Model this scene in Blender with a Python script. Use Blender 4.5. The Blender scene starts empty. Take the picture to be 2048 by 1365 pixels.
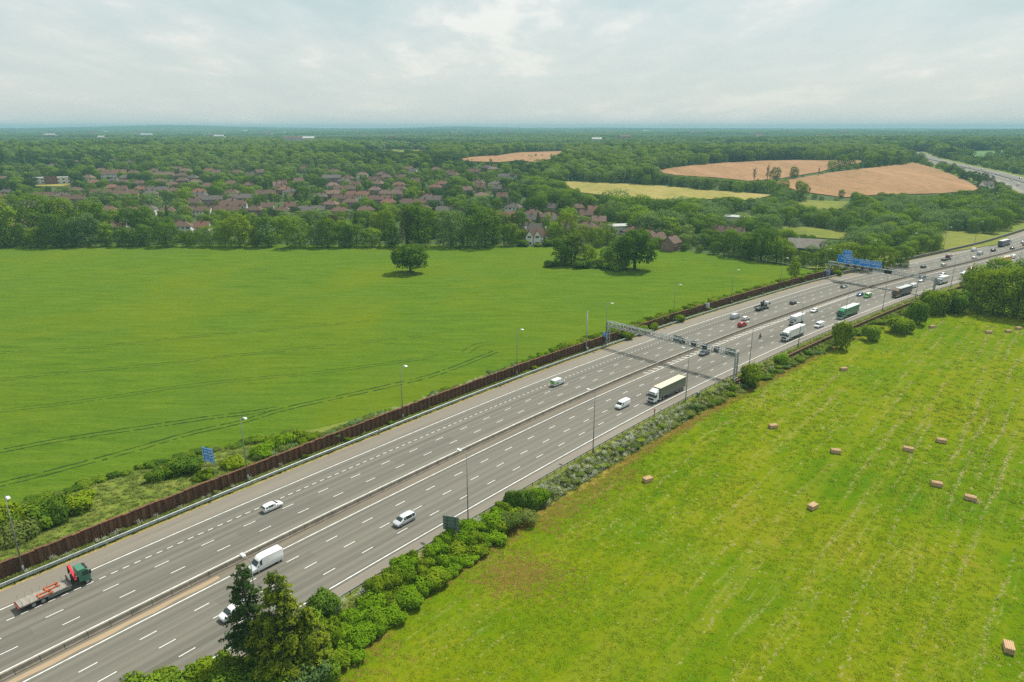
import bpy, bmesh, math, random
import numpy as np
from mathutils import Vector, Matrix

scene = bpy.context.scene
COL = scene.collection
RAD = math.radians

# ------------------------------------------------------------------ camera
CAM_H = 70.0
FPX, HORIZON_V = 1365.0, 256.0          # focal length and eye level in photograph pixels (2048 x 1365)
PITCH = math.atan((682.5 - HORIZON_V) / FPX)
cam_data = bpy.data.cameras.new('camera')
cam_data.sensor_width = 36.0
cam_data.lens = 36.0 * FPX / 2048.0
cam_data.clip_start = 1.0
cam_data.clip_end = 60000.0
cam = bpy.data.objects.new('camera', cam_data)
cam.location = (0, 0, CAM_H)
cam.rotation_euler = (math.pi / 2 - PITCH, 0, 0)
COL.objects.link(cam)
scene.camera = cam

# ------------------------------------------------------------------ sky, sun, exposure
SUN_EL, SUN_AZ = RAD(58), RAD(42)       # azimuth measured from +Y (ahead) towards +X (right)
SUN_DIR = Vector((math.sin(SUN_AZ) * math.cos(SUN_EL), math.cos(SUN_AZ) * math.cos(SUN_EL), math.sin(SUN_EL)))
world = bpy.data.worlds.new('World')
scene.world = world
world.use_nodes = True
wn, wl = world.node_tree.nodes, world.node_tree.links
wn.clear()
w_out = wn.new('ShaderNodeOutputWorld')
w_bg = wn.new('ShaderNodeBackground')
w_bg.inputs['Strength'].default_value = 0.1
w_sky = wn.new('ShaderNodeTexSky')
w_sky.sky_type = 'NISHITA'
w_sky.sun_disc = False
w_sky.sun_elevation = SUN_EL
w_sky.sun_rotation = SUN_AZ
w_sky.dust_density = 2.5
w_sky.ozone_density = 1.0
w_tc = wn.new('ShaderNodeTexCoord')
w_sep = wn.new('ShaderNodeSeparateXYZ')
wl.new(w_tc.outputs['Generated'], w_sep.inputs[0])


def wmath(op, a, b=None, c=None, clamp=False):
    n = wn.new('ShaderNodeMath'); n.operation = op; n.use_clamp = clamp
    for i, v in enumerate((a, b, c)):
        if v is None: continue
        if isinstance(v, (int, float)): n.inputs[i].default_value = v
        else: wl.new(v, n.inputs[i])
    return n.outputs[0]


# clouds lie on a sheet over the land: direction divided by its height above the horizon
w_den = wmath('ADD', wmath('MAXIMUM', w_sep.outputs['Z'], 0.0), 0.16)
w_cmb = wn.new('ShaderNodeCombineXYZ')
wl.new(wmath('DIVIDE', w_sep.outputs['X'], w_den), w_cmb.inputs[0])
wl.new(wmath('DIVIDE', w_sep.outputs['Y'], w_den), w_cmb.inputs[1])


def wnoise(scale, detail, rough, loc, dist=0.0, sc=(1, 1, 1)):
    m = wn.new('ShaderNodeMapping'); m.inputs['Location'].default_value = loc; m.inputs['Scale'].default_value = sc
    wl.new(w_cmb.outputs[0], m.inputs['Vector'])
    n = wn.new('ShaderNodeTexNoise'); n.inputs['Scale'].default_value = scale
    n.inputs['Detail'].default_value = detail; n.inputs['Roughness'].default_value = rough
    n.inputs['Distortion'].default_value = dist
    wl.new(m.outputs[0], n.inputs['Vector'])
    return n.outputs['Fac']


def wramp(fac, stops):
    r = wn.new('ShaderNodeValToRGB')
    e = r.color_ramp.elements
    while len(e) < len(stops): e.new(0.5)
    for q, (p, c) in zip(e, stops): q.position = p; q.color = (*c, 1)
    wl.new(fac, r.inputs[0])
    return r.outputs[0]


c_big = wnoise(1.1, 5, 0.52, (3.1, 1.7, 0), 0.1, (1.1, .62, 1))
c_fine = wnoise(3.4, 8, 0.6, (7.3, 2.2, 4), 0.2, (1.1, .62, 1))
c_sum = wmath('ADD', wmath('MULTIPLY', c_big, 0.62), wmath('MULTIPLY', c_fine, 0.38))
c_mask = wmath('MULTIPLY_ADD', c_sum, 4.3, -1.64, clamp=True)
# sheet of thin grey-blue overcast with paler heaps in it (values match the Nishita sky at strength 0.1)
c_col = wramp(c_mask, [(0.0, (0.520, 0.640, 0.645)), (0.45, (0.600, 0.700, 0.690)), (0.72, (0.680, 0.748, 0.725)), (1.0, (0.88, 0.885, 0.83))])
c_scale = wn.new('ShaderNodeVectorMath'); c_scale.operation = 'SCALE'; c_scale.inputs['Scale'].default_value = 9.6
# paler towards the horizon, where the cloud sheet is seen edge on
c_low = wmath('SUBTRACT', 1.0, wmath('MULTIPLY', wmath('ABSOLUTE', w_sep.outputs['Z']), 6.0), clamp=True)
c_hor = wn.new('ShaderNodeMix'); c_hor.data_type = 'RGBA'
wl.new(wmath('MULTIPLY', c_low, 0.75), c_hor.inputs['Factor'])
wl.new(c_col, c_hor.inputs['A']); c_hor.inputs['B'].default_value = (0.70, 0.72, 0.675, 1)
wl.new(c_hor.outputs['Result'], c_scale.inputs[0])
w_mix = wn.new('ShaderNodeMix'); w_mix.data_type = 'RGBA'
w_mix.inputs['Factor'].default_value = 0.86
wl.new(w_sky.outputs[0], w_mix.inputs['A'])
wl.new(c_scale.outputs[0], w_mix.inputs['B'])
wl.new(w_mix.outputs['Result'], w_bg.inputs['Color'])
wl.new(w_bg.outputs[0], w_out.inputs[0])

sun_data = bpy.data.lights.new('sun', 'SUN')
sun_data.energy = 5.0
sun_data.angle = RAD(1.2)
sun_data.color = (1.0, 0.94, 0.84)
sun = bpy.data.objects.new('sun', sun_data)
sun.rotation_euler = SUN_DIR.to_track_quat('Z', 'Y').to_euler()
sun.location = (0, 0, 300)
COL.objects.link(sun)

vs = scene.view_settings
vs.view_transform = 'Standard'
vs.look = 'None'
vs.exposure = 0.22
vs.gamma = 1.0
vs.use_curve_mapping = False
cy = scene.cycles
cy.use_denoising = False
cy.max_bounces = 5
cy.diffuse_bounces = 2
cy.glossy_bounces = 2
cy.transmission_bounces = 3
cy.transparent_max_bounces = 6
cy.volume_bounces = 0
cy.caustics_reflective = False
cy.caustics_refractive = False
cy.sample_clamp_indirect = 4.0

# ------------------------------------------------------------------ terrain and road axis
def S01(a):
    a = np.clip(a, 0.0, 1.0)
    return a * a * (3 - 2 * a)


ROAD_CP = [(-190, -75), (-130, -2), (-66.8, 74.2), (-38.6, 108.3), (-2.9, 148.9), (24.7, 179), (62.7, 216.5), (87.1, 239.7),
           (155.2, 299.8), (207.7, 338.5), (255, 371), (314, 414), (398, 486), (472, 578), (533, 688), (578, 790), (603, 876), (633, 994), (656, 1080), (682, 1165), (725, 1270), (800, 1420)]


def _smooth_axis():
    P = np.array(ROAD_CP, float)
    d = np.r_[0, np.cumsum(np.linalg.norm(np.diff(P, axis=0), axis=1))]
    S = np.arange(0, d[-1], 1.0)
    k = np.hanning(61); k /= k.sum()
    out = []
    for a in (np.interp(S, d, P[:, 0]), np.interp(S, d, P[:, 1])):
        for _ in range(2):
            a = np.convolve(np.r_[2 * a[0] - a[30:0:-1], a, 2 * a[-1] - a[-2:-32:-1]], k, 'valid')
        out.append(a)
    return out


RX, RY = _smooth_axis()
RTX, RTY = np.gradient(RX), np.gradient(RY)
_n = np.hypot(RTX, RTY); RTX /= _n; RTY /= _n
NS = len(RX)


def base_h(x, y):
    """Height of the land: flat near the motorway, rising beyond the town."""
    x = np.asarray(x, float); y = np.asarray(y, float)
    z = 24.0 * S01((y - 450) / 900.0)
    z = z + 18.0 * S01((y - 2600) / 6500.0)
    z = z + 5.0 * np.sin(x / 330.0 + 1.0) * np.sin(y / 410.0) * S01((y - 800) / 700.0)
    z = z + 7.0 * np.exp(-((x - 420) / 200.0) ** 2 - ((y - 880) / 190.0) ** 2)
    z = z + 38.0 * np.exp(-((x + 4100) / 1150.0) ** 2 - ((y - 8600) / 1500.0) ** 2)
    z = z + 22.0 * np.exp(-((x + 700) / 620.0) ** 2 - ((y - 9000) / 1500.0) ** 2)
    z = z + 10.0 * np.exp(-((x - 900) / 1700.0) ** 2 - ((y - 9500) / 1500.0) ** 2)
    z = z + 14.0 * np.exp(-((x - 2700) / 1000.0) ** 2 - ((y - 4400) / 900.0) ** 2)
    return z


def road_st(x, y):
    """Arc length index and signed offset (right positive) from the motorway axis, vectorised."""
    x = np.atleast_1d(np.asarray(x, float)); y = np.atleast_1d(np.asarray(y, float))
    si = np.empty(len(x), int); tt = np.empty(len(x))
    st = 4
    for a in range(0, len(x), 20000):
        b = slice(a, a + 20000)
        q = (x[b, None] - RX[None, ::st]) ** 2 + (y[b, None] - RY[None, ::st]) ** 2
        i = np.minimum(np.argmin(q, axis=1) * st, NS - 1)
        ds = (x[b] - RX[i]) * RTX[i] + (y[b] - RY[i]) * RTY[i]
        i = np.clip(i + np.round(ds).astype(int), 0, NS - 1)
        si[b] = i
        tt[b] = (x[b] - RX[i]) * RTY[i] - (y[b] - RY[i]) * RTX[i]
    return si, tt


def land_h(x, y):
    """base_h with the sunken hay field to the right of the motorway."""
    x = np.atleast_1d(np.asarray(x, float)); y = np.atleast_1d(np.asarray(y, float))
    s, t = road_st(x, y)
    low = S01((t - 22.5) / 4.0) * (1 - S01((y - 420) / 180.0))
    return base_h(x, y) - 2.0 * low


def rp(s, t, z=0.0):
    """Point at arc length s, offset t from the axis."""
    i = int(min(max(s, 0), NS - 2)); f = s - i
    x = RX[i] * (1 - f) + RX[i + 1] * f; y = RY[i] * (1 - f) + RY[i + 1] * f
    return Vector((x + RTY[i] * t, y - RTX[i] * t, float(base_h(x, y)) + z))


def heading(s):
    i = int(min(max(s, 0), NS - 1))
    return math.atan2(RTY[i], RTX[i])


_cp, _sp = math.cos(PITCH), math.sin(PITCH)


def gp(u, v, z=None):
    """Ground point seen at photograph pixel (u, v)."""
    dx = (u - 1024) / FPX; dy = -(v - 682.5) / FPX
    d = (dx, _cp + dy * _sp, -_sp + dy * _cp)
    if z is not None:
        k = (z - CAM_H) / d[2]
        return Vector((d[0] * k, d[1] * k, z))
    lo, k, step = 20.0, 20.0, 6.0
    while k < 30000:
        if CAM_H + d[2] * k <= float(base_h(d[0] * k, d[1] * k)): break
        lo = k; k += step; step *= 1.03
    hi = k
    for _ in range(30):
        m = (lo + hi) / 2
        if CAM_H + d[2] * m <= float(base_h(d[0] * m, d[1] * m)): hi = m
        else: lo = m
    return Vector((d[0] * hi, d[1] * hi, float(base_h(d[0] * hi, d[1] * hi))))


def px(x, y, z):
    """Photograph pixel of a world point (for laying out, vectorised)."""
    zz = z - CAM_H
    dep = y * _cp - zz * _sp; up = y * _sp + zz * _cp
    return 1024 + FPX * x / dep, 682.5 - FPX * up / dep


def in_poly(x, y, poly):
    x = np.asarray(x); y = np.asarray(y)
    r = np.zeros(x.shape, bool); n = len(poly)
    for i in range(n):
        x1, y1 = poly[i][0], poly[i][1]; x2, y2 = poly[(i + 1) % n][0], poly[(i + 1) % n][1]
        if y1 == y2: continue
        c = ((y1 > y) != (y2 > y)) & (x < (x2 - x1) * (y - y1) / (y2 - y1) + x1)
        r ^= c
    return r


# ------------------------------------------------------------------ helpers: objects
def tag(o, label=None, cat=None, group=None, kind=None):
    if label: o['label'] = label
    if cat: o['category'] = cat
    if group: o['group'] = group
    if kind: o['kind'] = kind
    return o


def empty(name, loc=(0, 0, 0), rz=0.0):
    o = bpy.data.objects.new(name, None)
    o.location = loc; o.rotation_euler = (0, 0, rz); o.empty_display_size = 0.5
    COL.objects.link(o)
    return o


def link(name, me, mat=None, parent=None):
    if mat is not None and len(me.materials) == 0:
        for m in (mat if isinstance(mat, (list, tuple)) else [mat]): me.materials.append(m)
    o = bpy.data.objects.new(name, me)
    COL.objects.link(o)
    if parent is not None: o.parent = parent
    return o


def copy_tree(o, parent=None, skip=()):
    c = o.copy(); COL.objects.link(c); c.parent = parent
    for ch in o.children:
        if ch.name.split('.')[0] in skip: continue
        copy_tree(ch, c, skip)
    return c


_ORD = ['first', 'second', 'third', 'fourth', 'fifth', 'sixth', 'seventh', 'eighth', 'ninth', 'tenth', 'eleventh', 'twelfth',
        'thirteenth', 'fourteenth', 'fifteenth', 'sixteenth', 'seventeenth', 'eighteenth', 'nineteenth', 'twentieth']


def nth(i):
    if i < 20: return _ORD[i]
    n = i + 1
    return '%d%s' % (n, 'th' if n % 100 in (11, 12, 13) else {1: 'st', 2: 'nd', 3: 'rd'}.get(n % 10, 'th'))


class MB:
    """Collects vertices and faces of one mesh."""
    def __init__(self): self.v, self.f, self.m = [], [], []

    def quad(self, a, b, c, d, m=0):
        n = len(self.v); self.v += [tuple(a), tuple(b), tuple(c), tuple(d)]; self.f.append((n, n + 1, n + 2, n + 3)); self.m.append(m)

    def poly(self, pts, m=0):
        n = len(self.v); self.v += [tuple(p) for p in pts]; self.f.append(tuple(range(n, n + len(pts)))); self.m.append(m)

    def box(self, x0, x1, y0, y1, z0, z1, m=0, taper=None):
        tx = ty = 0.0
        if taper: tx, ty = taper
        n = len(self.v)
        self.v += [(x0, y0, z0), (x1, y0, z0), (x1, y1, z0), (x0, y1, z0),
                   (x0 + tx, y0 + ty, z1), (x1 - tx, y0 + ty, z1), (x1 - tx, y1 - ty, z1), (x0 + tx, y1 - ty, z1)]
        for q in ((3, 2, 1, 0), (4, 5, 6, 7), (0, 1, 5, 4), (1, 2, 6, 5), (2, 3, 7, 6), (3, 0, 4, 7)):
            self.f.append(tuple(n + i for i in q)); self.m.append(m)

    def bar(self, a, b, r=0.05, sides=4, r2=None, m=0):
        a, b = Vector(a), Vector(b); d = b - a
        if d.length < 1e-6: return
        d.normalize()
        up = Vector((0, 0, 1)) if abs(d.z) < 0.95 else Vector((1, 0, 0))
        p = d.cross(up).normalized(); q = d.cross(p)
        r2 = r if r2 is None else r2
        n = len(self.v); off = math.pi / sides
        for c, rr in ((a, r), (b, r2)):
            for i in range(sides):
                t = 2 * math.pi * i / sides + off
                self.v.append(tuple(c + p * (rr * math.cos(t)) + q * (rr * math.sin(t))))
        for i in range(sides):
            j = (i + 1) % sides
            self.f.append((n + i, n + j, n + sides + j, n + sides + i)); self.m.append(m)
        self.f.append(tuple(n + i for i in reversed(range(sides)))); self.m.append(m)
        self.f.append(tuple(n + sides + i for i in range(sides))); self.m.append(m)

    def prism(self, prof, x0, x1, m=0):
        """Profile of (y, z) points extruded along x."""
        n, k = len(self.v), len(prof)
        for x in (x0, x1):
            self.v += [(x, p[0], p[1]) for p in prof]
        for i in range(k):
            j = (i + 1) % k
            self.f.append((n + i, n + j, n + k + j, n + k + i)); self.m.append(m)
        self.f.append(tuple(n + i for i in reversed(range(k)))); self.m.append(m)
        self.f.append(tuple(n + k + i for i in range(k))); self.m.append(m)

    def mesh(self, name, smooth=False):
        me = bpy.data.meshes.new(name)
        me.from_pydata(self.v, [], self.f)
        if any(self.m): me.polygons.foreach_set('material_index', self.m)
        if smooth: me.polygons.foreach_set('use_smooth', [True] * len(self.f))
        me.update()
        return me

    def build(self, name, mat, parent=None, smooth=False, bevel=0.0):
        me = self.mesh(name, smooth)
        bm = bmesh.new(); bm.from_mesh(me)
        if bevel:
            bmesh.ops.remove_doubles(bm, verts=bm.verts, dist=1e-4)
            bmesh.ops.bevel(bm, geom=[e for e in bm.edges if e.is_manifold and e.calc_face_angle(0) > 0.5], offset=bevel, segments=1, affect='EDGES')
        bmesh.ops.recalc_face_normals(bm, faces=bm.faces)
        bm.to_mesh(me); bm.free()
        return link(name, me, mat, parent)


# ------------------------------------------------------------------ helpers: materials
class NT:
    """Small wrapper that makes node materials readable."""
    def __init__(self, name):
        self.mat = bpy.data.materials.new(name); self.mat.use_nodes = True
        self.n, self.l = self.mat.node_tree.nodes, self.mat.node_tree.links
        self.b = self.n['Principled BSDF']; self.out = self.n['Material Output']
        self.b.inputs['Specular IOR Level'].default_value = 0.3

    def put(self, sock, v):
        if isinstance(v, (int, float)): sock.default_value = v
        elif isinstance(v, (tuple, list)): sock.default_value = (*v, 1) if len(v) == 3 and sock.type == 'RGBA' else v
        else: self.l.new(v, sock)

    def coord(self, kind='Object'):
        return self.n.new('ShaderNodeTexCoord').outputs[kind]

    def pos(self):
        return self.n.new('ShaderNodeNewGeometry').outputs['Position']

    def mapping(self, vec, scale=(1, 1, 1), loc=(0, 0, 0), rot=(0, 0, 0)):
        m = self.n.new('ShaderNodeMapping')
        m.inputs['Scale'].default_value = scale; m.inputs['Location'].default_value = loc; m.inputs['Rotation'].default_value = rot
        self.l.new(vec, m.inputs['Vector']); return m.outputs[0]

    def noise(self, vec, scale, detail=4, rough=0.55, dist=0.0):
        n = self.n.new('ShaderNodeTexNoise')
        n.inputs['Scale'].default_value = scale; n.inputs['Detail'].default_value = detail
        n.inputs['Roughness'].default_value = rough; n.inputs['Distortion'].default_value = dist
        self.l.new(vec, n.inputs['Vector']); return n.outputs['Fac']

    def math(self, op, a, b=0.0, clamp=False):
        n = self.n.new('ShaderNodeMath'); n.operation = op; n.use_clamp = clamp
        self.put(n.inputs[0], a); self.put(n.inputs[1], b); return n.outputs[0]

    def lin(self, v, lo, hi):
        n = self.n.new('ShaderNodeMapRange'); n.inputs['From Min'].default_value = lo; n.inputs['From Max'].default_value = hi
        self.l.new(v, n.inputs[0]); return n.outputs[0]

    def mix(self, f, a, b, mode='MIX'):
        n = self.n.new('ShaderNodeMix'); n.data_type = 'RGBA'; n.blend_type = mode
        self.put(n.inputs['Factor'], f); self.put(n.inputs['A'], a); self.put(n.inputs['B'], b)
        return n.outputs['Result']

    def ramp(self, f, stops):
        r = self.n.new('ShaderNodeValToRGB'); e = r.color_ramp.elements
        while len(e) < len(stops): e.new(0.5)
        for q, (p, c) in zip(e, stops): q.position = p; q.color = (*c, 1)
        self.l.new(f, r.inputs[0]); return r.outputs[0]

    def bump(self, h, strength=0.5, dist=0.1):
        n = self.n.new('ShaderNodeBump'); n.inputs['Strength'].default_value = strength; n.inputs['Distance'].default_value = dist
        self.l.new(h, n.inputs['Height']); self.l.new(n.outputs[0], self.b.inputs['Normal'])

    def done(self, color, rough=0.8, metal=0.0, spec=None):
        self.put(self.b.inputs['Base Color'], color); self.put(self.b.inputs['Roughness'], rough); self.put(self.b.inputs['Metallic'], metal)
        if spec is not None: self.b.inputs['Specular IOR Level'].default_value = spec
        return self.mat


_plain = {}


def plain(name, col, rough=0.6, metal=0.0, var=0.12, scale=3.0, spec=None):
    """A single-colour material with a little dirt and fading in it."""
    if name in _plain: return _plain[name]
    t = NT(name)
    n = t.noise(t.coord(), scale, 5, 0.6)
    f = t.lin(n, 0.3, 0.7)
    c = t.mix(f, tuple(c * (1 - var) for c in col), tuple(min(1, c * (1 + var)) for c in col))
    _plain[name] = t.done(c, rough, metal, spec)
    return _plain[name]


def paint(name, col, rough=0.28):
    """Vehicle paint: lacquer over colour with road grime low down."""
    if name in _plain: return _plain[name]
    t = NT(name)
    co = t.coord()
    sep = t.n.new('ShaderNodeSeparateXYZ'); t.l.new(co, sep.inputs[0])
    low = t.math('SUBTRACT', 1.0, t.lin(sep.outputs['Z'], 0.15, 0.95), clamp=True)
    g = t.math('MULTIPLY', low, t.lin(t.noise(co, 4, 4), 0.25, 0.8), clamp=True)
    c = t.mix(t.math('MULTIPLY', g, 0.45), col, (0.13, 0.115, 0.095))
    t.b.inputs['Coat Weight'].default_value = 0.35
    t.b.inputs['Coat Roughness'].default_value = 0.12
    _plain[name] = t.done(c, rough, 0.0, 0.4)
    return _plain[name]

# ------------------------------------------------------------------ ground materials
def mat_terrain():
    t = NT('rough_grass_land')
    p = t.pos()
    big = t.noise(p, 0.004, 5, 0.6)
    mid = t.noise(p, 0.05, 5, 0.6)
    c = t.ramp(t.math('ADD', t.math('MULTIPLY', big, 0.6), t.math('MULTIPLY', mid, 0.4)),
               [(0.3, (0.030, 0.058, 0.018)), (0.5, (0.052, 0.085, 0.022)), (0.72, (0.095, 0.118, 0.035))])
    t.bump(t.noise(p, 0.9, 4), 0.6, 0.4)
    return t.done(c, 0.95, 0, 0.1)


def mat_crop():
    t = NT('green_cereal_crop')
    p = t.pos()
    wav = t.noise(t.mapping(p, (0.06, 0.34, 0.2), rot=(0, 0, RAD(-7))), 1.0, 5, 0.62, 0.6)
    fine = t.noise(t.mapping(p, (0.7, 2.0, 1.0), rot=(0, 0, RAD(-7))), 1.0, 5, 0.7)
    big = t.noise(p, 0.012, 4, 0.55, 0.8)
    tip = t.noise(p, 5.0, 3, 0.7)
    a = t.ramp(t.math('ADD', t.math('MULTIPLY', wav, 0.5), t.math('MULTIPLY', fine, 0.5)),
               [(0.30, (0.037, 0.082, 0.007)), (0.44, (0.071, 0.131, 0.010)), (0.58, (0.101, 0.162, 0.014)), (0.74, (0.147, 0.200, 0.024))])
    b = t.mix(t.math('MULTIPLY', t.lin(big, 0.45, 0.72), 0.55), a, (0.138, 0.170, 0.007))
    b = t.mix(t.math('MULTIPLY', t.lin(t.noise(p, 0.021, 3, 0.5, 0.5), 0.52, 0.75), 0.35), b, (0.068, 0.132, 0.022))
    b = t.mix(t.math('MULTIPLY', t.lin(tip, 0.45, 0.8), 0.35), b, (0.06, 0.105, 0.012))
    fl = t.noise(t.mapping(p, (0.22, 1.5, 1.0), rot=(0, 0, RAD(-6))), 1.0, 5, 0.7, 0.3)
    b = t.mix(t.math('MULTIPLY', t.lin(fl, 0.56, 0.68), 0.55), b, (0.036, 0.075, 0.008))
    h = t.math('ADD', t.math('MULTIPLY', wav, 1.2), t.math('ADD', fine, t.math('MULTIPLY', tip, 0.5)))
    t.bump(h, 0.75, 0.35)
    return t.done(b, 0.95, 0, 0.0)


HAY_ROT = 0.0


def mat_hay():
    t = NT('mown_hay_meadow')
    p = t.pos()
    r = t.mapping(p, (1, 1, 1), rot=(0, 0, -HAY_ROT))                 # x runs across the swaths, y along them
    big = t.noise(p, 0.028, 4, 0.55, 0.7)
    mid = t.noise(p, 0.35, 5, 0.65, 0.4)
    fine = t.noise(p, 2.6, 4, 0.7)
    a = t.ramp(t.math('ADD', t.math('MULTIPLY', big, 0.6), t.math('MULTIPLY', mid, 0.4)),
               [(0.34, (0.062, 0.140, 0.001)), (0.45, (0.116, 0.178, 0.001)), (0.55, (0.168, 0.200, 0.002)), (0.68, (0.226, 0.200, 0.010))])
    a = t.mix(t.lin(fine, 0.35, 0.75), t.mix(0.45, a, (0.045, 0.11, 0.006), 'MIX'), a)
    sw = t.noise(t.mapping(r, (0.30, 0.006, 1), loc=(3, 1, 0)), 1.0, 3, 0.55, 0.1)
    a = t.mix(t.math('MULTIPLY', t.lin(sw, 0.48, 0.62), 0.26), a, (0.205, 0.200, 0.022))
    a = t.mix(t.math('MULTIPLY', t.math('SUBTRACT', 1.0, t.lin(sw, 0.36, 0.48), clamp=True), 0.25), a, (0.060, 0.120, 0.004))
    rows = t.noise(t.mapping(r, (0.75, 0.035, 1)), 1.0, 5, 0.7, 0.25)
    patch = t.noise(p, 0.045, 3, 0.5)
    straw = t.math('MULTIPLY', t.lin(rows, 0.56, 0.7), t.math('MULTIPLY', t.lin(fine, 0.42, 0.6), t.lin(patch, 0.40, 0.62)), clamp=True)
    b = t.mix(t.math('MULTIPLY', straw, 0.8), a, (0.40, 0.34, 0.17))
    brown = t.math('MULTIPLY', t.lin(t.noise(p, 0.07, 4, 0.6, 1.0), 0.60, 0.74), t.lin(mid, 0.4, 0.6), clamp=True)
    b = t.mix(t.math('MULTIPLY', brown, 0.55), b, (0.20, 0.135, 0.03))
    t.bump(t.math('ADD', mid, fine), 0.8, 0.25)
    return t.done(b, 0.95, 0, 0.0)


def mat_field(name, c1, c2, c3, scale=0.02, rot=0.4):
    t = NT(name)
    p = t.pos()
    a = t.noise(t.mapping(p, (scale, scale * 0.22, scale), rot=(0, 0, rot)), 1.0, 6, 0.62, 0.8)
    b = t.noise(p, scale * 5, 4, 0.6)
    f = t.math('ADD', t.math('MULTIPLY', a, 0.6), t.math('MULTIPLY', b, 0.4))
    t.bump(t.noise(p, 0.6, 3), 0.5, 0.4)
    return t.done(t.ramp(f, [(0.34, c1), (0.5, c2), (0.68, c3)]), 0.9, 0, 0.1)


def mat_verge(name, c1, c2, c3, scale=0.5):
    t = NT(name)
    p = t.pos()
    f = t.math('ADD', t.math('MULTIPLY', t.noise(p, scale, 5, 0.65, 0.6), 0.6), t.math('MULTIPLY', t.noise(p, scale * 6, 3, 0.7), 0.4))
    t.bump(t.noise(p, 2.0, 4), 0.8, 0.3)
    return t.done(t.ramp(f, [(0.32, c1), (0.5, c2), (0.66, c3)]), 0.95, 0, 0.1)


def mat_asphalt(name, base, streak, along=0.006, lanes=None):
    t = NT(name)
    uv = t.coord('UV')
    st = t.noise(t.mapping(uv, (0.85, along, 1)), 1.0, 6, 0.62, 0.15)
    st2 = t.noise(t.mapping(uv, (0.22, along * 0.5, 1), loc=(5, 2, 0)), 1.0, 3, 0.5)
    gr = t.noise(uv, 7.0, 3, 0.7)
    patch = t.noise(t.mapping(uv, (0.3, 0.05, 1)), 1.0, 4, 0.6)
    f = t.math('ADD', t.math('MULTIPLY', st, 0.62), t.math('MULTIPLY', st2, 0.38))
    c = t.ramp(f, [(0.32, tuple(x * (1 - streak) for x in base)), (0.5, base), (0.68, tuple(x * (1 + streak * 0.55) for x in base))])
    thin = t.noise(t.mapping(uv, (2.6, along * 0.35, 1), loc=(1, 7, 0)), 1.0, 4, 0.6, 0.1)
    c = t.mix(t.math('MULTIPLY', t.lin(thin, 0.48, 0.68), streak * 1.1), c, tuple(x * 0.55 for x in base))
    c = t.mix(t.math('MULTIPLY', t.lin(gr, 0.3, 0.75), 0.25), c, tuple(x * 0.7 for x in base))
    c = t.mix(t.math('MULTIPLY', t.lin(patch, 0.62, 0.75), 0.3), c, tuple(x * 0.72 for x in base))
    if lanes:                                                # joints under the lane lines, oil along the lane middles, patch repairs
        sx = t.n.new('ShaderNodeSeparateXYZ'); t.l.new(uv, sx.inputs[0]); wob = t.math('MULTIPLY', t.math('SUBTRACT', st2, 0.5), 0.25)
        xx = t.math('ADD', sx.outputs['X'], wob)
        for i, q in enumerate(lanes):
            d = t.math('ABSOLUTE', t.math('SUBTRACT', xx, q + .14))
            c = t.mix(t.math('MULTIPLY', t.math('LESS_THAN', d, 0.07), t.lin(patch, 0.35, 0.6)), c, tuple(x * 0.5 for x in base))
            if i:
                mid = (lanes[i - 1] + q) / 2
                d = t.math('ABSOLUTE', t.math('SUBTRACT', xx, mid))
                c = t.mix(t.math('MULTIPLY', t.math('SUBTRACT', 1.0, t.lin(d, 0.1, 0.75), clamp=True), t.math('MULTIPLY', t.lin(st, 0.35, 0.6), 0.36), clamp=True), c, tuple(x * 0.55 for x in base))
                for sd in (-.85, .85):
                    d = t.math('ABSOLUTE', t.math('SUBTRACT', xx, mid + sd))
                    c = t.mix(t.math('MULTIPLY', t.math('SUBTRACT', 1.0, t.lin(d, 0.05, 0.5), clamp=True), 0.16), c, tuple(min(1, x * 1.35) for x in base))
        br = t.n.new('ShaderNodeTexVoronoi'); br.distance = 'CHEBYCHEV'; br.inputs['Scale'].default_value = 1.0
        t.l.new(t.mapping(uv, (0.27, 0.035, 1)), br.inputs['Vector'])
        sp = t.n.new('ShaderNodeSeparateXYZ'); t.l.new(br.outputs['Color'], sp.inputs[0])
        c = t.mix(t.math('MULTIPLY', t.math('GREATER_THAN', sp.outputs['X'], 0.86), t.math('MULTIPLY', t.math('LESS_THAN', br.outputs['Distance'], 0.3), 0.30)), c, tuple(x * 0.6 for x in base))
    t.bump(gr, 0.25, 0.02)
    return t.done(c, 0.82, 0, 0.25)


def mat_concrete(name, base, var=0.3):
    t = NT(name)
    p = t.pos()
    a = t.noise(t.mapping(p, (0.6, 0.6, 0.25)), 1.0, 6, 0.65)
    b = t.noise(p, 6, 3, 0.6)
    c = t.mix(t.lin(a, 0.3, 0.7), tuple(x * (1 - var) for x in base), tuple(min(1, x * (1 + var * 0.6)) for x in base))
    c = t.mix(t.math('MULTIPLY', t.lin(b, 0.4, 0.8), 0.25), c, tuple(x * 0.6 for x in base))
    return t.done(c, 0.85, 0, 0.2)


def mat_rust(name):
    t = NT(name)
    p = t.pos()
    sep = t.n.new('ShaderNodeSeparateXYZ'); t.l.new(p, sep.inputs[0])
    run = t.noise(t.mapping(p, (2.2, 2.2, 0.35)), 1.0, 6, 0.7, 0.3)
    per = t.n.new('ShaderNodeObjectInfo').outputs['Random']
    c = t.ramp(run, [(0.28, (0.060, 0.029, 0.017)), (0.46, (0.130, 0.062, 0.033)), (0.62, (0.205, 0.105, 0.055)), (0.82, (0.27, 0.175, 0.115))])
    c = t.mix(t.math('MULTIPLY', per, 0.35), c, (0.075, 0.05, 0.042))
    t.bump(run, 0.3, 0.05)
    return t.done(c, 0.85, 0.0, 0.2)


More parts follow.
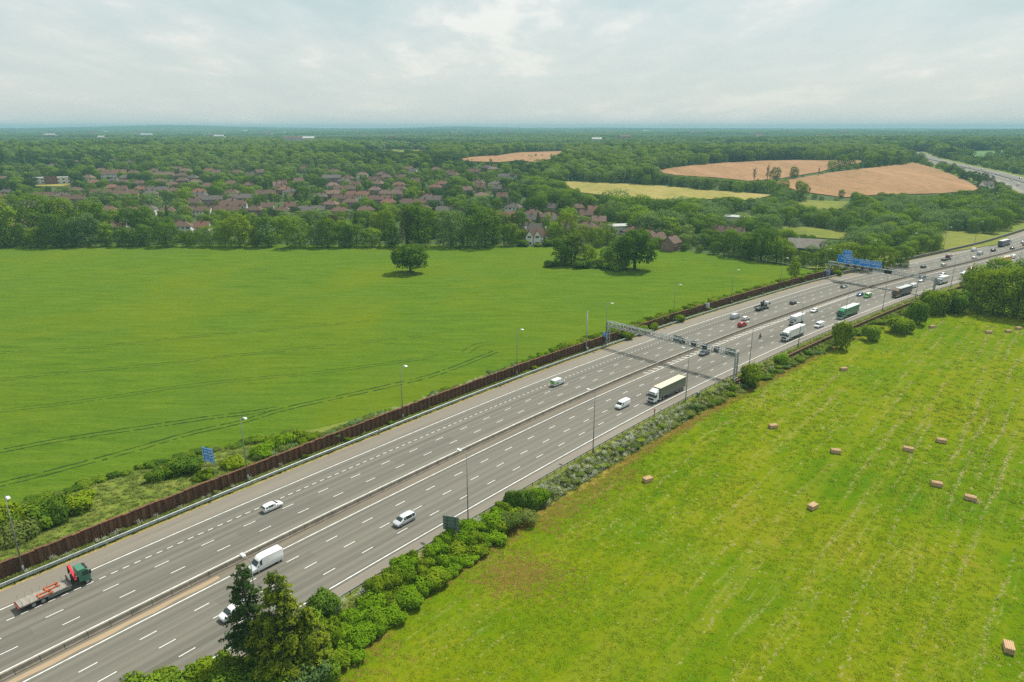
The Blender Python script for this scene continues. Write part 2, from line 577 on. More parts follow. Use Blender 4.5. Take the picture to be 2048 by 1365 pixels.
M = {}
M['terrain'] = mat_terrain()
M['crop'] = mat_crop()
_a, _b = gp(1860, 1190, -2), gp(1935, 1010, -2)
HAY_ROT = math.atan2(_b.y - _a.y, _b.x - _a.x) - math.pi / 2
M['hay'] = mat_hay()
M['margin'] = mat_verge('dry_field_margin', (0.13, 0.135, 0.014), (0.215, 0.19, 0.025), (0.30, 0.21, 0.06), 0.35)
M['verge'] = mat_verge('roadside_grass', (0.05, 0.085, 0.014), (0.125, 0.155, 0.024), (0.23, 0.19, 0.055), 0.4)
M['verge_dry'] = mat_verge('dusty_verge_edge', (0.16, 0.14, 0.05), (0.27, 0.21, 0.09), (0.36, 0.28, 0.15), 0.8)
M['bank'] = mat_verge('rough_bank_grass', (0.065, 0.110, 0.014), (0.130, 0.175, 0.022), (0.23, 0.20, 0.06), 0.3)
M['meadow'] = mat_field('yellow_meadow', (0.16, 0.165, 0.030), (0.25, 0.215, 0.055), (0.33, 0.255, 0.10))
M['barley'] = mat_field('ripe_barley', (0.185, 0.115, 0.045), (0.27, 0.152, 0.072), (0.345, 0.205, 0.105), 0.03)
M['grassland'] = mat_field('rough_pasture', (0.085, 0.115, 0.016), (0.145, 0.165, 0.022), (0.225, 0.19, 0.05))
M['darkfield'] = mat_field('far_green_field', (0.06, 0.13, 0.04), (0.08, 0.155, 0.045), (0.1, 0.18, 0.05))
M['asphalt'] = mat_asphalt('lane_asphalt', (0.146, 0.139, 0.114), 0.42, 0.006, (-16.6, -13.0, -9.25, -5.55, -1.6, 2.6, 6.4, 10.2, 14.0, 17.8))
M['shoulder'] = mat_asphalt('hard_shoulder_asphalt', (0.195, 0.175, 0.142), 0.22, 0.02)
M['median'] = mat_asphalt('central_reserve_surface', (0.165, 0.145, 0.112), 0.35, 0.05)
M['sandy'] = mat_asphalt('sandy_strip', (0.33, 0.25, 0.16), 0.25, 0.05)
M['concrete'] = mat_concrete('barrier_concrete', (0.23, 0.205, 0.165))
M['parapet'] = mat_concrete('parapet_concrete', (0.16, 0.155, 0.14))
M['rust'] = mat_rust('rusty_sheet_pile')
M['galv'] = plain('galvanised_steel', (0.36, 0.38, 0.375), 0.5, 0.35, 0.22, 2.0)
M['galv_dark'] = plain('weathered_steel', (0.13, 0.12, 0.105), 0.6, 0.4, 0.3, 2.0)
M['line'] = plain('road_paint', (0.60, 0.60, 0.565), 0.7, 0, 0.28, 0.9)
M['tram'] = plain('shaded_wheel_track', (0.022, 0.050, 0.006), 0.95, 0, 0.35, 0.8, 0.1)  # soil and green of the tracks, darkened to paint in the shade between the crop


# ------------------------------------------------------------------ the land itself
def build_ground():
    r = [12.0]
    while r[-1] < 10900: r.append(r[-1] * (1.022 if r[-1] < 2500 else 1.04) + 0.4)
    th = np.r_[np.arange(-52, 52.01, 0.8), np.arange(56, 308, 6.0)]
    r = np.array(r); th = np.radians(th)
    R, T = np.meshgrid(r, th, indexing='ij')
    x = (R * np.sin(T)).ravel(); y = (R * np.cos(T)).ravel()
    z = land_h(x, y) - 0.25
    s, t = road_st(x, y)
    inside = (t > -75) & (t < 34) & (s < NS - 3)
    z = z - np.where(inside, np.where(y < 520, 0.7, 2.5), 0.0)
    n = len(th)
    f = []
    for i in range(len(r) - 1):
        for j in range(n):
            k = (j + 1) % n
            f.append((i * n + j, i * n + k, (i + 1) * n + k, (i + 1) * n + j))
    v = np.c_[x, y, z].tolist()
    c = len(v); v.append((0, 0, float(z[0])))
    f += [(c, (j + 1) % n, j) for j in range(n)]
    me = bpy.data.meshes.new('ground')
    me.from_pydata(v, [], f); me.polygons.foreach_set('use_smooth', [True] * len(f)); me.update()
    bm = bmesh.new(); bm.from_mesh(me); bmesh.ops.recalc_face_normals(bm, faces=bm.faces)
    if bm.faces[0].normal.z < 0: bmesh.ops.reverse_faces(bm, faces=bm.faces)
    bm.to_mesh(me); bm.free()
    tag(link('ground', me, M['terrain']), 'rough green land running to the horizon', kind='structure')


build_ground()


def loft(name, prof, s0, s1, ds, mat, parent=None, kind='structure', label=None):
    """Sheet along the motorway; prof(s) or a list gives (t, z) across it; UV holds (t, s) in metres."""
    ss = np.arange(s0, s1 + 0.01, ds)
    v, f, uv = [], [], []
    for s in ss:
        pr = prof(s) if callable(prof) else prof
        for (t, z) in pr:
            v.append(tuple(rp(s, t, z))); uv.append((t, s))
    k = len(pr)
    for i in range(len(ss) - 1):
        for j in range(k - 1):
            a = i * k + j
            f.append((a, a + 1, a + k + 1, a + k))
    me = bpy.data.meshes.new(name)
    me.from_pydata(v, [], f)
    lay = me.uv_layers.new(name='UVMap')
    idx = np.empty(len(me.loops), int); me.loops.foreach_get('vertex_index', idx)
    lay.data.foreach_set('uv', np.array(uv)[idx].ravel())
    me.update()
    bm = bmesh.new(); bm.from_mesh(me); bm.normal_update()
    if sum(q.normal.z for q in bm.faces) < 0: bmesh.ops.reverse_faces(bm, faces=bm.faces)
    bm.to_mesh(me); bm.free()
    o = link(name, me, mat, parent)
    if parent is None: tag(o, label, kind=kind)
    return o


SA, SB = 130, NS - 3          # stretch of motorway that is built
T_LOUT, T_LIN, T_RIN, T_ROUT = -16.6, -1.6, 2.6, 17.8
T_L = (-13.0, -9.25, -5.55)
T_R = (6.4, 10.2, 14.0)
T_LEDGE, T_REDGE = -21.7, 20.9
T_WALL = -24.9


def bank_w(s):
    """Width of the rough bank between the sheet-pile wall and the crop."""
    return 6.0 + 17.0 * (1 - float(S01((s - 215) / 75.0)))


road = loft('motorway', [(-17.2, 0.0), (-13, 0.02), (-9.2, 0.03), (-5.5, 0.02), (-1.2, 0.0)], SA, SB, 3, M['asphalt'], label='four lane motorway carriageway leading away')
road2 = loft('motorway', [(2.2, 0.0), (6.4, 0.02), (10.2, 0.03), (14, 0.02), (18.4, 0.0)], SA, SB, 3, M['asphalt'], label='four lane motorway carriageway coming nearer')
loft('hard_shoulder', [(T_LEDGE, -0.03), (-17.2, 0.0)], SA, SB, 3, M['shoulder'], label='brownish hard shoulder beside the sheet pile wall')
loft('hard_shoulder', [(18.4, 0.0), (T_REDGE, -0.03)], SA, SB, 3, M['shoulder'], label='brownish hard shoulder beside the hay field')
loft('central_reserve', [(-1.2, 0.0), (-0.6, -0.01), (2.2, 0.0)], SA, SB, 3, M['median'], label='sandy central reserve between the carriageways')
loft('central_reserve', lambda s: [(0.9, 0.008), (1.95 + .15 * math.sin(s * .9), 0.008)], SA, 222, 1.5, M['sandy'], label='bare sandy strip beside the near part of the concrete barrier')
loft('verge', [(-24.7, 0.12), (-23.2, 0.06), (-22.2, 0.0)], SA, 2 * SB // 3, 3, M['verge'], label='narrow grass verge below the sheet pile wall')
loft('verge', [(-22.2, 0.0), (T_LEDGE, -0.03)], SA, 2 * SB // 3, 3, M['verge_dry'], label='dusty edge of the hard shoulder below the wall')
loft('verge', lambda s: [(T_REDGE, -0.03), (22.4, 0.02), (23.2, -0.15), (26.0, -1.98), (27.2, -1.99)] if s < 560 else [(T_REDGE, -0.03), (22.4, 0.02), (23.2, -0.1), (30.0, -0.4), (34, -0.5)],
     SA, 2 * SB // 3, 3, M['verge'], label='grass verge sloping down to the hay field')
loft('bank', lambda s: [(T_WALL - bank_w(s) - 1.2, 0.0), (T_WALL - bank_w(s), 0.05), (T_WALL - bank_w(s) * 0.5, 1.2), (T_WALL - 0.5, 2.35)],
     SA, 545, 3, M['bank'], label='rough grass bank behind the sheet pile wall')
loft('verge', [(-60, -1.5), (-26, -0.1), (-22, 0.0)], 545, SB, 5, M['bank'], label='grass beside the far motorway')
loft('verge', [(21, 0.0), (25, -0.1), (34, -1.0)], 2 * SB // 3, SB, 5, M['bank'], label='grass slope beside the far motorway')
loft('verge', [(-24.7, 0.02), (T_LEDGE, -0.03)], 2 * SB // 3, SB, 5, M['verge'], label='grass edge of the far motorway')

# painted lines: solid ones along the edges, single dashes as pieces of their own
def solid(t, w, s1=SB):
    loft('edge_line', [(t - w / 2, 0.012), (t + w / 2, 0.012)], SA, s1, 3, M['line'], parent=road if t < 0 else road2)


def solid_at(t, w):
    z = 0.006 + 0.03 * max(0, 1 - abs(abs(t if t < 0 else t) - 9) / 7.7) * 0
    loft('edge_line', [(t - w / 2, 0.012), (t + w / 2, 0.012)], SA, SB, 3, M['line'], parent=road if t < 0 else road2)


for _t in (T_LOUT, T_LIN, T_RIN, T_ROUT): solid_at(_t, 0.22)


def dash_mesh(length, w):
    m = MB(); m.quad((-length / 2, -w / 2, 0), (length / 2, -w / 2, 0), (length / 2, w / 2, 0), (-length / 2, w / 2, 0))
    me = m.mesh('lane_dash'); me.materials.append(M['line']); return me


_dash, _short = dash_mesh(2.35, 0.17), dash_mesh(1.0, 0.19)


def dashes(t, module, pix, me, length, w, s_single, parent):
    p = gp(*pix, 0.0); s_ref = float(road_st(p.x, p.y)[0][0])
    s = s_ref - module * math.floor((s_ref - SA) / module)
    far = MB(); zc = 0.036
    while s < 900:
        if s < s_single:
            o = link('lane_dash', me, None, parent)
            o.location = rp(s, t, zc); o.rotation_euler = (0, 0, heading(s))
        else:
            a, b = rp(s - length / 2, t - w / 2, zc), rp(s + length / 2, t - w / 2, zc)
            c, d = rp(s + length / 2, t + w / 2, zc), rp(s - length / 2, t + w / 2, zc)
            far.quad(a, d, c, b)
        s += module
    o = far.build('far_lane_dashes', M['line'], parent); o['kind'] = 'stuff'


_o = lambda x, y: (440 + x / 5.12, 980 + y / 5.12)
dashes(T_L[0], 1.82, (108.7, 1204.3), _short, 1.0, 0.19, 330, road)
dashes(T_L[1], 7.95, _o(305, 363), _dash, 2.35, 0.17, 470, road)
dashes(T_L[2], 7.95, _o(475, 412), _dash, 2.35, 0.17, 470, road)
dashes(T_R[0], 7.95, (586.5, 1120), _dash, 2.35, 0.17, 470, road2)
dashes(T_R[1], 7.95, _o(945, 775), _dash, 2.35, 0.17, 470, road2)
dashes(T_R[2], 7.95, _o(1140, 835), _dash, 2.35, 0.17, 470, road2)
# pale chevron-like bars on the central reserve strip ahead
_m = MB()
for _s in np.arange(352, 520, 2.6):
    a, b, c, d = rp(_s, 0.9, 0.012), rp(_s + 0.5, 0.9, 0.012), rp(_s + 1.5, 2.35, 0.012), rp(_s + 1.0, 2.35, 0.012)
    _m.quad(a, d, c, b)
_m.build('hatched_marking', M['line'], road2)['kind'] = 'stuff'


# ------------------------------------------------------------------ fields
def sheet(name, pts, z, mat, label, parent=None):
    bm = bmesh.new()
    f = bm.faces.new([bm.verts.new((p[0], p[1], z)) for p in pts])
    f.normal_update()
    if f.normal.z < 0: f.normal_flip()
    bmesh.ops.triangulate(bm, faces=bm.faces)
    me = bpy.data.meshes.new(name); bm.to_mesh(me); bm.free()
    return tag(link(name, me, mat, parent), label, kind='structure')


crop_poly = [rp(s, T_WALL - bank_w(s) - 0.9) for s in range(130, 541, 6)]
crop_poly += [gp(u, v, 0) for u, v in ((1585, 533), (1520, 525), (1430, 510), (1360, 501), (1300, 497), (1180, 494), (900, 491), (600, 490), (300, 491), (0, 491), (-250, 492), (-700, 520))]
crop_poly += [Vector((-420, 100, 0)), Vector((-300, 20, 0))]
crop_field = sheet('crop_field', crop_poly, 0.06, M['crop'], 'flat green cereal field beyond the motorway wall')
hay_poly = [rp(s, 26.9) for s in range(130, 560, 6)] + [Vector((300, 330, 0)), Vector((330, 200, 0)), Vector((300, -60, 0)), Vector((-20, -90, 0))]
hay_field = sheet('hay_field', hay_poly, -1.96, M['hay'], 'yellow green mown hay field with straw rows')


def margin_prof(s):
    return [(26.6, -1.93), (27.9 + .5 * math.sin(s * 0.11) + 0.4 * math.sin(s * 0.37 + 1), -1.945)]


loft('field_margin', margin_prof, 150, 480, 1.5, M['margin'], label='dry brownish margin of the hay field')


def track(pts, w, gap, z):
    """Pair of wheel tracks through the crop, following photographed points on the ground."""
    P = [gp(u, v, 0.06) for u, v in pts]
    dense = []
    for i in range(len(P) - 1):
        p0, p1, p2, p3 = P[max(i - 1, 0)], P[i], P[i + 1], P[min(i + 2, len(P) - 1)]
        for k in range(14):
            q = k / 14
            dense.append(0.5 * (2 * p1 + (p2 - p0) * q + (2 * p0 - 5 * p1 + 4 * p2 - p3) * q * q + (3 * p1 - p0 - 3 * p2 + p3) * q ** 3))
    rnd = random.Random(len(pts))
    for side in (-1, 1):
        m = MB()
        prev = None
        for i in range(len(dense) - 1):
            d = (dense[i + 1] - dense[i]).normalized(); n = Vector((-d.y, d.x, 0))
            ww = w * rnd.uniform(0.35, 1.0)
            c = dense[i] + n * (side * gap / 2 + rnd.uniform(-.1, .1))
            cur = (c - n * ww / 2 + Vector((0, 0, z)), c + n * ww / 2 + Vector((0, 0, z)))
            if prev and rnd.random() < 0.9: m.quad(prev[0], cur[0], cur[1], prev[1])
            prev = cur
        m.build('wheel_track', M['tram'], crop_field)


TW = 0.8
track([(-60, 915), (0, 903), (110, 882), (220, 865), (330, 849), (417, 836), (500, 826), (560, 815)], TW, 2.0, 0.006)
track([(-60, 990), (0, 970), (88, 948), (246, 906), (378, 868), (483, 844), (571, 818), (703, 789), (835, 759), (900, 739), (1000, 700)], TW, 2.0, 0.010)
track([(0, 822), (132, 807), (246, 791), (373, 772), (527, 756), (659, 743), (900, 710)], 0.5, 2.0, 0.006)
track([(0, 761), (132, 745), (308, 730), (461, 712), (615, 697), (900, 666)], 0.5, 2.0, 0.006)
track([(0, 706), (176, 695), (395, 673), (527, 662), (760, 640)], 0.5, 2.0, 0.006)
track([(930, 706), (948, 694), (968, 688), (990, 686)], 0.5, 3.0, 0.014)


def far_sheet(name, pix, mat, label, lift=0.5, cell=14.0):
    """Field lying on the sloping land: grid cells inside the outline."""
    poly = [gp(u, v) for u, v in pix]
    xs = [p.x for p in poly]; ys = [p.y for p in poly]
    bm = bmesh.new()
    f = bm.faces.new([bm.verts.new((p.x, p.y, 0)) for p in poly])
    for ax, lo, hi in ((0, min(xs), max(xs)), (1, min(ys), max(ys))):
        n = int((hi - lo) / cell)
        for i in range(1, n):
            co = [0, 0, 0]; co[ax] = lo + (hi - lo) * i / n
            no = [0, 0, 0]; no[ax] = 1
            bmesh.ops.bisect_plane(bm, geom=bm.verts[:] + bm.edges[:] + bm.faces[:], plane_co=co, plane_no=no)
    for v in bm.verts: v.co.z = float(base_h(v.co.x, v.co.y)) + lift
    bm.normal_update()
    for q in bm.faces:
        if q.normal.z < 0: q.normal_flip()
    me = bpy.data.meshes.new(name); bm.to_mesh(me); bm.free()
    tag(link(name, me, mat), label, kind='structure')
    FAR_PX.append(pix)
    return [(p.x, p.y) for p in poly]


FAR, FAR_PX = [], []
FAR.append(far_sheet('meadow', [(1115, 364), (1180, 365), (1300, 371), (1440, 383), (1545, 391), (1500, 402), (1400, 399), (1320, 401), (1250, 396), (1160, 386)], M['meadow'], 'long yellow meadow beyond the trees'))
FAR.append(far_sheet('barley_field', [(1305, 343), (1340, 337), (1400, 330), (1470, 325), (1560, 321), (1735, 322), (1700, 331), (1640, 345), (1560, 358), (1500, 363), (1430, 356), (1350, 351)], M['barley'], 'orange barley field behind the dead trees'))
FAR.append(far_sheet('barley_field', [(1545, 366), (1640, 350), (1730, 338), (1830, 326), (1870, 338), (1930, 362), (1965, 381), (1880, 388), (1750, 391), (1690, 396), (1600, 384)], M['barley'], 'broad orange barley field on the hillside near the far motorway'))
FAR.append(far_sheet('pasture', [(712, 299), (740, 295), (770, 296), (800, 291), (862, 291), (850, 303), (800, 306), (770, 303)], M['grassland'], 'small pale field among the distant woods', 1.0, 40))
FAR.append(far_sheet('barley_field', [(912, 321), (945, 315), (1000, 312), (1040, 306), (1135, 303), (1112, 316), (1075, 327), (1040, 322), (1000, 326), (940, 324)], M['barley'], 'small tan field among the distant woods', 1.0, 40))
FAR.append(far_sheet('pasture', [(1872, 460), (1935, 465), (2020, 477), (1990, 491), (1900, 505), (1872, 492)], M['grassland'], 'rough yellow green pasture beside the motorway viaduct', 0.3))
FAR.append(far_sheet('pasture', [(1540, 454), (1620, 456), (1700, 466), (1700, 480), (1640, 477), (1560, 464)], M['grassland'], 'rough yellow pasture behind the grey barn', 0.3))
FAR.append(far_sheet('pasture', [(1570, 400), (1700, 404), (1700, 419), (1620, 420)], M['grassland'], 'strip of pale pasture below the barley hillside', 0.3))
FAR.append(far_sheet('green_field', [(1890, 307), (1960, 303), (2080, 300), (2080, 313), (1960, 318), (1890, 313)], M['darkfield'], 'blue green field below the far wood ridge', 1.0, 40))
FAR.append(far_sheet('lawn', [(70, 365), (140, 366), (142, 374), (68, 373)], M['meadow'], 'dry yellow lawn in front of the flat roofed school', 0.3))

# ------------------------------------------------------------------ haze
def build_haze():
    m = MB(); m.box(-11600, 11600, -11600, 11600, -12, 106)
    t = bpy.data.materials.new('hazy_air'); t.use_nodes = True
    n, l = t.node_tree.nodes, t.node_tree.links
    n.clear()
    out = n.new('ShaderNodeOutputMaterial'); v = n.new('ShaderNodeVolumePrincipled')
    v.inputs['Color'].default_value = (0.33, 0.61, 0.71, 1)
    v.inputs['Density'].default_value = 0.00016
    v.inputs['Anisotropy'].default_value = 0.0
    l.new(v.outputs[0], out.inputs['Volume'])
    o = m.build('haze', t)
    tag(o, kind='stuff')


build_haze()

# ------------------------------------------------------------------ foliage
def mat_leaf(name, dark, light, tipc=None, trans=0.35, vary=0.55):
    """Leaves: matte with light passing through; every leaf and every plant differs a little."""
    t = NT(name)
    att = t.n.new('ShaderNodeAttribute'); att.attribute_name = 'tint'
    rnd = t.n.new('ShaderNodeObjectInfo').outputs['Random']
    f = t.math('ADD', t.math('MULTIPLY', att.outputs['Fac'], 1 - vary), t.math('MULTIPLY', rnd, vary), clamp=True)
    c = t.mix(f, dark, light)
    if tipc:
        a2 = t.n.new('ShaderNodeAttribute'); a2.attribute_name = 'tip'
        c = t.mix(a2.outputs['Fac'], c, tipc)
    t.n.remove(t.b)
    d = t.n.new('ShaderNodeBsdfDiffuse'); tr = t.n.new('ShaderNodeBsdfTranslucent'); mx = t.n.new('ShaderNodeMixShader')
    t.l.new(c, d.inputs['Color'])
    warm = t.mix(0.5, c, (0.20, 0.26, 0.01)); t.l.new(warm, tr.inputs['Color'])
    mx.inputs[0].default_value = trans
    t.l.new(d.outputs[0], mx.inputs[1]); t.l.new(tr.outputs[0], mx.inputs[2]); t.l.new(mx.outputs[0], t.out.inputs['Surface'])
    return t.mat


def mat_bark(name, c):
    t = NT(name)
    n = t.noise(t.mapping(t.coord(), (4, 4, 0.8)), 1.0, 5, 0.65)
    t.bump(n, 0.6, 0.1)
    return t.done(t.mix(t.lin(n, 0.3, 0.7), tuple(x * 0.55 for x in c), c), 0.95, 0, 0.1)


LEAF = {
    'broad': mat_leaf('broadleaf_foliage', (0.046, 0.115, 0.010), (0.240, 0.355, 0.026)),
    'dark': mat_leaf('dark_foliage', (0.036, 0.094, 0.012), (0.125, 0.220, 0.024)),
    'fresh': mat_leaf('fresh_green_foliage', (0.085, 0.160, 0.007), (0.235, 0.320, 0.016)),
    'lime': mat_leaf('lime_green_foliage', (0.085, 0.190, 0.006), (0.225, 0.370, 0.014)),
    'willow': mat_leaf('grey_green_foliage', (0.085, 0.155, 0.050), (0.175, 0.270, 0.085)),
    'needle': mat_leaf('conifer_needles', (0.046, 0.088, 0.014), (0.115, 0.165, 0.022), (0.290, 0.345, 0.016), 0.3),
    'pine': mat_leaf('pine_needles', (0.034, 0.070, 0.020), (0.090, 0.145, 0.036), None, 0.3),
    'copper': mat_leaf('copper_foliage', (0.050, 0.022, 0.022), (0.085, 0.040, 0.032)),
    'yellow': mat_leaf('yellow_blossom', (0.30, 0.27, 0.010), (0.55, 0.46, 0.015)),
    'grass': mat_leaf('grass_blades', (0.070, 0.150, 0.004), (0.270, 0.330, 0.012), None, 0.3),
    'straw': mat_leaf('straw_stalks', (0.28, 0.25, 0.09), (0.50, 0.44, 0.22), None, 0.2),
    'weed': mat_leaf('roadside_weeds', (0.075, 0.130, 0.018), (0.230, 0.270, 0.070)),
    'flower': mat_leaf('cow_parsley_flowers', (0.40, 0.42, 0.33), (0.66, 0.67, 0.60), None, 0.3),
    'dry': mat_leaf('dry_grass_blades', (0.20, 0.135, 0.022), (0.33, 0.24, 0.07), None, 0.25),
    'woodlight': mat_leaf('lighter_distant_foliage', (0.085, 0.150, 0.030), (0.240, 0.330, 0.070)),
    'wooddark': mat_leaf('darker_distant_foliage', (0.016, 0.050, 0.018), (0.060, 0.115, 0.030)),
    'wood': mat_leaf('distant_wood_foliage', (0.020, 0.066, 0.014), (0.170, 0.280, 0.042)),
    'bare': mat_leaf('thin_brownish_foliage', (0.075, 0.085, 0.035), (0.13, 0.135, 0.055)),
}
M['bark'] = mat_bark('bark', (0.115, 0.095, 0.072))
M['dead'] = mat_bark('dead_wood', (0.16, 0.13, 0.10))


def bend_normals(me, nv):
    """Leaves take the light of the clump they belong to."""
    nv = nv / (np.linalg.norm(nv, axis=1, keepdims=True) + 1e-9)
    me.polygons.foreach_set('use_smooth', np.ones(len(me.polygons), bool))
    me.normals_split_custom_set_from_vertices(nv.astype(np.float32).tolist())


def leaf_mesh(name, pos, nor, size, tint, mat, tip=None, aspect=0.75, rng=None, tri=False, shade=None):
    """Many small leaf faces: centre, facing, size and tint per leaf."""
    n = len(pos)
    nor = nor / (np.linalg.norm(nor, axis=1, keepdims=True) + 1e-9)
    a = rng.normal(size=(n, 3))
    u = np.cross(nor, a); u /= np.linalg.norm(u, axis=1, keepdims=True) + 1e-9
    w = np.cross(nor, u)
    s = size[:, None] * 0.5
    k = 3 if tri else 4
    if tri: P = np.stack([pos + u * s * 1.2, pos - u * s * 0.7 + w * s, pos - u * s * 0.7 - w * s], 1)
    else: P = np.stack([pos + u * s, pos + w * s * aspect, pos - u * s, pos - w * s * aspect], 1)
    me = bpy.data.meshes.new(name)
    me.vertices.add(n * k); me.loops.add(n * k); me.polygons.add(n)
    me.vertices.foreach_set('co', P.astype(np.float32).ravel())
    me.loops.foreach_set('vertex_index', np.arange(n * k, dtype=np.int32))
    me.polygons.foreach_set('loop_start', np.arange(0, n * k, k, dtype=np.int32))
    me.update(calc_edges=True)
    at = me.attributes.new('tint', 'FLOAT', 'FACE'); at.data.foreach_set('value', tint.astype(np.float32))
    if tip is not None:
        at = me.attributes.new('tip', 'FLOAT', 'FACE'); at.data.foreach_set('value', tip.astype(np.float32))
    me.materials.append(mat)
    if shade is not None: bend_normals(me, np.repeat(shade, k, 0))
    return me


def crown_mesh(name, lobes, n, leaf, mat, seed, shell=0.30, tri=False, flat=0.0):
    """Crown made of overlapping leafy lobes; lobes are (x, y, z, rx, rz)."""
    rng = np.random.default_rng(seed)
    L = np.array(lobes, float)
    w = (L[:, 3] ** 2); w /= w.sum()
    li = rng.choice(len(L), int(n * 1.5), p=w)
    d = rng.normal(size=(len(li), 3)); d /= np.linalg.norm(d, axis=1, keepdims=True)
    d[:, 2] = np.where(d[:, 2] < -0.7, -d[:, 2] * 0.6, d[:, 2])
    rr = 1 - shell * rng.random(len(li)) ** 1.3 + 0.10 * rng.normal(size=len(li))
    R = np.c_[L[li, 3], L[li, 3], L[li, 4]]
    pos = L[li, :3] + d * R * rr[:, None]
    deep = np.ones(len(li), bool)
    for k in range(len(L)):                                   # drop leaves buried in a neighbouring lobe
        q = (((pos - L[k, :3]) / np.array([L[k, 3], L[k, 3], L[k, 4]])) ** 2).sum(1)
        deep &= ~((q < 0.5) & (li != k))
    deep &= pos[:, 2] > 0.03
    pos, d, li = pos[deep][:n], d[deep][:n], li[deep][:n]
    nor = d * 1.0 + rng.normal(size=d.shape) * 0.45 + np.array([0, 0, flat + 0.25])
    lt = rng.random(len(L))
    tint = np.clip(0.55 * lt[li] + 0.45 * rng.random(len(li)), 0, 1)
    size = leaf * rng.uniform(0.6, 1.35, len(li))
    shade = d * 0.9 + nor * 0.35 + np.array([0, 0, 0.25])
    return leaf_mesh(name, pos, nor, size, tint, mat, None, 0.8, rng, tri, shade)


def lobes_round(rng, h, w, base, k, rmin, rmax, top=1.0):
    """Lobes filling an ellipsoid crown between base and h, w metres wide."""
    out = []
    cz, az = (h + base) / 2, (h - base) / 2
    for i in range(k):
        a = rng.uniform(0, 2 * math.pi); z = rng.uniform(-0.85, 0.9); q = math.sqrt(max(0, 1 - z * z)) * rng.uniform(0.45, 0.80)
        r = rng.uniform(rmin, rmax) * w
        out.append((q * math.cos(a) * w / 2, q * math.sin(a) * w / 2, max(cz + z * az * 0.82, base + r * 0.4), r, r * rng.uniform(0.75, 1.0)))
    for i in range(5):                                        # low skirts so that the crown comes down towards the ground
        a = i * 1.257 + rng.uniform(-.4, .4); r = rng.uniform(rmin, rmax) * w
        out.append((math.cos(a) * w * .27, math.sin(a) * w * .27, base + r * .75, r, r * .9))
    out.append((0, 0, cz, w * 0.30, az * 0.75))
    out.append((rng.uniform(-.1, .1) * w, 0, h - w * 0.2, w * 0.2, w * 0.2))
    return out


def trunk_mesh(name, h, r, limbs, spread, seed, lean=0.0):
    rng = random.Random(seed); m = MB()
    p0 = Vector((0, 0, -0.3)); n = 4
    pts = [p0]
    for i in range(1, n + 1):
        pts.append(Vector((rng.uniform(-.03, .03) * h + lean * i / n, rng.uniform(-.03, .03) * h, h * i / n)))
    for i in range(n): m.bar(pts[i], pts[i + 1], r * (1 - 0.75 * i / n), 7, r * (1 - 0.75 * (i + 1) / n))
    for i in range(limbs):
        k = rng.uniform(0.35, 0.95); a = rng.uniform(0, 6.28)
        b = p0.lerp(pts[-1], k); e = b + Vector((math.cos(a) * spread * rng.uniform(.5, 1), math.sin(a) * spread * rng.uniform(.5, 1), h * rng.uniform(.12, .38)))
        mid = b.lerp(e, 0.5) + Vector((0, 0, h * 0.04))
        m.bar(b, mid, r * 0.38, 5, r * 0.25); m.bar(mid, e, r * 0.25, 5, r * 0.08)
    return m.mesh(name)


R0 = random.Random(7)
PROTO = {}       # kind -> list of (crown mesh, trunk mesh, natural height, natural width)


def proto(kind, crown, trunk, h, w):
    trunk.materials.append(M['bark'])
    PROTO.setdefault(kind, []).append((crown, trunk, h, w))


for i in range(5):
    w = R0.uniform(12.5, 15.5)
    proto('broad', crown_mesh('crown', lobes_round(R0, 15, w, 0.2, 30, 0.13, 0.24), 4300, 0.62, LEAF['broad'], 20 + i), trunk_mesh('trunk', 9, 0.42, 6, 4, i), 15, w)
for i in range(3):
    w = R0.uniform(8, 9.5)
    proto('tall', crown_mesh('crown', lobes_round(R0, 18, w, 0.4, 28, 0.17, 0.30), 3900, 0.6, LEAF['broad'], 40 + i), trunk_mesh('trunk', 13, 0.36, 6, 2.4, 10 + i), 18, w)
for i in range(2):
    w = R0.uniform(13, 14)
    proto('oak', crown_mesh('crown', lobes_round(R0, 13, w, 2.4, 34, 0.12, 0.22), 9000, 0.55, LEAF['dark'], 50 + i, 0.35), trunk_mesh('trunk', 7.5, 0.55, 9, 5, 20 + i), 13, w)
for i in range(3):
    w = R0.uniform(12, 15)
    proto('willow', crown_mesh('crown', lobes_round(R0, 10, w, 0.1, 24, 0.15, 0.26), 3800, 0.58, LEAF['willow'], 60 + i), trunk_mesh('trunk', 6, 0.35, 6, 4, 30 + i), 10, w)
for i in range(2):
    lb = [(0, 0, 0.8 + z, max(0.4, (16.5 - z) * 0.16) * R0.uniform(.85, 1.1), 1.3) for z in np.arange(0, 15.6, 0.9)]
    lb = [(x + R0.uniform(-.4, .4), y + R0.uniform(-.4, .4), z, a, b) for x, y, z, a, b in lb]
    proto('conifer', crown_mesh('crown', lb, 3000, 0.5, LEAF['dark'], 70 + i), trunk_mesh('trunk', 13, 0.3, 0, 1, 40 + i), 16.5, 5.5)
for i in range(2):
    w = 8.5
    proto('dead', crown_mesh('crown', lobes_round(R0, 11, w, 3, 14, 0.10, 0.18), 900, 0.4, LEAF['bare'], 80 + i, 0.6), trunk_mesh('trunk', 9.5, 0.4, 16, 3.6, 50 + i), 11, w)


def bush_lobes(rng, w, h, k):
    return [(rng.uniform(-.34, .34) * w, rng.uniform(-.34, .34) * w, rng.uniform(0.25, 0.62) * h, rng.uniform(.16, .27) * w, rng.uniform(.2, .36) * h) for _ in range(k)] + [(0, 0, h * .38, w * .36, h * .5)]


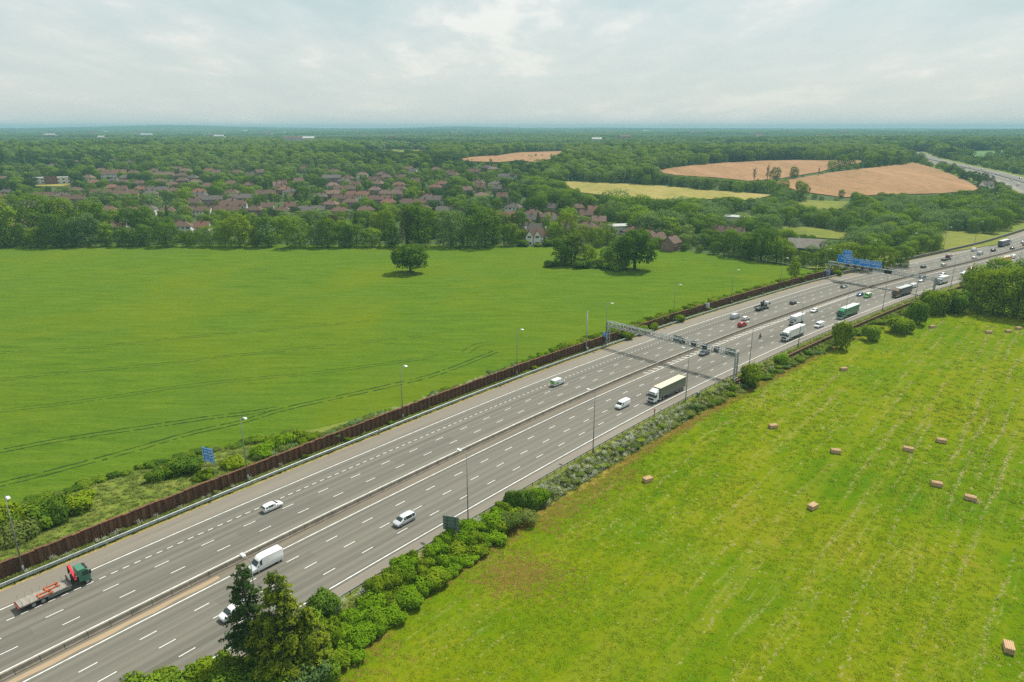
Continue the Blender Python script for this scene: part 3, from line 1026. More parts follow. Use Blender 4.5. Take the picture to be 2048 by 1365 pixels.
BUSH = {}
for kd, lf in (('lime', 0.30), ('fresh', 0.28), ('broad', 0.26), ('dark', 0.26), ('weed', 0.22), ('willow', 0.24)):
    for i in range(3):
        h = R0.uniform(2.2, 2.9)
        BUSH.setdefault(kd, []).append((crown_mesh('foliage', bush_lobes(R0, 4.0, h, 11), 3000, lf, LEAF[kd], 90 + i + 10 * len(BUSH), 0.35), h, 4.0))


def stem_mesh():
    m = MB(); rng = random.Random(3)
    for i in range(7):
        a = rng.uniform(0, 6.28); m.bar((0, 0, -0.2), (math.cos(a) * rng.uniform(.3, 1), math.sin(a) * rng.uniform(.3, 1), rng.uniform(.9, 1.7)), 0.06, 5, 0.02)
    me = m.mesh('stem'); me.materials.append(M['bark']); return me


STEM = stem_mesh()


def recolor(o, mat):
    if mat is None: return
    o.material_slots[0].link = 'OBJECT'; o.material_slots[0].material = mat


def tree(kind, loc, h, label, group=None, wf=1.0, mat=None, name=None, idx=None, cat='tree', rng=random.Random(11)):
    pr = PROTO[kind]; cr, tk, ph, pw = pr[(rng.randrange(len(pr)) if idx is None else idx) % len(pr)]
    nm = name or {'broad': 'broadleaf_tree', 'tall': 'tall_tree', 'oak': 'oak_tree', 'willow': 'willow_tree', 'conifer': 'conifer_tree', 'dead': 'bare_tree'}[kind]
    e = empty(nm, loc, rng.uniform(0, 6.28)); s = h / ph; e.scale = (s * wf, s * wf, s)
    c = link('crown', cr, None, e); recolor(c, LEAF[mat] if mat else None)
    link('trunk', tk, None, e)
    tag(e, label, cat, group)
    return e


def bush(kind, loc, w, h, label, group=None, name='shrub', rng=random.Random(5)):
    me, ph, pw = rng.choice(BUSH[kind])
    e = empty(name, loc, rng.uniform(0, 6.28)); e.scale = (w / pw, w / pw, h / ph)
    link('foliage', me, None, e); link('stem', STEM, None, e)
    tag(e, label, 'shrub', group)
    return e


# ------------------------------------------------------------------ scattering (for what nobody could count)
def scatter(name, pts, scale, rz, meshes, label, seed=0, pick=None, tilt=0.0):
    """One object: a cloud of points carrying small plants, by geometry nodes."""
    n = len(pts)
    me = bpy.data.meshes.new(name)
    me.vertices.add(n); me.vertices.foreach_set('co', np.asarray(pts, np.float32).ravel())
    sc = np.asarray(scale, np.float32)
    if sc.ndim == 1: sc = np.repeat(sc[:, None], 3, 1)
    a = me.attributes.new('sc', 'FLOAT_VECTOR', 'POINT'); a.data.foreach_set('vector', sc.ravel())
    rot = np.zeros((n, 3), np.float32); rot[:, 2] = rz
    if tilt: rot[:, :2] = np.random.default_rng(seed).normal(size=(n, 2)) * tilt
    a = me.attributes.new('rt', 'FLOAT_VECTOR', 'POINT'); a.data.foreach_set('vector', rot.ravel())
    a = me.attributes.new('pk', 'INT', 'POINT'); a.data.foreach_set('value', (np.random.default_rng(seed).integers(0, len(meshes), n) if pick is None else np.asarray(pick)).astype(np.int32))
    o = link(name, me); tag(o, label, kind='stuff')
    col = bpy.data.collections.new(name + '_kinds')
    for k, q in enumerate(meshes): col.objects.link(bpy.data.objects.new('%s_kind_%02d' % (name, k), q))
    ng = bpy.data.node_groups.new(name, 'GeometryNodeTree')
    ng.interface.new_socket('Geometry', in_out='INPUT', socket_type='NodeSocketGeometry')
    ng.interface.new_socket('Geometry', in_out='OUTPUT', socket_type='NodeSocketGeometry')
    N, Lk = ng.nodes, ng.links
    gi, go = N.new('NodeGroupInput'), N.new('NodeGroupOutput')
    ci = N.new('GeometryNodeCollectionInfo'); ci.inputs['Collection'].default_value = col
    ci.inputs['Separate Children'].default_value = True; ci.inputs['Reset Children'].default_value = True
    ip = N.new('GeometryNodeInstanceOnPoints'); ip.inputs['Pick Instance'].default_value = True
    def na(nm, tp):
        q = N.new('GeometryNodeInputNamedAttribute'); q.data_type = tp; q.inputs['Name'].default_value = nm; return q.outputs['Attribute']
    Lk.new(gi.outputs[0], ip.inputs['Points']); Lk.new(ci.outputs[0], ip.inputs['Instance'])
    Lk.new(na('pk', 'INT'), ip.inputs['Instance Index']); Lk.new(na('sc', 'FLOAT_VECTOR'), ip.inputs['Scale'])
    e2r = N.new('FunctionNodeEulerToRotation'); Lk.new(na('rt', 'FLOAT_VECTOR'), e2r.inputs[0]); Lk.new(e2r.outputs[0], ip.inputs['Rotation'])
    Lk.new(ip.outputs[0], go.inputs[0])
    md = o.modifiers.new('scatter', 'NODES'); md.node_group = ng
    return o


def jitter_grid(x0, x1, y0, y1, sp, rng, jit=0.42):
    gx, gy = np.meshgrid(np.arange(x0, x1, sp), np.arange(y0, y1, sp))
    gx = gx.ravel() + rng.uniform(-jit, jit, gx.size) * sp; gy = gy.ravel() + rng.uniform(-jit, jit, gy.size) * sp
    return gx, gy


def tuft_mesh(name, n, h, r, mat, seed, wid=0.03, lift=0.55):
    rng = np.random.default_rng(seed); m = MB()
    tint = []
    for i in range(n):
        a, b = rng.uniform(0, 6.28, 2); q = r * math.sqrt(rng.random())
        p = Vector((math.cos(a) * q, math.sin(a) * q, 0)); hh = h * rng.uniform(.5, 1.2); w = wid * rng.uniform(.7, 1.3)
        d = Vector((math.cos(b), math.sin(b), 0)); s = Vector((-d.y, d.x, 0)) * w
        m.poly([p + s, p - s, p + d * hh * 0.85 + Vector((0, 0, hh * lift))]); tint.append(rng.random())
    me = m.mesh(name); me.materials.append(mat)
    at = me.attributes.new('tint', 'FLOAT', 'FACE'); at.data.foreach_set('value', np.array(tint, np.float32))
    bend_normals(me, np.repeat(np.c_[rng.normal(size=(n, 2)) * .25, np.ones(n)], 3, 0))
    return me


def flower_mesh(name, seed):
    rng = np.random.default_rng(seed); n = 60
    pos = np.c_[rng.normal(size=(n, 2)) * 0.35, rng.uniform(0.35, 1.1, n)]
    nor = np.c_[rng.normal(size=(n, 2)) * 0.3, np.ones(n)]
    return leaf_mesh(name, pos, nor, rng.uniform(.07, .15, n), rng.random(n), LEAF['flower'], None, 1.0, rng, shade=nor)

# ------------------------------------------------------------------ the town
def mat_tiles(name, base):
    t = NT(name)
    co = t.coord()
    per = t.n.new('ShaderNodeObjectInfo').outputs['Random']
    n = t.noise(co, 1.2, 5, 0.65)
    w = t.n.new('ShaderNodeTexWave'); w.inputs['Scale'].default_value = 1.6; w.bands_direction = 'Z'; t.l.new(co, w.inputs['Vector'])
    c = t.mix(t.lin(n, 0.3, 0.72), tuple(x * 0.62 for x in base), tuple(x * 1.2 for x in base))
    c = t.mix(t.math('MULTIPLY', w.outputs['Fac'], 0.25), c, tuple(x * 0.6 for x in base))
    c = t.mix(t.math('MULTIPLY', per, 0.45), c, (base[0] * 0.72, base[1] * 0.85, base[2] * 0.95))
    return t.done(c, 0.85, 0, 0.2)


def mat_brick(name, base):
    t = NT(name)
    b = t.n.new('ShaderNodeTexBrick'); b.inputs['Scale'].default_value = 3.0
    b.inputs['Color1'].default_value = (*base, 1); b.inputs['Color2'].default_value = (*[x * 0.75 for x in base], 1)
    b.inputs['Mortar'].default_value = (0.3, 0.27, 0.23, 1)
    t.l.new(t.mapping(t.coord(), (1, 1, 1), rot=(math.pi / 2, 0, 0)), b.inputs['Vector'])
    return t.done(t.mix(t.lin(t.noise(t.coord(), 0.8, 4), .3, .8), b.outputs['Color'], tuple(x * .8 for x in base)), 0.9, 0, 0.15)


ROOF = {'brown': mat_tiles('brown_roof_tiles', (0.152, 0.094, 0.068)), 'red': mat_tiles('red_roof_tiles', (0.21, 0.105, 0.07)),
        'grey': mat_tiles('grey_brown_roof_tiles', (0.135, 0.112, 0.098)), 'pink': mat_tiles('pale_red_roof_tiles', (0.20, 0.13, 0.10))}
WALL = {'brick': mat_brick('red_brick', (0.24, 0.105, 0.07)), 'white': plain('white_render', (0.66, 0.65, 0.60), 0.9, 0, 0.1, 0.5),
        'cream': plain('cream_render', (0.52, 0.46, 0.36), 0.9, 0, 0.1, 0.5), 'tan': mat_brick('tan_brick', (0.30, 0.19, 0.13))}
M['pane'] = plain('window_glass', (0.035, 0.042, 0.048), 0.12, 0, 0.2, 1.0, 0.6)
M['frame'] = plain('white_window_frame', (0.70, 0.70, 0.68), 0.5)
M['door'] = plain('painted_door', (0.12, 0.06, 0.045), 0.5)


def window_parts(w, h):
    f = MB()
    for x0, x1, z0, z1 in ((-w / 2 - .08, -w / 2 + .02, -h / 2, h / 2), (w / 2 - .02, w / 2 + .08, -h / 2, h / 2), (-w / 2 - .08, w / 2 + .08, h / 2 - .02, h / 2 + .08), (-w / 2 - .12, w / 2 + .12, -h / 2 - .1, -h / 2 + .02), (-.04, .04, -h / 2, h / 2)):
        f.box(x0, x1, -0.10, 0.02, z0, z1)
    fm = f.mesh('window'); fm.materials.append(M['frame'])
    g = MB(); g.box(-w / 2, w / 2, -0.05, 0.03, -h / 2, h / 2); gm = g.mesh('pane'); gm.materials.append(M['pane'])
    return fm, gm


WIN = {'s': window_parts(1.3, 1.2), 'b': window_parts(2.2, 1.35)}


def add_window(parent, x, y, z, rz=0.0, k='s'):
    o = link('window', WIN[k][0], None, parent); o.location = (x, y, z); o.rotation_euler = (0, 0, rz)
    link('pane', WIN[k][1], None, o)


def gable_roof(m, w, d, e, r, o=0.4, m0=0):
    """Ridge along x; slabs of tiles with real thickness."""
    x0, x1 = -w / 2 - o, w / 2 + o
    for s in (-1, 1):
        y1, z1 = s * (d / 2 + o), e - o * (r - e) / (d / 2)
        m.prism([(y1, z1), (0, r), (0, r + .22), (y1, z1 + .2)], x0, x1, m0)


def hip_roof(m, w, d, e, r, o=0.45):
    a, b = w / 2 + o, d / 2 + o; rx = max(0.4, w / 2 - d / 2)
    z = e - 0.15
    v = [(-a, -b, z), (a, -b, z), (a, b, z), (-a, b, z), (-rx, 0, r), (rx, 0, r)]
    n = len(m.v); m.v += v
    for f in ((0, 1, 5, 4), (1, 2, 5), (2, 3, 4, 5), (3, 0, 4), (3, 2, 1, 0)): m.f.append(tuple(n + i for i in f)); m.m.append(0)


def make_house(w, d, e, r, style, units=2, chim=2):
    root = empty('house')
    m = MB(); m.box(-w / 2, w / 2, -d / 2, d / 2, -1.5, e)
    if style != 'hip':
        for sx in (-1, 1): m.prism([(-d / 2, e), (d / 2, e), (0, r - .05)], sx * w / 2 - (0.15 if sx > 0 else 0), sx * w / 2 + (0.15 if sx < 0 else 0))
    m.build('wall', WALL['brick'], root)
    q = MB(); (hip_roof if style == 'hip' else gable_roof)(q, w, d, e, r)
    rf = q.build('roof', ROOF['brown'], root)
    for i in range(chim):
        x = 0 if chim == 1 else -w / 2 + 0.9 + (w - 1.8) * i / (chim - 1)
        if style == 'hip': x *= 0.45
        c = MB(); c.box(x - .45, x + .45, -.35, .35, r - 1.0, r + 1.15); c.box(x - .52, x + .52, -.42, .42, r + 1.15, r + 1.3)
        for k in (-.22, .22): c.bar((x + k, 0, r + 1.3), (x + k, 0, r + 1.7), .12, 6)
        c.build('chimney', WALL['brick'], rf)
    uw = w / units
    for i in range(units):
        cx = -w / 2 + uw * (i + .5)
        add_window(root, cx - uw * .24, -d / 2, e - 1.25, 0, 's'); add_window(root, cx + uw * .22, -d / 2, e - 1.25, 0, 'b' if uw > 5.5 else 's')
        add_window(root, cx + uw * .22, -d / 2, e - 3.85, 0, 'b' if uw > 5.5 else 's')
        dm = MB(); dm.box(cx - uw * .24 - .45, cx - uw * .24 + .45, -d / 2 - .06, -d / 2 + .02, 0, 2.05); dr = dm.build('door', M['door'], root)
        hm = MB(); hm.box(cx - uw * .24 + .28, cx - uw * .24 + .34, -d / 2 - .12, -d / 2 - .05, 1, 1.15); hm.build('handle', M['galv'], dr)
    for sx in (-1, 1): add_window(root, sx * w / 2, 0.5, e - 1.3, sx * math.pi / 2, 's')
    return root


HOUSE = {'semi': make_house(13.5, 8, 5.1, 8.3, 'hip', 2, 2), 'gab': make_house(10, 8, 5.0, 8.4, 'gable', 1, 1),
         'ter': make_house(22, 8, 5.1, 8.4, 'gable', 4, 3), 'cot': make_house(25, 7.5, 4.8, 8.0, 'gable', 5, 5)}
HOUSE_USED = set()
HOUSES = []          # (x, y, half width, height) used to keep trees from standing in front


def house(kind, u, v, rot, roof, wall, label, group):
    p = gp(u, v)
    src = HOUSE[kind]
    if kind in HOUSE_USED: o = copy_tree(src)
    else: o = src; HOUSE_USED.add(kind)
    o.location = p; o.rotation_euler = (0, 0, rot + math.atan2(-p.x, p.y) * 0.5)
    for c in o.children:
        if c.name.startswith('wall'): recolor(c, WALL[wall])
        if c.name.startswith('roof'): recolor(c, ROOF[roof])
    tag(o, label, 'house', group)
    HOUSES.append((p.x, p.y, {'semi': 7, 'gab': 5.5, 'ter': 11, 'cot': 12}[kind], 8.2))
    return o


_rows = {
    'row behind the hedgerow': [(38, 462, 'gab', 'red', 'tan'), (243, 468, 'gab', 'brown', 'white'), (365, 466, 'semi', 'brown', 'white'), (408, 468, 'gab', 'red', 'white')],
    'second town row': [(-12, 428, 'semi', 'brown', 'brick'), (94, 432, 'gab', 'brown', 'brick'), (143, 430, 'ter', 'grey', 'brick'), (217, 432, 'semi', 'brown', 'tan'), (264, 434, 'semi', 'brown', 'white'), (297, 430, 'semi', 'grey', 'white'), (336, 434, 'semi', 'brown', 'brick'),
                                 (396, 434, 'ter', 'brown', 'white'), (458, 432, 'ter', 'brown', 'brick'), (511, 432, 'semi', 'brown', 'brick'), (566, 433, 'semi', 'brown', 'brick'), (622, 433, 'ter', 'grey', 'brick'), (680, 434, 'semi', 'brown', 'brick'), (732, 432, 'semi', 'brown', 'tan'), (899, 434, 'ter', 'grey', 'tan')],
    'third town row': [(16, 396, 'semi', 'grey', 'tan'), (208, 396, 'ter', 'brown', 'white'), (253, 398, 'ter', 'brown', 'tan'), (302, 398, 'semi', 'grey', 'tan'), (350, 392, 'semi', 'brown', 'tan'), (399, 394, 'semi', 'red', 'white'), (465, 396, 'semi', 'brown', 'white'), (529, 398, 'ter', 'brown', 'tan'),
                              (590, 402, 'semi', 'brown', 'tan'), (640, 404, 'semi', 'grey', 'tan'), (690, 408, 'ter', 'brown', 'tan'), (762, 410, 'ter', 'brown', 'tan'), (856, 406, 'semi', 'brown', 'white'), (964, 402, 'semi', 'pink', 'tan')],
    'fourth town row': [(6, 368, 'gab', 'pink', 'brick'), (248, 374, 'semi', 'brown', 'tan'), (280, 376, 'semi', 'brown', 'tan'), (321, 372, 'semi', 'brown', 'white'), (366, 370, 'semi', 'brown', 'brick'), (392, 374, 'semi', 'pink', 'tan'), (463, 376, 'semi', 'brown', 'brick'), (500, 380, 'semi', 'brown', 'tan'), (560, 384, 'semi', 'brown', 'tan'), (690, 388, 'ter', 'brown', 'tan'), (750, 390, 'semi', 'pink', 'tan'), (800, 388, 'semi', 'brown', 'white')],
    'scattered roofs high up the town': [(108, 340, 'semi', 'cream' and 'grey', 'cream'), (157, 332, 'semi', 'pink', 'tan'), (228, 330, 'ter', 'grey', 'tan'), (262, 332, 'semi', 'grey', 'tan'), (311, 350, 'semi', 'brown', 'tan'), (610, 345, 'semi', 'brown', 'tan'), (725, 358, 'semi', 'pink', 'white'), (1015, 362, 'ter', 'grey', 'white')],
    'group behind the oak clumps': [(1066, 440, 'semi', 'brown', 'tan'), (1098, 446, 'semi', 'brown', 'tan'), (1172, 442, 'gab', 'brown', 'brick'), (1142, 470, 'semi', 'grey', 'tan'), (1172, 468, 'semi', 'brown', 'tan'), (1205, 472, 'semi', 'brown', 'white')],
    'group at the crop field corner': [(1268, 478, 'semi', 'brown', 'tan'), (1292, 486, 'semi', 'brown', 'brick'), (1312, 493, 'gab', 'brown', 'brick')],
}
_rr = random.Random(4)
for _rn, _L in _rows.items():
    for _i, (u, v, k, rf, wl_) in enumerate(sorted(_L)):
        kn = {'semi': 'house pair', 'gab': 'gabled house', 'ter': 'terrace', 'cot': 'row of cottages'}[k]
        rot = _rr.uniform(-.25, .25) + (0.5 if 'corner' in _rn else 0)
        house(k, u, v, rot, rf, wl_, '%s roof %s, %s from left in the %s' % ({'brown': 'brown', 'red': 'red', 'grey': 'grey brown', 'pink': 'pale red'}[rf], kn, nth(_i), _rn), 'houses of the town')
house('gab', 1342, 501, 1.0, 'brown', 'brick', 'plain brick gable end house at the corner of the crop field', 'houses of the town')
house('cot', 1450, 478, -0.55, 'brown', 'cream', 'row of cottages with many chimneys near the grey barn', 'houses of the town')
house('gab', 1972, 379, 0.3, 'grey', 'white', 'small white house beside the far stretch of motorway', 'houses of the town')

# more roofs showing between the rows
_ex, _t = [], 0
_hr = random.Random(15)
while len(_ex) < 94 and _t < 6000:
    _t += 1
    u = _hr.uniform(-10, 1010); v = _hr.uniform(342, 436)
    if _t % 7 == 0: u, v = _hr.uniform(1000, 1235), _hr.uniform(424, 472)
    elif u > 860 and v > 415: continue
    if u < 170 and v < 380: continue
    p = gp(u, v)
    if any((p.x - a) ** 2 + (p.y - b) ** 2 < (w + 10) ** 2 for a, b, w, _ in HOUSES): continue
    _ex.append((u, v)); HOUSES.append((p.x, p.y, 7, 8.2))
HOUSES = HOUSES[:-len(_ex)]
for _i, (u, v) in enumerate(sorted(_ex)):
    k = _hr.choice(('semi', 'semi', 'ter', 'gab')); rf = _hr.choice(('brown', 'brown', 'brown', 'grey', 'grey', 'pink', 'red')); wl_ = _hr.choice(('tan', 'brick', 'white', 'tan'))
    house(k, u, v, _hr.uniform(-.5, .5), rf, wl_, '%s roof %s, %s from left among houses between the town rows' % ({'brown': 'brown', 'red': 'red', 'grey': 'grey brown', 'pink': 'pale red'}[rf], {'semi': 'house pair', 'gab': 'gabled house', 'ter': 'terrace'}[k], nth(_i)), 'houses of the town')


def white_house():
    p = gp(1072, 489); root = empty('house', p, 0.08)
    m = MB(); m.box(-7, 7, -3.5, 4, -0.5, 5.6)
    for x in (-4.6, 0.4): m.prism([(x - 2.3, 5.6), (x + 2.3, 5.6), (x, 9.0)], 0, 0.01)
    m = MB(); m.box(-7.2, 7.2, -3.5, 4, -0.5, 5.6)
    for x in (-4.7, 0.2):
        n = len(m.v)
        m.box(x - 2.2, x + 2.2, -4.6, -3.4, -0.5, 5.6)
        m.poly([(x - 2.2, -4.6, 5.6), (x + 2.2, -4.6, 5.6), (x, -4.6, 9.2)])
    m.box(3.2, 7.3, -4.2, -3.4, -0.5, 3.6)
    for sx in (-7.2, 7.2): m.poly([(sx, -3.5, 5.6), (sx, 4, 5.6), (sx, .25, 9.2)])
    m.build('wall', WALL['white'], root)
    q = MB(); gable_roof(q, 14.4, 7.5, 5.6, 9.4)
    for v in range(len(q.v)): q.v[v] = (q.v[v][0], q.v[v][1] + .25, q.v[v][2])
    for x in (-4.7, 0.2):
        for s in (-1, 1):
            q.poly([(x, -4.9, 9.35), (x + s * 2.55, -4.9, 5.2), (x + s * 2.55, -2.5, 5.2), (x, .2, 9.35)])
            q.poly([(x, -4.9, 9.2), (x + s * 2.55, -4.9, 5.05), (x + s * 2.55, -2.5, 5.05), (x, .2, 9.2)])
    rf = q.build('roof', ROOF['brown'], root)
    c = MB(); c.box(-7.0, -6.0, 0, .8, 8.4, 11); c.build('chimney', WALL['white'], rf)
    c = MB(); c.box(5.6, 6.6, 0, .8, 8.4, 10.8); c.build('chimney', WALL['white'], rf)
    for x in (-4.7, 0.2):
        add_window(root, x, -4.62, 1.5, 0, 'b'); add_window(root, x, -4.62, 5.3, 0, 'b')
    add_window(root, 5.2, -4.22, 1.4, 0, 'b'); add_window(root, 4.8, -3.52, 4.4, 0, 's')
    tag(root, 'white rendered house with twin gables at the edge of the crop field', 'house', 'houses of the town')
    HOUSES.append((p.x, p.y, 8, 9))


white_house()


def block(name, u, v, w, d, h, rot, wall, roof, label, cat='building', bands=True, up=0.5):
    p = gp(u, v); root = empty(name, p, rot + math.atan2(-p.x, p.y) * 0.5)
    m = MB(); m.box(-w / 2, w / 2, -d / 2, d / 2, -3, h); m.build('wall', wall, root)
    q = MB(); q.box(-w / 2 - .4, w / 2 + .4, -d / 2 - .4, d / 2 + .4, h, h + up); q.build('roof', roof, root)
    if bands:
        n = max(2, int(w / 5))
        for k in range(max(1, int(h / 3.3))):
            for i in range(n):
                add_window(root, -w / 2 + w * (i + .5) / n, -d / 2, 1.8 + 3.3 * k, 0, 'b')
    tag(root, label, cat)
    HOUSES.append((p.x, p.y, w / 2, h * (2.05 if name == 'warehouse' else 1)))
    return root


_wr = plain('pale_flat_roof', (0.36, 0.37, 0.36), 0.7, 0, 0.12, 0.2)
_gr = plain('grey_sheet_roof', (0.26, 0.26, 0.25), 0.7, 0, 0.15, 0.3)
_sch = block('school', 105, 368, 42, 12, 7.0, 0.05, WALL['white'], _wr, 'flat roofed school with white bands and a brick middle')
_m = MB(); _m.box(-6, 7, -6.6, -6.0, -1, 8.4); _m.build('stair_tower', WALL['brick'], _sch)
block('warehouse', 288, 302, 60, 40, 9, 0.1, WALL['white'], _wr, 'short white warehouse left of the long white warehouse', bands=False)
block('warehouse', 330, 297, 85, 40, 11, 0.0, plain('grey_cladding', (0.30, 0.34, 0.36), 0.7), _gr, 'grey blue warehouse between the white warehouses', bands=False)
block('warehouse', 402, 302, 170, 50, 10, -0.05, WALL['cream'], _wr, 'long white roofed warehouse among the distant trees', bands=False)
block('shed', 1236, 466, 18, 12, 5.0, 0.3, WALL['white'], _wr, 'white flat roofed shed behind the corner houses')
block('shed', 1476, 446, 22, 12, 4.5, -0.4, WALL['cream'], _wr, 'low pale shed in the yard behind the cottages', bands=False)


def barn():
    p = gp(1612, 503); root = empty('barn', p, -0.35)
    m = MB(); m.box(-10, 10, -5.5, 5.5, -.5, 3.4)
    for sx in (-10, 10): m.poly([(sx, -5.5, 3.4), (sx, 5.5, 3.4), (sx, 0, 7.4)])
    m.build('wall', plain('dark_boarding', (0.10, 0.085, 0.07), 0.9), root)
    q = MB(); gable_roof(q, 20, 11, 3.4, 7.4, .8); q.build('roof', plain('grey_barn_roof', (0.19, 0.17, 0.145), 0.85, 0, .2, .4), root)
    g = MB(); g.box(-10.9, 10.9, -6.5, -6.25, 2.65, 2.85); g.build('gutter', M['frame'], root)
    tag(root, 'barn with a plain grey pitched roof among the trees', 'barn')
    HOUSES.append((p.x, p.y, 11, 7))


barn()

# ------------------------------------------------------------------ trees of the landscape
def at_px(kind, u, v, hpx, label, group=None, wf=1.0, mat=None, z=None, **kw):
    p = gp(u, v, z); dist = math.hypot(math.hypot(p.x, p.y), CAM_H)
    h = hpx * dist / FPX / 0.97
    return tree(kind, p, h, label, group, wf, mat, **kw)


TREES = []      # (x, y) of trees placed by hand
_edge = [(10, 494, 90, 'tall', 'broad', 1.2), (48, 494, 40, 'broad', 'broad', 0.8), (75, 495, 34, 'broad', 'fresh', 1.1), (113, 494, 58, 'broad', 'dark', 1.0), (146, 493, 46, 'broad', 'willow', 0.9), (178, 493, 60, 'broad', 'willow', .85),
         (215, 493, 44, 'tall', 'broad', 1.2), (252, 493, 36, 'broad', 'dark', 1.2), (287, 493, 40, 'broad', 'dark', 1.2), (333, 494, 46, 'broad', 'broad', 1.1), (380, 494, 30, 'broad', 'fresh', 1.0), (420, 494, 40, 'broad', 'broad', 1.1),
         (452, 494, 44, 'broad', 'broad', .8), (480, 494, 64, 'broad', 'fresh', .9), (512, 494, 40, 'tall', 'fresh', .8), (537, 494, 66, 'tall', 'dark', 1.15), (598, 495, 60, 'broad', 'broad', 1.0), (634, 495, 46, 'broad', 'willow', .7), (655, 495, 64, 'tall', 'broad', 1.1),
         (690, 495, 54, 'tall', 'dark', 1.2), (714, 494, 46, 'broad', 'broad', .9), (745, 494, 40, 'broad', 'broad', 1.2), (783, 494, 58, 'tall', 'dark', 1.2), (815, 494, 70, 'dead', 'bare', 1.0), (838, 493, 86, 'tall', 'broad', 1.25), (903, 494, 70, 'broad', 'willow', .95),
         (935, 493, 40, 'broad', 'broad', .8), (970, 493, 78, 'broad', 'dark', 1.05), (1022, 492, 44, 'broad', 'broad', 0.9), (1046, 490, 30, 'broad', 'fresh', .9), (1108, 489, 42, 'broad', 'broad', .9), (1130, 486, 60, 'broad', 'fresh', .8)]
_nm = {'broad': 'mid green', 'dark': 'dark green', 'fresh': 'fresh yellow green', 'willow': 'pale grey green', 'bare': 'thin brownish', 'lime': 'lime green', 'copper': 'copper red', 'yellow': 'bright yellow', None: 'green'}
for i, (u, v, hp, k, mt, wf) in enumerate(_edge):
    hp = hp * (.92 if u < 800 else 1)
    shape = {'broad': 'rounded', 'tall': 'tall', 'dead': 'half bare'}[k]
    e = at_px(k, u, v, hp, '%s %s tree, %s from left on the crop field edge' % (_nm[mt], shape, nth(i)), 'trees along the far edge of the crop field', wf, mt)
    TREES.append((e.location.x, e.location.y))
_back = [(72, 484, 88, 'broad', 'broad', .9), (128, 482, 84, 'broad', 'fresh', .8), (185, 480, 78, 'broad', 'broad', .85), (206, 482, 76, 'tall', 'dark', 1.3), (268, 478, 62, 'broad', 'dark', 1.0), (290, 470, 58, 'broad', 'broad', .9), (338, 454, 54, 'conifer', 'dark', .85),
         (452, 470, 52, 'broad', 'fresh', .9), (505, 474, 52, 'broad', 'broad', .8), (568, 476, 50, 'tall', 'broad', 1), (668, 470, 44, 'broad', 'copper', .8), (737, 474, 48, 'conifer', 'dark', 1.0), (770, 478, 66, 'broad', 'fresh', .8), (868, 476, 58, 'tall', 'broad', 1.2),
         (1006, 478, 58, 'broad', 'broad', .8), (1036, 476, 62, 'broad', 'dark', .8), (1076, 458, 46, 'conifer', 'dark', 1.0), (1096, 478, 58, 'tall', 'lime', 1.0), (1160, 490, 48, 'broad', 'fresh', 1.0), (1190, 494, 46, 'broad', 'fresh', 1.0), (1215, 488, 40, 'broad', 'broad', 1.0),
         (12, 345, 46, 'conifer', 'dark', 1.0), (48, 338, 42, 'conifer', 'dark', 1.1), (418, 448, 14, 'broad', 'yellow', .9), (312, 410, 12, 'broad', 'yellow', .9), (632, 452, 10, 'broad', 'yellow', 1.0), (846, 394, 10, 'broad', 'yellow', 1.0)]
for i, (u, v, hp, k, mt, wf) in enumerate(sorted(_back)):
    hp = hp * (.84 if hp > 40 else 1)
    shape = {'broad': 'rounded', 'tall': 'tall', 'conifer': 'pointed conifer'}[k]
    e = at_px(k, u, v, hp, '%s %s tree, %s from left in the line behind the hedgerow' % (_nm[mt], shape, nth(i)), 'trees behind the hedgerow', wf, mt)
    TREES.append((e.location.x, e.location.y))
at_px('oak', 822, 546, 54, 'lone dark oak standing by itself in the crop field', None, 1.28, 'dark', z=0, idx=0)
_pair = [('broad', 1142, 529, 62, 'broad', .95, 'rounded green tree behind the half bare tree in the crop field'), ('broad', 1122, 531, 52, 'dark', .95, 'leafy green tree at the left end of the pair of clumps in the crop field'), ('dead', 1150, 531, 62, 'bare', 1.1, 'half bare brownish tree in the clump in the crop field'),
         ('broad', 1176, 532, 40, 'fresh', .9, 'low bushy tree beside the half bare tree in the crop field'), ('broad', 1213, 532, 34, 'broad', 1.0, 'low bushy tree under the broad oaks in the crop field'),
         ('broad', 1234, 535, 58, 'dark', .9, 'dark rounded oak in the middle of the right clump in the crop field'), ('oak', 1270, 540, 76, 'dark', 1.05, 'broad spreading oak with visible trunk at the right end of the oak clumps')]
for k, u, v, hp, mt, wf, lb in _pair: at_px(k, u, v, hp, lb, 'oak clumps in the crop field', wf, mt, z=0)
_bare = [(1508, 362, 26, 'first bare dead tree on the orange barley field'), (1534, 361, 30, 'second bare dead tree on the orange barley field'), (1637, 352, 16, 'bare dead tree by the hedge between the barley fields')]
for u, v, hp, lb in _bare:
    p = gp(u, v); e = tree('dead', p, hp * p.length / FPX, lb, 'dead trees on the barley hillside', .7)
    for c in list(e.children):
        if c.name.startswith('crown'): c.scale = (.6, .6, .8)
        else: recolor(c, M['dead'])
_hill = [(1549, 360, 22, 'dark'), (1588, 357, 20, 'dark'), (1680, 340, 26, 'broad'), (1662, 342, 18, 'broad'), (1697, 337, 24, 'dark'), (1565, 394, 30, 'broad'), (1600, 402, 34, 'broad'), (1682, 396, 14, 'broad'), (1710, 398, 12, 'broad')]
for i, (u, v, hp, mt) in enumerate(_hill):
    e = at_px('broad', u, v, hp, '%s rounded tree, %s of the single trees on the barley hillside' % (_nm[mt], nth(i)), 'single trees on the barley hillside', .9, mt)
    TREES.append((e.location.x, e.location.y))

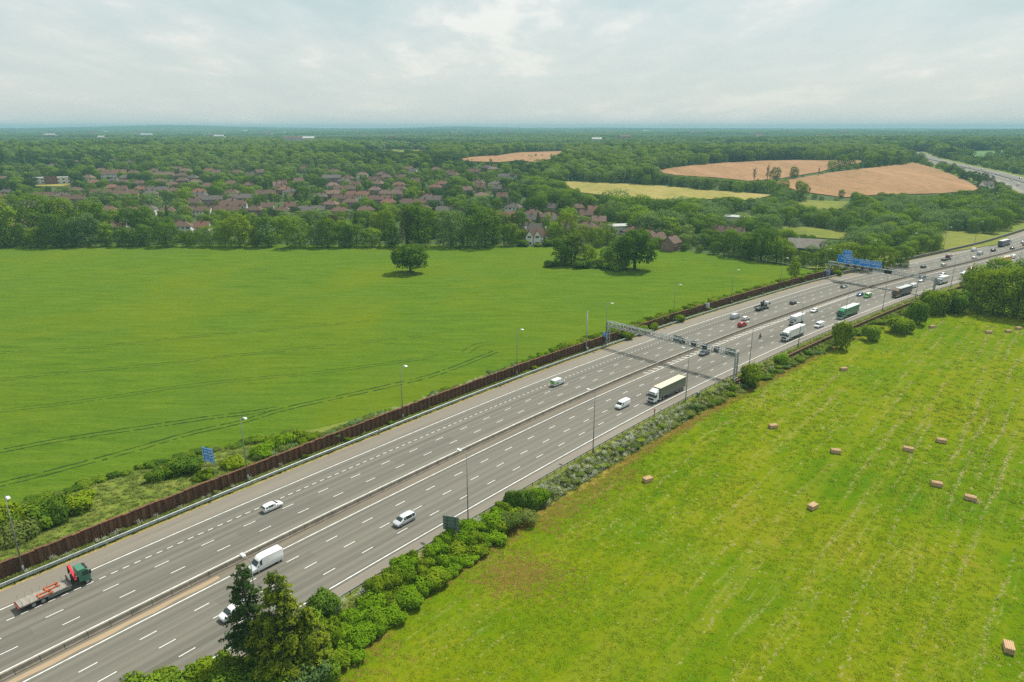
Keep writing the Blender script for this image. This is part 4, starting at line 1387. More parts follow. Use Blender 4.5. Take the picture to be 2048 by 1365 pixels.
_corner = [(1368, 503, 14, 'broad', 'dark'), (1398, 506, 15, 'broad', 'dark'), (1430, 509, 24, 'broad', 'broad'), (1466, 513, 48, 'broad', 'dark'), (1496, 517, 40, 'broad', 'broad'), (1522, 520, 58, 'broad', 'dark'), (1552, 524, 46, 'broad', 'broad'), (1580, 528, 30, 'broad', 'fresh'), (1606, 532, 27, 'broad', 'broad'), (1632, 535, 27, 'broad', 'fresh'), (1658, 536, 40, 'broad', 'broad'), (1690, 538, 46, 'broad', 'fresh'), (1725, 540, 44, 'broad', 'broad'), (1765, 538, 40, 'broad', 'fresh'), (1800, 532, 36, 'broad', 'broad')]
for i, (u, v, hp, k, mt) in enumerate(_corner):
    e = at_px(k, u, v, hp, '%s rounded tree, %s from left between field corner and signed gantry' % (_nm[mt], nth(i)), 'trees between field corner and gantry', 1.1, mt)
    TREES.append((e.location.x, e.location.y))

# everything else that is wooded, thick where the photograph shows woods and loose in the town
rng = np.random.default_rng(12)
crop_xy = [(p[0], p[1]) for p in crop_poly]
hay_xy = [(p[0], p[1]) for p in hay_poly]


def keep_open(x, y, grow=0.0):
    ok = ~in_poly(x, y, crop_xy) & ~in_poly(x, y, hay_xy)
    for q in FAR: ok &= ~in_poly(x, y, q)
    s, t = road_st(x, y)
    ok &= ~((t > np.where((s > 425) & (s < 760), -28, -34 - grow)) & (t < 30 + grow) & (s < NS - 3))
    return ok


def near_count(x, y, pts, rad):
    b = np.zeros(len(x), bool)
    for (a, c) in pts: b |= (x - a) ** 2 + (y - c) ** 2 < rad * rad
    return b


gx, gy = jitter_grid(-1250, 1500, 392, 1560, 11.6, rng, .48)
op = keep_open(gx, gy)
for q in (FAR[3], FAR[4]): op |= in_poly(gx, gy, q) & (np.sin(gx * .035) * np.sin(gy * .022) > .45)
ok = (np.abs(gx) < gy * 0.80 + 50) & op
gx, gy = gx[ok], gy[ok]
u0, v0 = px(gx, gy, base_h(gx, gy))
hx = [(h[0], h[1]) for h in HOUSES]
town = (u0 < 1060) & (v0 > 338)
blk = near_count(gx, gy, hx, 8.5) | near_count(gx, gy, TREES, 8.0)
dens = np.where(town, 0.58, 1.0)
cl = np.sin(gx * 0.021 + 1.3) * np.sin(gy * 0.017 + .6) + np.sin(gx * 0.047) * np.sin(gy * 0.039)
dens = np.where(town, dens + 0.16 * cl, dens)
yard = (u0 > 1455) & (u0 < 1520) & (v0 > 425) & (v0 < 452)
ok = ~blk & (rng.random(len(gx)) < dens) & ~yard
gx, gy, u0, v0, town = gx[ok], gy[ok], u0[ok], v0[ok], town[ok]
gz = base_h(gx, gy)
hh = np.where(town, rng.uniform(6.5, 15.0, len(gx)), rng.uniform(9.5, 18.5, len(gx)))
valley = (u0 > 1380) & (v0 > 400)
hh = np.where(valley, rng.uniform(6.5, 13.0, len(gx)), hh)
hh = np.where((v0 > 478) & (u0 < 1060), rng.uniform(4.5, 9.0, len(gx)), hh)
hh = np.where((u0 > 1840) & (v0 < 410) & (v0 > 318), hh * 0.5, hh)
hh = np.where((u0 > 1300) & (u0 < 1600) & (v0 > 482), np.minimum(hh, 9), hh)
dist = np.hypot(np.hypot(gx, gy), CAM_H)
# keep roofs and open fields in sight: a tree in front of one stays low
top_lim = np.full(len(gx), -1.0)
for (a, b, hw, hz) in HOUSES:
    za = float(base_h(a, b)); ua, va = px(a, b, za + hz * 0.5); da = math.hypot(a, b); wpx = (hw + 1.0) * FPX / da
    m = (np.abs(u0 - ua) < wpx + 3.4 * FPX / dist) & (dist < da - 3) & (v0 < va + 75)
    top_lim = np.where(m, np.maximum(top_lim, va), top_lim)
hmax = (v0 - top_lim) * dist / FPX
hh = np.where(top_lim > 0, np.minimum(hh, hmax), hh)
for q in (0, 1, 2, 3, 4, 5, 6, 7, 9):                        # shrink where the crown top would cover an open field
    for k in np.arange(14.0, 2.0, -1.0):
        ut, vt = px(gx, gy, gz + k)
        beh = in_poly(ut, vt + 1.0, FAR_PX[q])
        hh = np.where(beh & (hh > k - 1) & (rng.random(len(gx)) < (0.97 if q not in (3, 4) else .8)), k - 1.0, hh)
good = hh > 2.6
gx, gy, gz, hh, u0, v0, town, valley, dist = [a[good] for a in (gx, gy, gz, hh, u0, v0, town, valley, dist)]
# the largest in view are trees of their own, the rest is woodland
vis = (u0 > -20) & (u0 < 2068)
size = np.where(vis, hh / dist, 0) * np.where(town | valley, 1.0, 0.8)
N_SINGLE = 225
order = np.argsort(-size)
single = np.zeros(len(gx), bool); single[order[:N_SINGLE]] = True
regions = {}
tr = random.Random(21)
for i in np.where(single)[0]:
    if u0[i] < 1060: rg = 'among the town gardens'
    elif u0[i] < 1400: rg = 'behind the oak clumps'
    elif u0[i] < 1660: rg = 'in the wood around the barn'
    else: rg = 'in the wood above the signed gantry'
    r = tr.random()
    if valley[i]: k, mt = ('willow', None) if r < .6 else ('broad', 'broad') if r < .85 else ('broad', 'fresh')
    elif town[i]: k, mt = ('broad', 'broad') if r < .42 else ('broad', 'dark') if r < .58 else ('broad', 'fresh') if r < .74 else ('tall', None) if r < .86 else ('conifer', None) if r < .93 else ('willow', None)
    else: k, mt = ('broad', 'broad') if r < .5 else ('broad', 'dark') if r < .72 else ('tall', None) if r < .86 else ('willow', None)
    if rg == 'in the wood around the barn' and v0[i] > 470: k, mt = 'broad', 'dark'
    regions.setdefault((rg, k, mt), []).append(i)
for (rg, k, mt), L in regions.items():
    L.sort(key=lambda i: u0[i])
    nm = _nm[mt] if mt else {'tall': 'mid green', 'conifer': 'dark pointed', 'willow': 'pale grey green'}[k]
    sh = {'broad': 'rounded tree', 'tall': 'tall tree', 'conifer': 'conifer', 'willow': 'willowy tree'}[k]
    for j, i in enumerate(L):
        tree(k, (gx[i], gy[i], gz[i] - .1), float(hh[i]) * (1.25 if k == 'conifer' else 1), '%s %s, %s such from left %s' % (nm, sh, nth(j), rg), 'trees ' + rg, tr.uniform(.95, 1.3), mt)
rest = ~single


def with_mat(me, mat):
    c = me.copy(); c.materials.clear(); c.materials.append(LEAF[mat]); return c


def tone(x, y, k=1.0):
    """Which kind of wood grows here: 0 usual, 1 lighter, 2 darker, in broad patches."""
    q = np.sin(x * .011 * k + 1.7 * np.sin(y * .006 * k)) + np.sin(y * .016 * k + 1.3 * np.sin(x * .007 * k + 1)) + rng.normal(size=len(x)) * .9
    return np.where(q > .55, 1, np.where(q < -1.1, 2, 0))


allc = [p[0] for p in PROTO['broad']] + [PROTO['tall'][0][0]]
mid = allc + [with_mat(m, 'woodlight') for m in allc[:4]] + [with_mat(m, 'wooddark') for m in allc[1:5]] + [PROTO['conifer'][0][0]]
for nm, sel, ms, ph, lb in (('woodland', rest & ~valley, mid, 15.0, 'mass of green trees of the town and the woods beyond'), ('valley_wood', rest & valley, [p[0] for p in PROTO['willow']] + allc[:2], 11.0, 'mass of pale green valley trees below the barley hillside')):
    n = sel.sum(); sc = hh[sel] / ph
    pk = None
    if nm == 'woodland':
        tn = tone(gx[sel], gy[sel]); r6, r4 = rng.integers(0, 6, n), rng.integers(0, 4, n)
        pk = np.where(tn == 0, r6, np.where(tn == 1, 6 + r4, 10 + r4)); pk = np.where(rng.random(n) < .04, 14, pk)
    scatter(nm, np.c_[gx[sel], gy[sel], gz[sel] - .2], np.c_[sc * rng.uniform(.95, 1.35, n), sc * rng.uniform(.95, 1.35, n), sc], rng.uniform(0, 6.28, n), ms, lb, 3, pk)

# distant groves
GROVE = []
for i in range(4):
    r_ = random.Random(60 + i)
    lb = [(r_.uniform(-14, 14), r_.uniform(-14, 14), r_.uniform(4, 9), r_.uniform(3.5, 6), r_.uniform(3.5, 6)) for _ in range(16)]
    GROVE.append(crown_mesh('grove', lb, 2600, 1.5, LEAF['wood'], 200 + i, 0.25))
FARG = []
for i in range(3):
    r_ = random.Random(80 + i)
    lb = [(r_.uniform(-60, 60), r_.uniform(-45, 45), r_.uniform(3, 9), r_.uniform(7, 13), r_.uniform(6, 9)) for _ in range(46)]
    FARG.append(crown_mesh('grove', lb, 3000, 4.0, LEAF['wood'], 220 + i, 0.25))
gx, gy = jitter_grid(-3500, 3700, 1545, 4300, 27, rng)
op = keep_open(gx, gy, 10)
for q in (FAR[3], FAR[4]): op |= in_poly(gx, gy, q) & (rng.random(len(gx)) < .3)
ok = (np.abs(gx) < gy * 0.79 + 60) & op
gap = np.sin(gx * 0.0043 + 2) * np.sin(gy * 0.0061) + 0.5 * np.sin(gx * 0.013) * np.sin(gy * 0.011)
ok &= (gap < 0.80)
gx, gy = gx[ok], gy[ok]
ridge = np.exp(-((gx - 900) / 700) ** 2 - ((gy - 2000) / 300) ** 2)
scatter('distant_wood', np.c_[gx, gy, base_h(gx, gy) - 1], np.c_[rng.uniform(.8, 1.25, len(gx)), rng.uniform(.8, 1.25, len(gx)), rng.uniform(.75, 1.25, len(gx)) + .5 * ridge], rng.uniform(0, 6.28, len(gx)), GROVE + [with_mat(m, 'woodlight') for m in GROVE] + [with_mat(m, 'wooddark') for m in GROVE], 'bluish woods stretching away behind the town', 5, tone(gx, gy, .5) * 4 + rng.integers(0, 4, len(gx)))
gx, gy = jitter_grid(-8200, 8200, 4200, 10600, 95, rng)
ok = (np.abs(gx) < gy * 0.79 + 100)
gap = np.sin(gx * 0.0021 + 2) * np.sin(gy * 0.0016) + 0.6 * np.sin(gx * 0.006) * np.sin(gy * 0.0047)
ok &= (gap < 0.8) | (gy > 8800)
gx, gy = gx[ok], gy[ok]
scatter('horizon_wood', np.c_[gx, gy, base_h(gx, gy) - 1], np.c_[rng.uniform(.9, 1.3, len(gx)), rng.uniform(.9, 1.3, len(gx)), rng.uniform(.7, 1.2, len(gx))], rng.uniform(-.3, .3, len(gx)), FARG + [with_mat(m, 'woodlight') for m in FARG] + [with_mat(m, 'wooddark') for m in FARG], 'hazy wooded hills along the horizon', 6, tone(gx, gy, .16) * 3 + rng.integers(0, 3, len(gx)))

# pale buildings showing above the distant trees
_dr = random.Random(44); _db = []
_walls = [WALL['white'], WALL['cream'], plain('pale_grey_cladding', (.42, .45, .46), .8), WALL['tan']]
for i in range(30):
    u = _dr.uniform(20, 1750); v = _dr.choice((266, 268, 271, 274, 278, 284, 291)) + _dr.uniform(-1, 1)
    if 690 < u < 1150 and v > 285: continue
    p = gp(u, v); h = 13 + _dr.uniform(2, 7); w = _dr.uniform(18, 55)
    if not keep_open(np.array([p.x]), np.array([p.y]))[0]: continue
    _db.append((u, p, h, w))
for i, (u, p, h, w) in enumerate(sorted(_db, key=lambda q: q[0])):
    e = empty('distant_building', p, _dr.uniform(-.4, .4))
    m = MB(); m.box(-w / 2, w / 2, -8, 8, -4, h); m.build('wall', _dr.choice(_walls), e)
    m = MB(); gable_roof(m, w, 16, h, h + 4); m.build('roof', _dr.choice((ROOF['grey'], ROOF['brown'], _wr)), e)
    tag(e, 'tiny pale building, %s from left among the far bluish woods' % nth(i), 'building', 'buildings in the far woods')

# ------------------------------------------------------------------ sheet-pile walls, barriers
def pile_mesh(h, pitch, depth, seed):
    """One corrugated steel sheet pile: pan, web, flange, web."""
    rng = random.Random(seed); m = MB()
    a = pitch / 2; th = 0.05
    pr = [(-a, -depth / 2), (-a + .24, -depth / 2), (-a + .44, depth / 2), (a - .44, depth / 2), (a - .24, -depth / 2), (a, -depth / 2)]
    n = len(pr); hh = h + rng.uniform(-.08, .08)
    for z in (-.6, hh):
        for (x, y) in pr: m.v.append((x, y, z))
        for (x, y) in pr: m.v.append((x, y - th, z))
    k = 2 * n
    for i in range(n - 1):
        m.f.append((i, i + 1, k + i + 1, k + i)); m.f.append((n + i + 1, n + i, k + n + i, k + n + i + 1))
        m.f.append((k + i, k + i + 1, k + n + i + 1, k + n + i))
    m.m = [0] * len(m.f)
    # capping angle along the top edge
    m.box(-a, a, -depth / 2 - .1, depth / 2 + .08, hh, hh + .07)
    me = m.mesh('sheet_pile'); me.materials.append(M['rust']); return me


PITCH_P = 1.38
PILES = [pile_mesh(3.0, PITCH_P, 0.34, i) for i in range(4)]
LOWP = [pile_mesh(2.1, PITCH_P, 0.34, 10 + i) for i in range(3)]


def pile_wall(name, s0, s1, t, z, meshes, flip, label):
    e = empty(name, rp((s0 + s1) / 2, t, z)); tag(e, label, 'wall')
    o0 = e.location.copy(); rng = random.Random(int(s0)); s = s0
    while s < s1:
        o = link('sheet_pile', rng.choice(meshes), None, e)
        o.location = rp(s, t, z) - o0; o.rotation_euler = (0, 0, heading(s) + (math.pi if flip else 0))
        s += PITCH_P * (1.0 if t < 0 else 1.02)
    return e


# the curve stretches the outside of the bend a little, so the left wall is stepped at its own radius
pile_wall('sheet_pile_wall', 152, 536, T_WALL, 0.0, PILES, True, 'long rusty brown sheet pile wall between motorway and crop field')
pile_wall('sheet_pile_wall', 398, 445, 24.0, -1.9, LOWP, True, 'low rusty sheet pile wall behind the white box lorry')
pile_wall('sheet_pile_wall', 449, 512, 24.0, -1.9, LOWP, True, 'low rusty sheet pile wall below the green lorry')
pile_wall('sheet_pile_wall', 366, 374, 24.0, -1.9, LOWP, True, 'short rusty sheet pile piece beside the near gantry foot')
pile_wall('sheet_pile_wall', 545, 566, 24.0, -1.9, LOWP, True, 'low rusty sheet pile wall below the blue signed gantry')


def seg_barrier():
    """Concrete step barrier in the central reserve, cast in three-metre lengths."""
    e = empty('concrete_barrier', rp(400, 0, 0)); tag(e, 'grey concrete barrier along the middle of the motorway', 'barrier'); o0 = e.location.copy()
    pr = [(-.34, 0), (-.34, .12), (-.20, .30), (-.13, .92), (.13, .92), (.20, .30), (.34, .12), (.34, 0)]
    m = MB(); m.prism(pr, -1.47, 1.47); me = m.mesh('barrier_length'); me.materials.append(M['concrete'])
    bm = bmesh.new(); bm.from_mesh(me); bmesh.ops.recalc_face_normals(bm, faces=bm.faces); bm.to_mesh(me); bm.free()
    s = 150.0
    while s < 760:
        o = link('barrier_length', me, None, e); o.location = rp(s, 0, 0) - o0; o.rotation_euler = (0, 0, heading(s)); s += 3.0
    # mesh screen of slim uprights on the field side of the barrier
    loft('far_barrier', [(-.34, 0), (-.13, .92), (.13, .92), (.34, 0)], 760, SB, 4, M['concrete'], parent=e).location = -o0
    return e


seg_barrier()


def rail_prof(t, z0, side):
    return [(t, z0 - .16), (t + side * .08, z0 - .10), (t + side * .02, z0), (t + side * .08, z0 + .10), (t, z0 + .16), (t - side * .03, z0 + .16), (t - side * .03, z0 - .16)]


def crash_barrier(s0, s1, t, side, step, post_mat, label, rails=(0.62,)):
    e = empty('crash_barrier', rp((s0 + s1) / 2, t, 0)); tag(e, label, 'barrier'); o0 = e.location.copy()
    for z in rails: loft('rail', rail_prof(t, z, side), s0, s1, 2, M['galv'], parent=e).location = -o0
    m = MB(); m.box(-.06, .06, -.05, .05, -.3, .78); me = m.mesh('post'); me.materials.append(post_mat)
    s = s0 + 1
    while s < s1:
        o = link('post', me, None, e); o.location = rp(s, t - side * .12, 0) - o0; o.rotation_euler = (0, 0, heading(s)); s += step
    return e


crash_barrier(150, 540, -22.5, 1, 2.4, M['galv_dark'], 'grey steel crash barrier along the foot of the sheet pile wall', (.42, .70))
crash_barrier(150, 372, 21.35, -1, 2.4, M['galv_dark'], 'low dark crash barrier along the near edge of the hay field side')
crash_barrier(372, 640, 21.35, -1, 2.4, M['galv_dark'], 'steel crash barrier with dark posts beside the row of lorries')


def parapet():
    e = empty('bridge_parapet', rp(600, -22.6, 0)); tag(e, 'dark grey bridge parapet beyond the signed gantry', 'parapet'); o0 = e.location.copy()
    loft('wall', [(-23.0, -.3), (-23.0, 1.5), (-22.7, 1.5), (-22.7, -.3)], 540, 800, 4, M['parapet'], parent=e).location = -o0
    loft('coping', [(-23.1, 1.49), (-23.1, 1.62), (-22.6, 1.62), (-22.6, 1.49)], 540, 800, 4, M['concrete'], parent=e).location = -o0
    e = empty('bridge_parapet', rp(640, 22.9, 0)); tag(e, 'grey bridge parapet behind the big green trees', 'parapet'); o0 = e.location.copy()
    loft('wall', [(22.7, -2.5), (22.7, 1.3), (23.0, 1.3), (23.0, -2.5)], 570, 800, 4, M['parapet'], parent=e).location = -o0
    loft('coping', [(22.6, 1.29), (22.6, 1.42), (23.1, 1.42), (23.1, 1.29)], 570, 800, 4, M['concrete'], parent=e).location = -o0


parapet()

# ------------------------------------------------------------------ lamp posts
M['lamp'] = plain('lamp_housing', (0.62, 0.63, 0.62), 0.4, 0.2, 0.1)
M['lens'] = plain('lamp_lens', (0.78, 0.80, 0.80), 0.15, 0, 0.05)
M['dark_metal'] = plain('dark_metal', (0.055, 0.058, 0.06), 0.55, 0.3, 0.2)
M['column'] = plain('lamp_column_steel', (0.20, 0.215, 0.215), 0.55, 0.3, 0.2, 1.5)
LAMP_H = 14.6


def make_lamp():
    e = empty('street_lamp')
    m = MB(); m.bar((0, 0, -.3), (0, 0, 1.6), .17, 8); m.bar((0, 0, 1.6), (0, 0, LAMP_H), .115, 8, .06); m.build('column', M['column'], e, True)
    m = MB(); m.bar((0, 0, LAMP_H - .1), (0, .7, LAMP_H + .12), .05, 6); m.bar((0, .7, LAMP_H + .12), (0, 1.5, LAMP_H + .2), .045, 6); m.build('arm', M['column'], e, True)
    m = MB(); m.prism([(1.4, LAMP_H + .08), (2.4, LAMP_H + .14), (2.5, LAMP_H + .24), (2.3, LAMP_H + .36), (1.5, LAMP_H + .32)], -.24, .24)
    hd = m.build('lantern', M['lamp'], e, bevel=.04)
    m = MB(); m.box(-.19, .19, 1.6, 2.35, LAMP_H + .03, LAMP_H + .11); m.build('lens', M['lens'], hd)
    m = MB(); m.box(-.12, .12, -.19, -.14, .4, 1.2); m.build('service_door', M['dark_metal'], e)
    return e


_lamp0 = make_lamp(); _lamp_used = False


def lamp(s, t, label):
    global _lamp_used
    o = copy_tree(_lamp0) if _lamp_used else _lamp0
    _lamp_used = True
    o.location = rp(s, t, 0)
    o.rotation_euler = (0, 0, heading(s) + (math.pi if t < 0 else 0))
    tag(o, label, 'street lamp', 'lamp columns along the motorway')


_ll = [201.5, 241, 282, 324, 366, 406, 446, 486, 524, 566, 608, 650, 694]
for i, s in enumerate(_ll): lamp(s, -24.1, 'tall lamp column, %s from the near end along the sheet pile wall side' % nth(i))
_lr = [217, 259, 299, 341, 377, 411, 447, 482, 516, 552, 590, 628, 668, 706]
for i, s in enumerate(_lr): lamp(s, 21.9, 'tall lamp column, %s from the near end along the hay field side' % nth(i))


def cctv():
    e = empty('camera_mast', rp(356, -24.2, 0), heading(356)); tag(e, 'thick grey camera mast beside the near gantry leg', 'mast')
    m = MB(); m.bar((0, 0, -.3), (0, 0, 13.2), .24, 8, .18); m.build('pole', M['galv'], e, True)
    m = MB(); m.box(-.4, .4, -.06, .06, 13.2, 13.3); m.build('bracket', M['galv'], e)
    m = MB(); m.bar((.25, 0, 13.3), (.25, 0, 13.75), .17, 8, .12); m.build('camera_head', M['lamp'], e)
    m = MB(); m.box(-.3, .3, -.75, -.25, -.1, 1.4); m.build('cabinet', M['galv'], e)


cctv()

# ------------------------------------------------------------------ gantries
M['sign_blue'] = plain('sign_blue', (0.008, 0.20, 0.62), 0.45, 0, 0.08)
M['sign_white'] = plain('sign_white', (0.80, 0.82, 0.84), 0.45, 0, 0.04)
M['sign_back'] = plain('sign_back_green_grey', (0.14, 0.21, 0.185), 0.5, 0.2, 0.15)
M['screen'] = plain('dark_signal_screen', (0.012, 0.012, 0.014), 0.3)


def truss(m, y0, y1, z0, z1, x0, x1, panel, r):
    """Box truss along y between y0 and y1."""
    n = max(1, round((y1 - y0) / panel)); st = (y1 - y0) / n
    for x in (x0, x1):
        for z in (z0, z1): m.bar((x, y0, z), (x, y1, z), r, 4)
    for i in range(n + 1):
        y = y0 + st * i
        for x in (x0, x1): m.bar((x, y, z0), (x, y, z1), r * .6, 4)
        for z in (z0, z1): m.bar((x0, y, z), (x1, y, z), r * .6, 4)
        if i < n:
            f = i % 2
            for x in (x0, x1): m.bar((x, y, z0 if f else z1), (x, y + st, z1 if f else z0), r * .6, 4)
            m.bar((x0 if f else x1, y, z1), (x1 if f else x0, y + st, z1), r * .5, 4)


def gantry(s, label, zb=6.6, zt=8.1, ty0=-23.9, ty1=22.6, legx=.75):
    """Portal gantry; local x along the road, local y to the left, so y = -t."""
    e = empty('gantry', rp(s, 0, 0), heading(s)); tag(e, label, 'gantry', 'portal gantries over the motorway')
    for t in (ty0, ty1):
        lm = MB()
        for x in (-legx, legx): lm.bar((x, -t, -2.2 if t > 0 else -.3), (x, -t, zt), .26, 4)
        for z in np.arange(.6, zb, 1.2): lm.bar((-legx, -t, z), (legx, -t, z + 1.2), .07, 4)
        lg = lm.build('leg', M['galv'], e)
        b = MB(); b.box(-1.3, 1.3, -t - .6, -t + .6, -2.2 if t > 0 else -.3, .35); b.build('footing', M['concrete'], lg)
    tm = MB(); truss(tm, -ty1, -ty0, zb, zt, -legx, legx, 1.55, .115); tm.build('truss', M['galv'], e)
    wk = MB()
    for x in (-.3, 0, .3): wk.box(x - .04, x + .04, -ty1 + .3, -ty0 - .3, zb + .02, zb + .07)
    wk.build('walkway', M['galv_dark'], e)
    return e


def sign_text(parent, x, y, z, w, rows, h, seed, name='lettering'):
    """White lettering on a sign facing -x: words as strokes too small to read at this distance."""
    rng = random.Random(seed); m = MB()
    for (zz, hh, a, b) in rows:
        yy = y + w * a
        while yy < y + w * b - .1:
            ln = rng.uniform(.5, 1.0) * hh * .8
            # one letter: two uprights and a bar or two
            m.box(x - .02, x - .004, yy, yy + hh * .14, zz, zz + hh)
            if rng.random() < .75: m.box(x - .02, x - .004, yy + ln - hh * .14, yy + ln, zz, zz + hh * rng.choice((1, .6)))
            for q in rng.sample((0.0, .43, .86), rng.choice((1, 2))): m.box(x - .019, x - .003, yy + hh * .1, yy + ln - hh * .1, zz + hh * q, zz + hh * (q + .14))
            yy += ln + hh * (.22 if rng.random() < .8 else .7)
    o = m.build(name, M['sign_white'], parent); o['kind'] = 'stuff'


def panel(e, name, x, y0, y1, z0, z1, mat, seed=None, rows=None, border=True):
    m = MB(); m.box(x - .03, x + .06, y0, y1, z0, z1); p = m.build(name, mat, e)
    b = MB(); b.box(x + .065, x + .1, y0 + .02, y1 - .02, z0 + .02, z1 - .02); b.build('backing', M['sign_back'], p)
    if border:
        f = MB(); q = .07
        for a, b_, c, d in ((y0 + .06, y1 - .06, z0 + .06, z0 + .06 + q), (y0 + .06, y1 - .06, z1 - .06 - q, z1 - .06), (y0 + .06, y0 + .06 + q, z0 + .14, z1 - .14), (y1 - .06 - q, y1 - .06, z0 + .14, z1 - .14)):
            f.box(x - .05, x - .032, a, b_, c, d)
        f.build('border', M['sign_white'], p)
    if rows: sign_text(p, x - .03, y0 + .2, 0, y1 - y0 - .4, rows, 1, seed)
    return p


def signal(e, x, y, z, face):
    """Matrix signal head: dark square screen in a housing, hood above."""
    m = MB(); m.box(x - .22, x + .22, y - .75, y + .75, z - .75, z + .75); p = m.build('signal_box', M['dark_metal'], e)
    q = MB(); xx = x - face * .24; q.box(min(xx, xx - face * .03), max(xx, xx - face * .03), y - .6, y + .6, z - .6, z + .6); q.build('screen', M['screen'], p)
    h = MB(); a, b = sorted((x - face * .22, x - face * .6)); h.box(a, b, y - .8, y + .8, z + .76, z + .82); h.build('hood', M['dark_metal'], p)


# near gantry: signals face the oncoming carriageway, so their dark backs and sides show from here
g1 = gantry(367, 'near grey lattice gantry with dark signal boxes')
for i, t in enumerate((4.5, 8.3, 12.1, 15.9)): signal(g1, .15, -t, 7.4, -1)
for y0, y1 in ((-21.6, -18.4), (-3.6, -.6)): panel(g1, 'sign_panel', .95, y0, y1, 6.5, 8.5, M['sign_back'], border=False)
panel(g1, 'marker_sign', -1.0, 23.6, 25.4, 2.6, 4.3, M['sign_blue'], 5, [(3.55, .4, 0.05, .9), (2.85, .4, 0.05, .8)])
# far gantry with the direction signs for the carriageway leading away
g2 = gantry(528, 'far lattice gantry carrying large blue direction signs', 6.5, 8.0, -23.9, 24.2)
panel(g2, 'direction_sign', -1.05, 12.4, 19.6, 8.2, 12.0, M['sign_blue'], 8, [(11.0, .55, .05, .6), (10.1, .55, .05, .8), (8.9, .6, .05, .5)])
panel(g2, 'direction_sign', -1.06, 13.0, 17.6, 12.02, 14.6, M['sign_blue'], 9, [(13.4, .7, .1, .8), (12.4, .5, .1, .7)])
panel(g2, 'direction_sign', -1.05, -1.2, 12.2, 8.2, 11.3, M['sign_blue'], 10, [(10.3, .5, .03, .95), (9.5, .5, .03, .8), (8.5, .55, .05, .15), (8.5, .55, .4, .5), (8.5, .55, .75, .85)])
for t in (-14.8, -11.1, -7.4, -3.6): signal(g2, -.3, -t, 7.2, 1)
panel(g2, 'message_sign', -.9, -6.0, -2.6, 6.5, 8.1, M['screen'], border=False)
panel(g2, 'marker_sign', -1.0, 22.4, 24.4, 1.8, 3.6, M['sign_blue'], 6, [(2.9, .4, .05, .9), (2.2, .4, .05, .7)])


def field_sign():
    p = rp(236, -29.4, 0); p.z = 1.5
    e = empty('road_sign', p, heading(236) + .3); tag(e, 'blue rectangular road sign on two posts behind the sheet pile wall', 'sign')
    m = MB(); m.bar((.1, -1.0, -1), (.1, -1.0, 6.4), .085, 6); m.build('post', M['galv'], e)
    m = MB(); m.bar((.1, 1.0, -1), (.1, 1.0, 6.4), .085, 6); m.build('post', M['galv'], e)
    panel(e, 'sign_plate', 0, -1.45, 1.45, 3.2, 6.3, M['sign_blue'], 31, [(5.45, .42, .02, .9), (4.75, .42, .05, .95), (4.1, .42, .02, .9), (3.5, .36, .1, .85)])


field_sign()


def back_sign():
    p = gp(898, 1078, -.3); s, t = road_st(p.x, p.y); s = float(s[0])
    p = rp(s, 22.6, -.1)
    e = empty('road_sign', p, heading(s) + .45); tag(e, 'green grey back of a road sign beside the lime green hedge', 'sign')
    m = MB(); m.bar((-.12, .75, -1.2), (-.12, .75, 4.6), .085, 6); m.build('post', M['galv_dark'], e)
    m = MB(); m.bar((-.12, -.75, -1.2), (-.12, -.75, 4.6), .085, 6); m.build('post', M['galv_dark'], e)
    m = MB(); m.box(-.03, .03, -1.5, 1.5, 1.9, 4.7); pl = m.build('sign_plate', M['sign_back'], e)
    for z in (2.4, 3.1, 3.8, 4.4):
        r = MB(); r.box(-.075, -.034, -1.47, 1.47, z - .04, z + .04); r.build('stiffener', M['galv_dark'], pl)


back_sign()


def speed_sign():
    p = rp(429, -24.2, 0)
    e = empty('road_sign', p, heading(429)); tag(e, 'small white sign standing against the sheet pile wall', 'sign')
    m = MB(); m.bar((.06, 0, -.2), (.06, 0, 3.4), .05, 6); m.build('post', M['galv'], e)
    m = MB(); m.box(-.03, .03, -.8, .8, 1.5, 3.5); pl = m.build('sign_plate', M['sign_white'], e)
    sign_text(pl, -.03, -.6, 0, 1.2, [(2.8, .35, .1, .8), (2.0, .3, .1, .7)], 1, 3)
    for o in pl.children: recolor(o, M['dark_metal'])


speed_sign()


def emergency_post(s, t, label):
    e = empty('marker_post', rp(s, t, 0), heading(s)); tag(e, label, 'post')
    m = MB(); m.box(-.07, .07, -.09, .09, -.2, 1.0); m.build('shaft', M['dark_metal'], e)
    m = MB(); m.box(-.09, .09, -.12, .12, 1.0, 1.9); m.build('reflector', plain('red_reflector', (.33, .06, .03), .5), e)


emergency_post(327, 21.0, 'slim red and black post at the road edge near the dark curtain lorry')


def cabinet(s, t, label):
    e = empty('roadside_cabinet', rp(s, t, -.2), heading(s)); tag(e, label, 'cabinet')
    m = MB(); m.box(-.45, .45, -.3, .3, 0, 1.5); m.build('case', M['sign_back'], e, bevel=.03)
    m = MB(); m.box(-.4, .4, -.325, -.303, .1, 1.4); d = m.build('door', M['sign_back'], e)
    m = MB(); m.box(.25, .3, -.36, -.326, .7, .9); m.build('handle', M['dark_metal'], d)


cabinet(347, 22.3, 'small green cabinet behind the crash barrier near the gantry')
cabinet(371, 24.0, 'small green cabinet beside the gantry foot')
for _i, _s in enumerate((222, 225.5, 230, 236, 240, 243.5, 249)):
    _e = empty('fence_post', rp(_s, 21.9 + .1 * math.sin(_s), 0)); tag(_e, 'thin dark stake, %s of the short stakes above the lime hedge' % nth(_i), 'post', 'stakes above the lime hedge')
    _m = MB(); _m.bar((0, 0, -.3), (0.02, 0, 1.25), .035, 5); _m.build('stake', M['galv_dark'], _e)

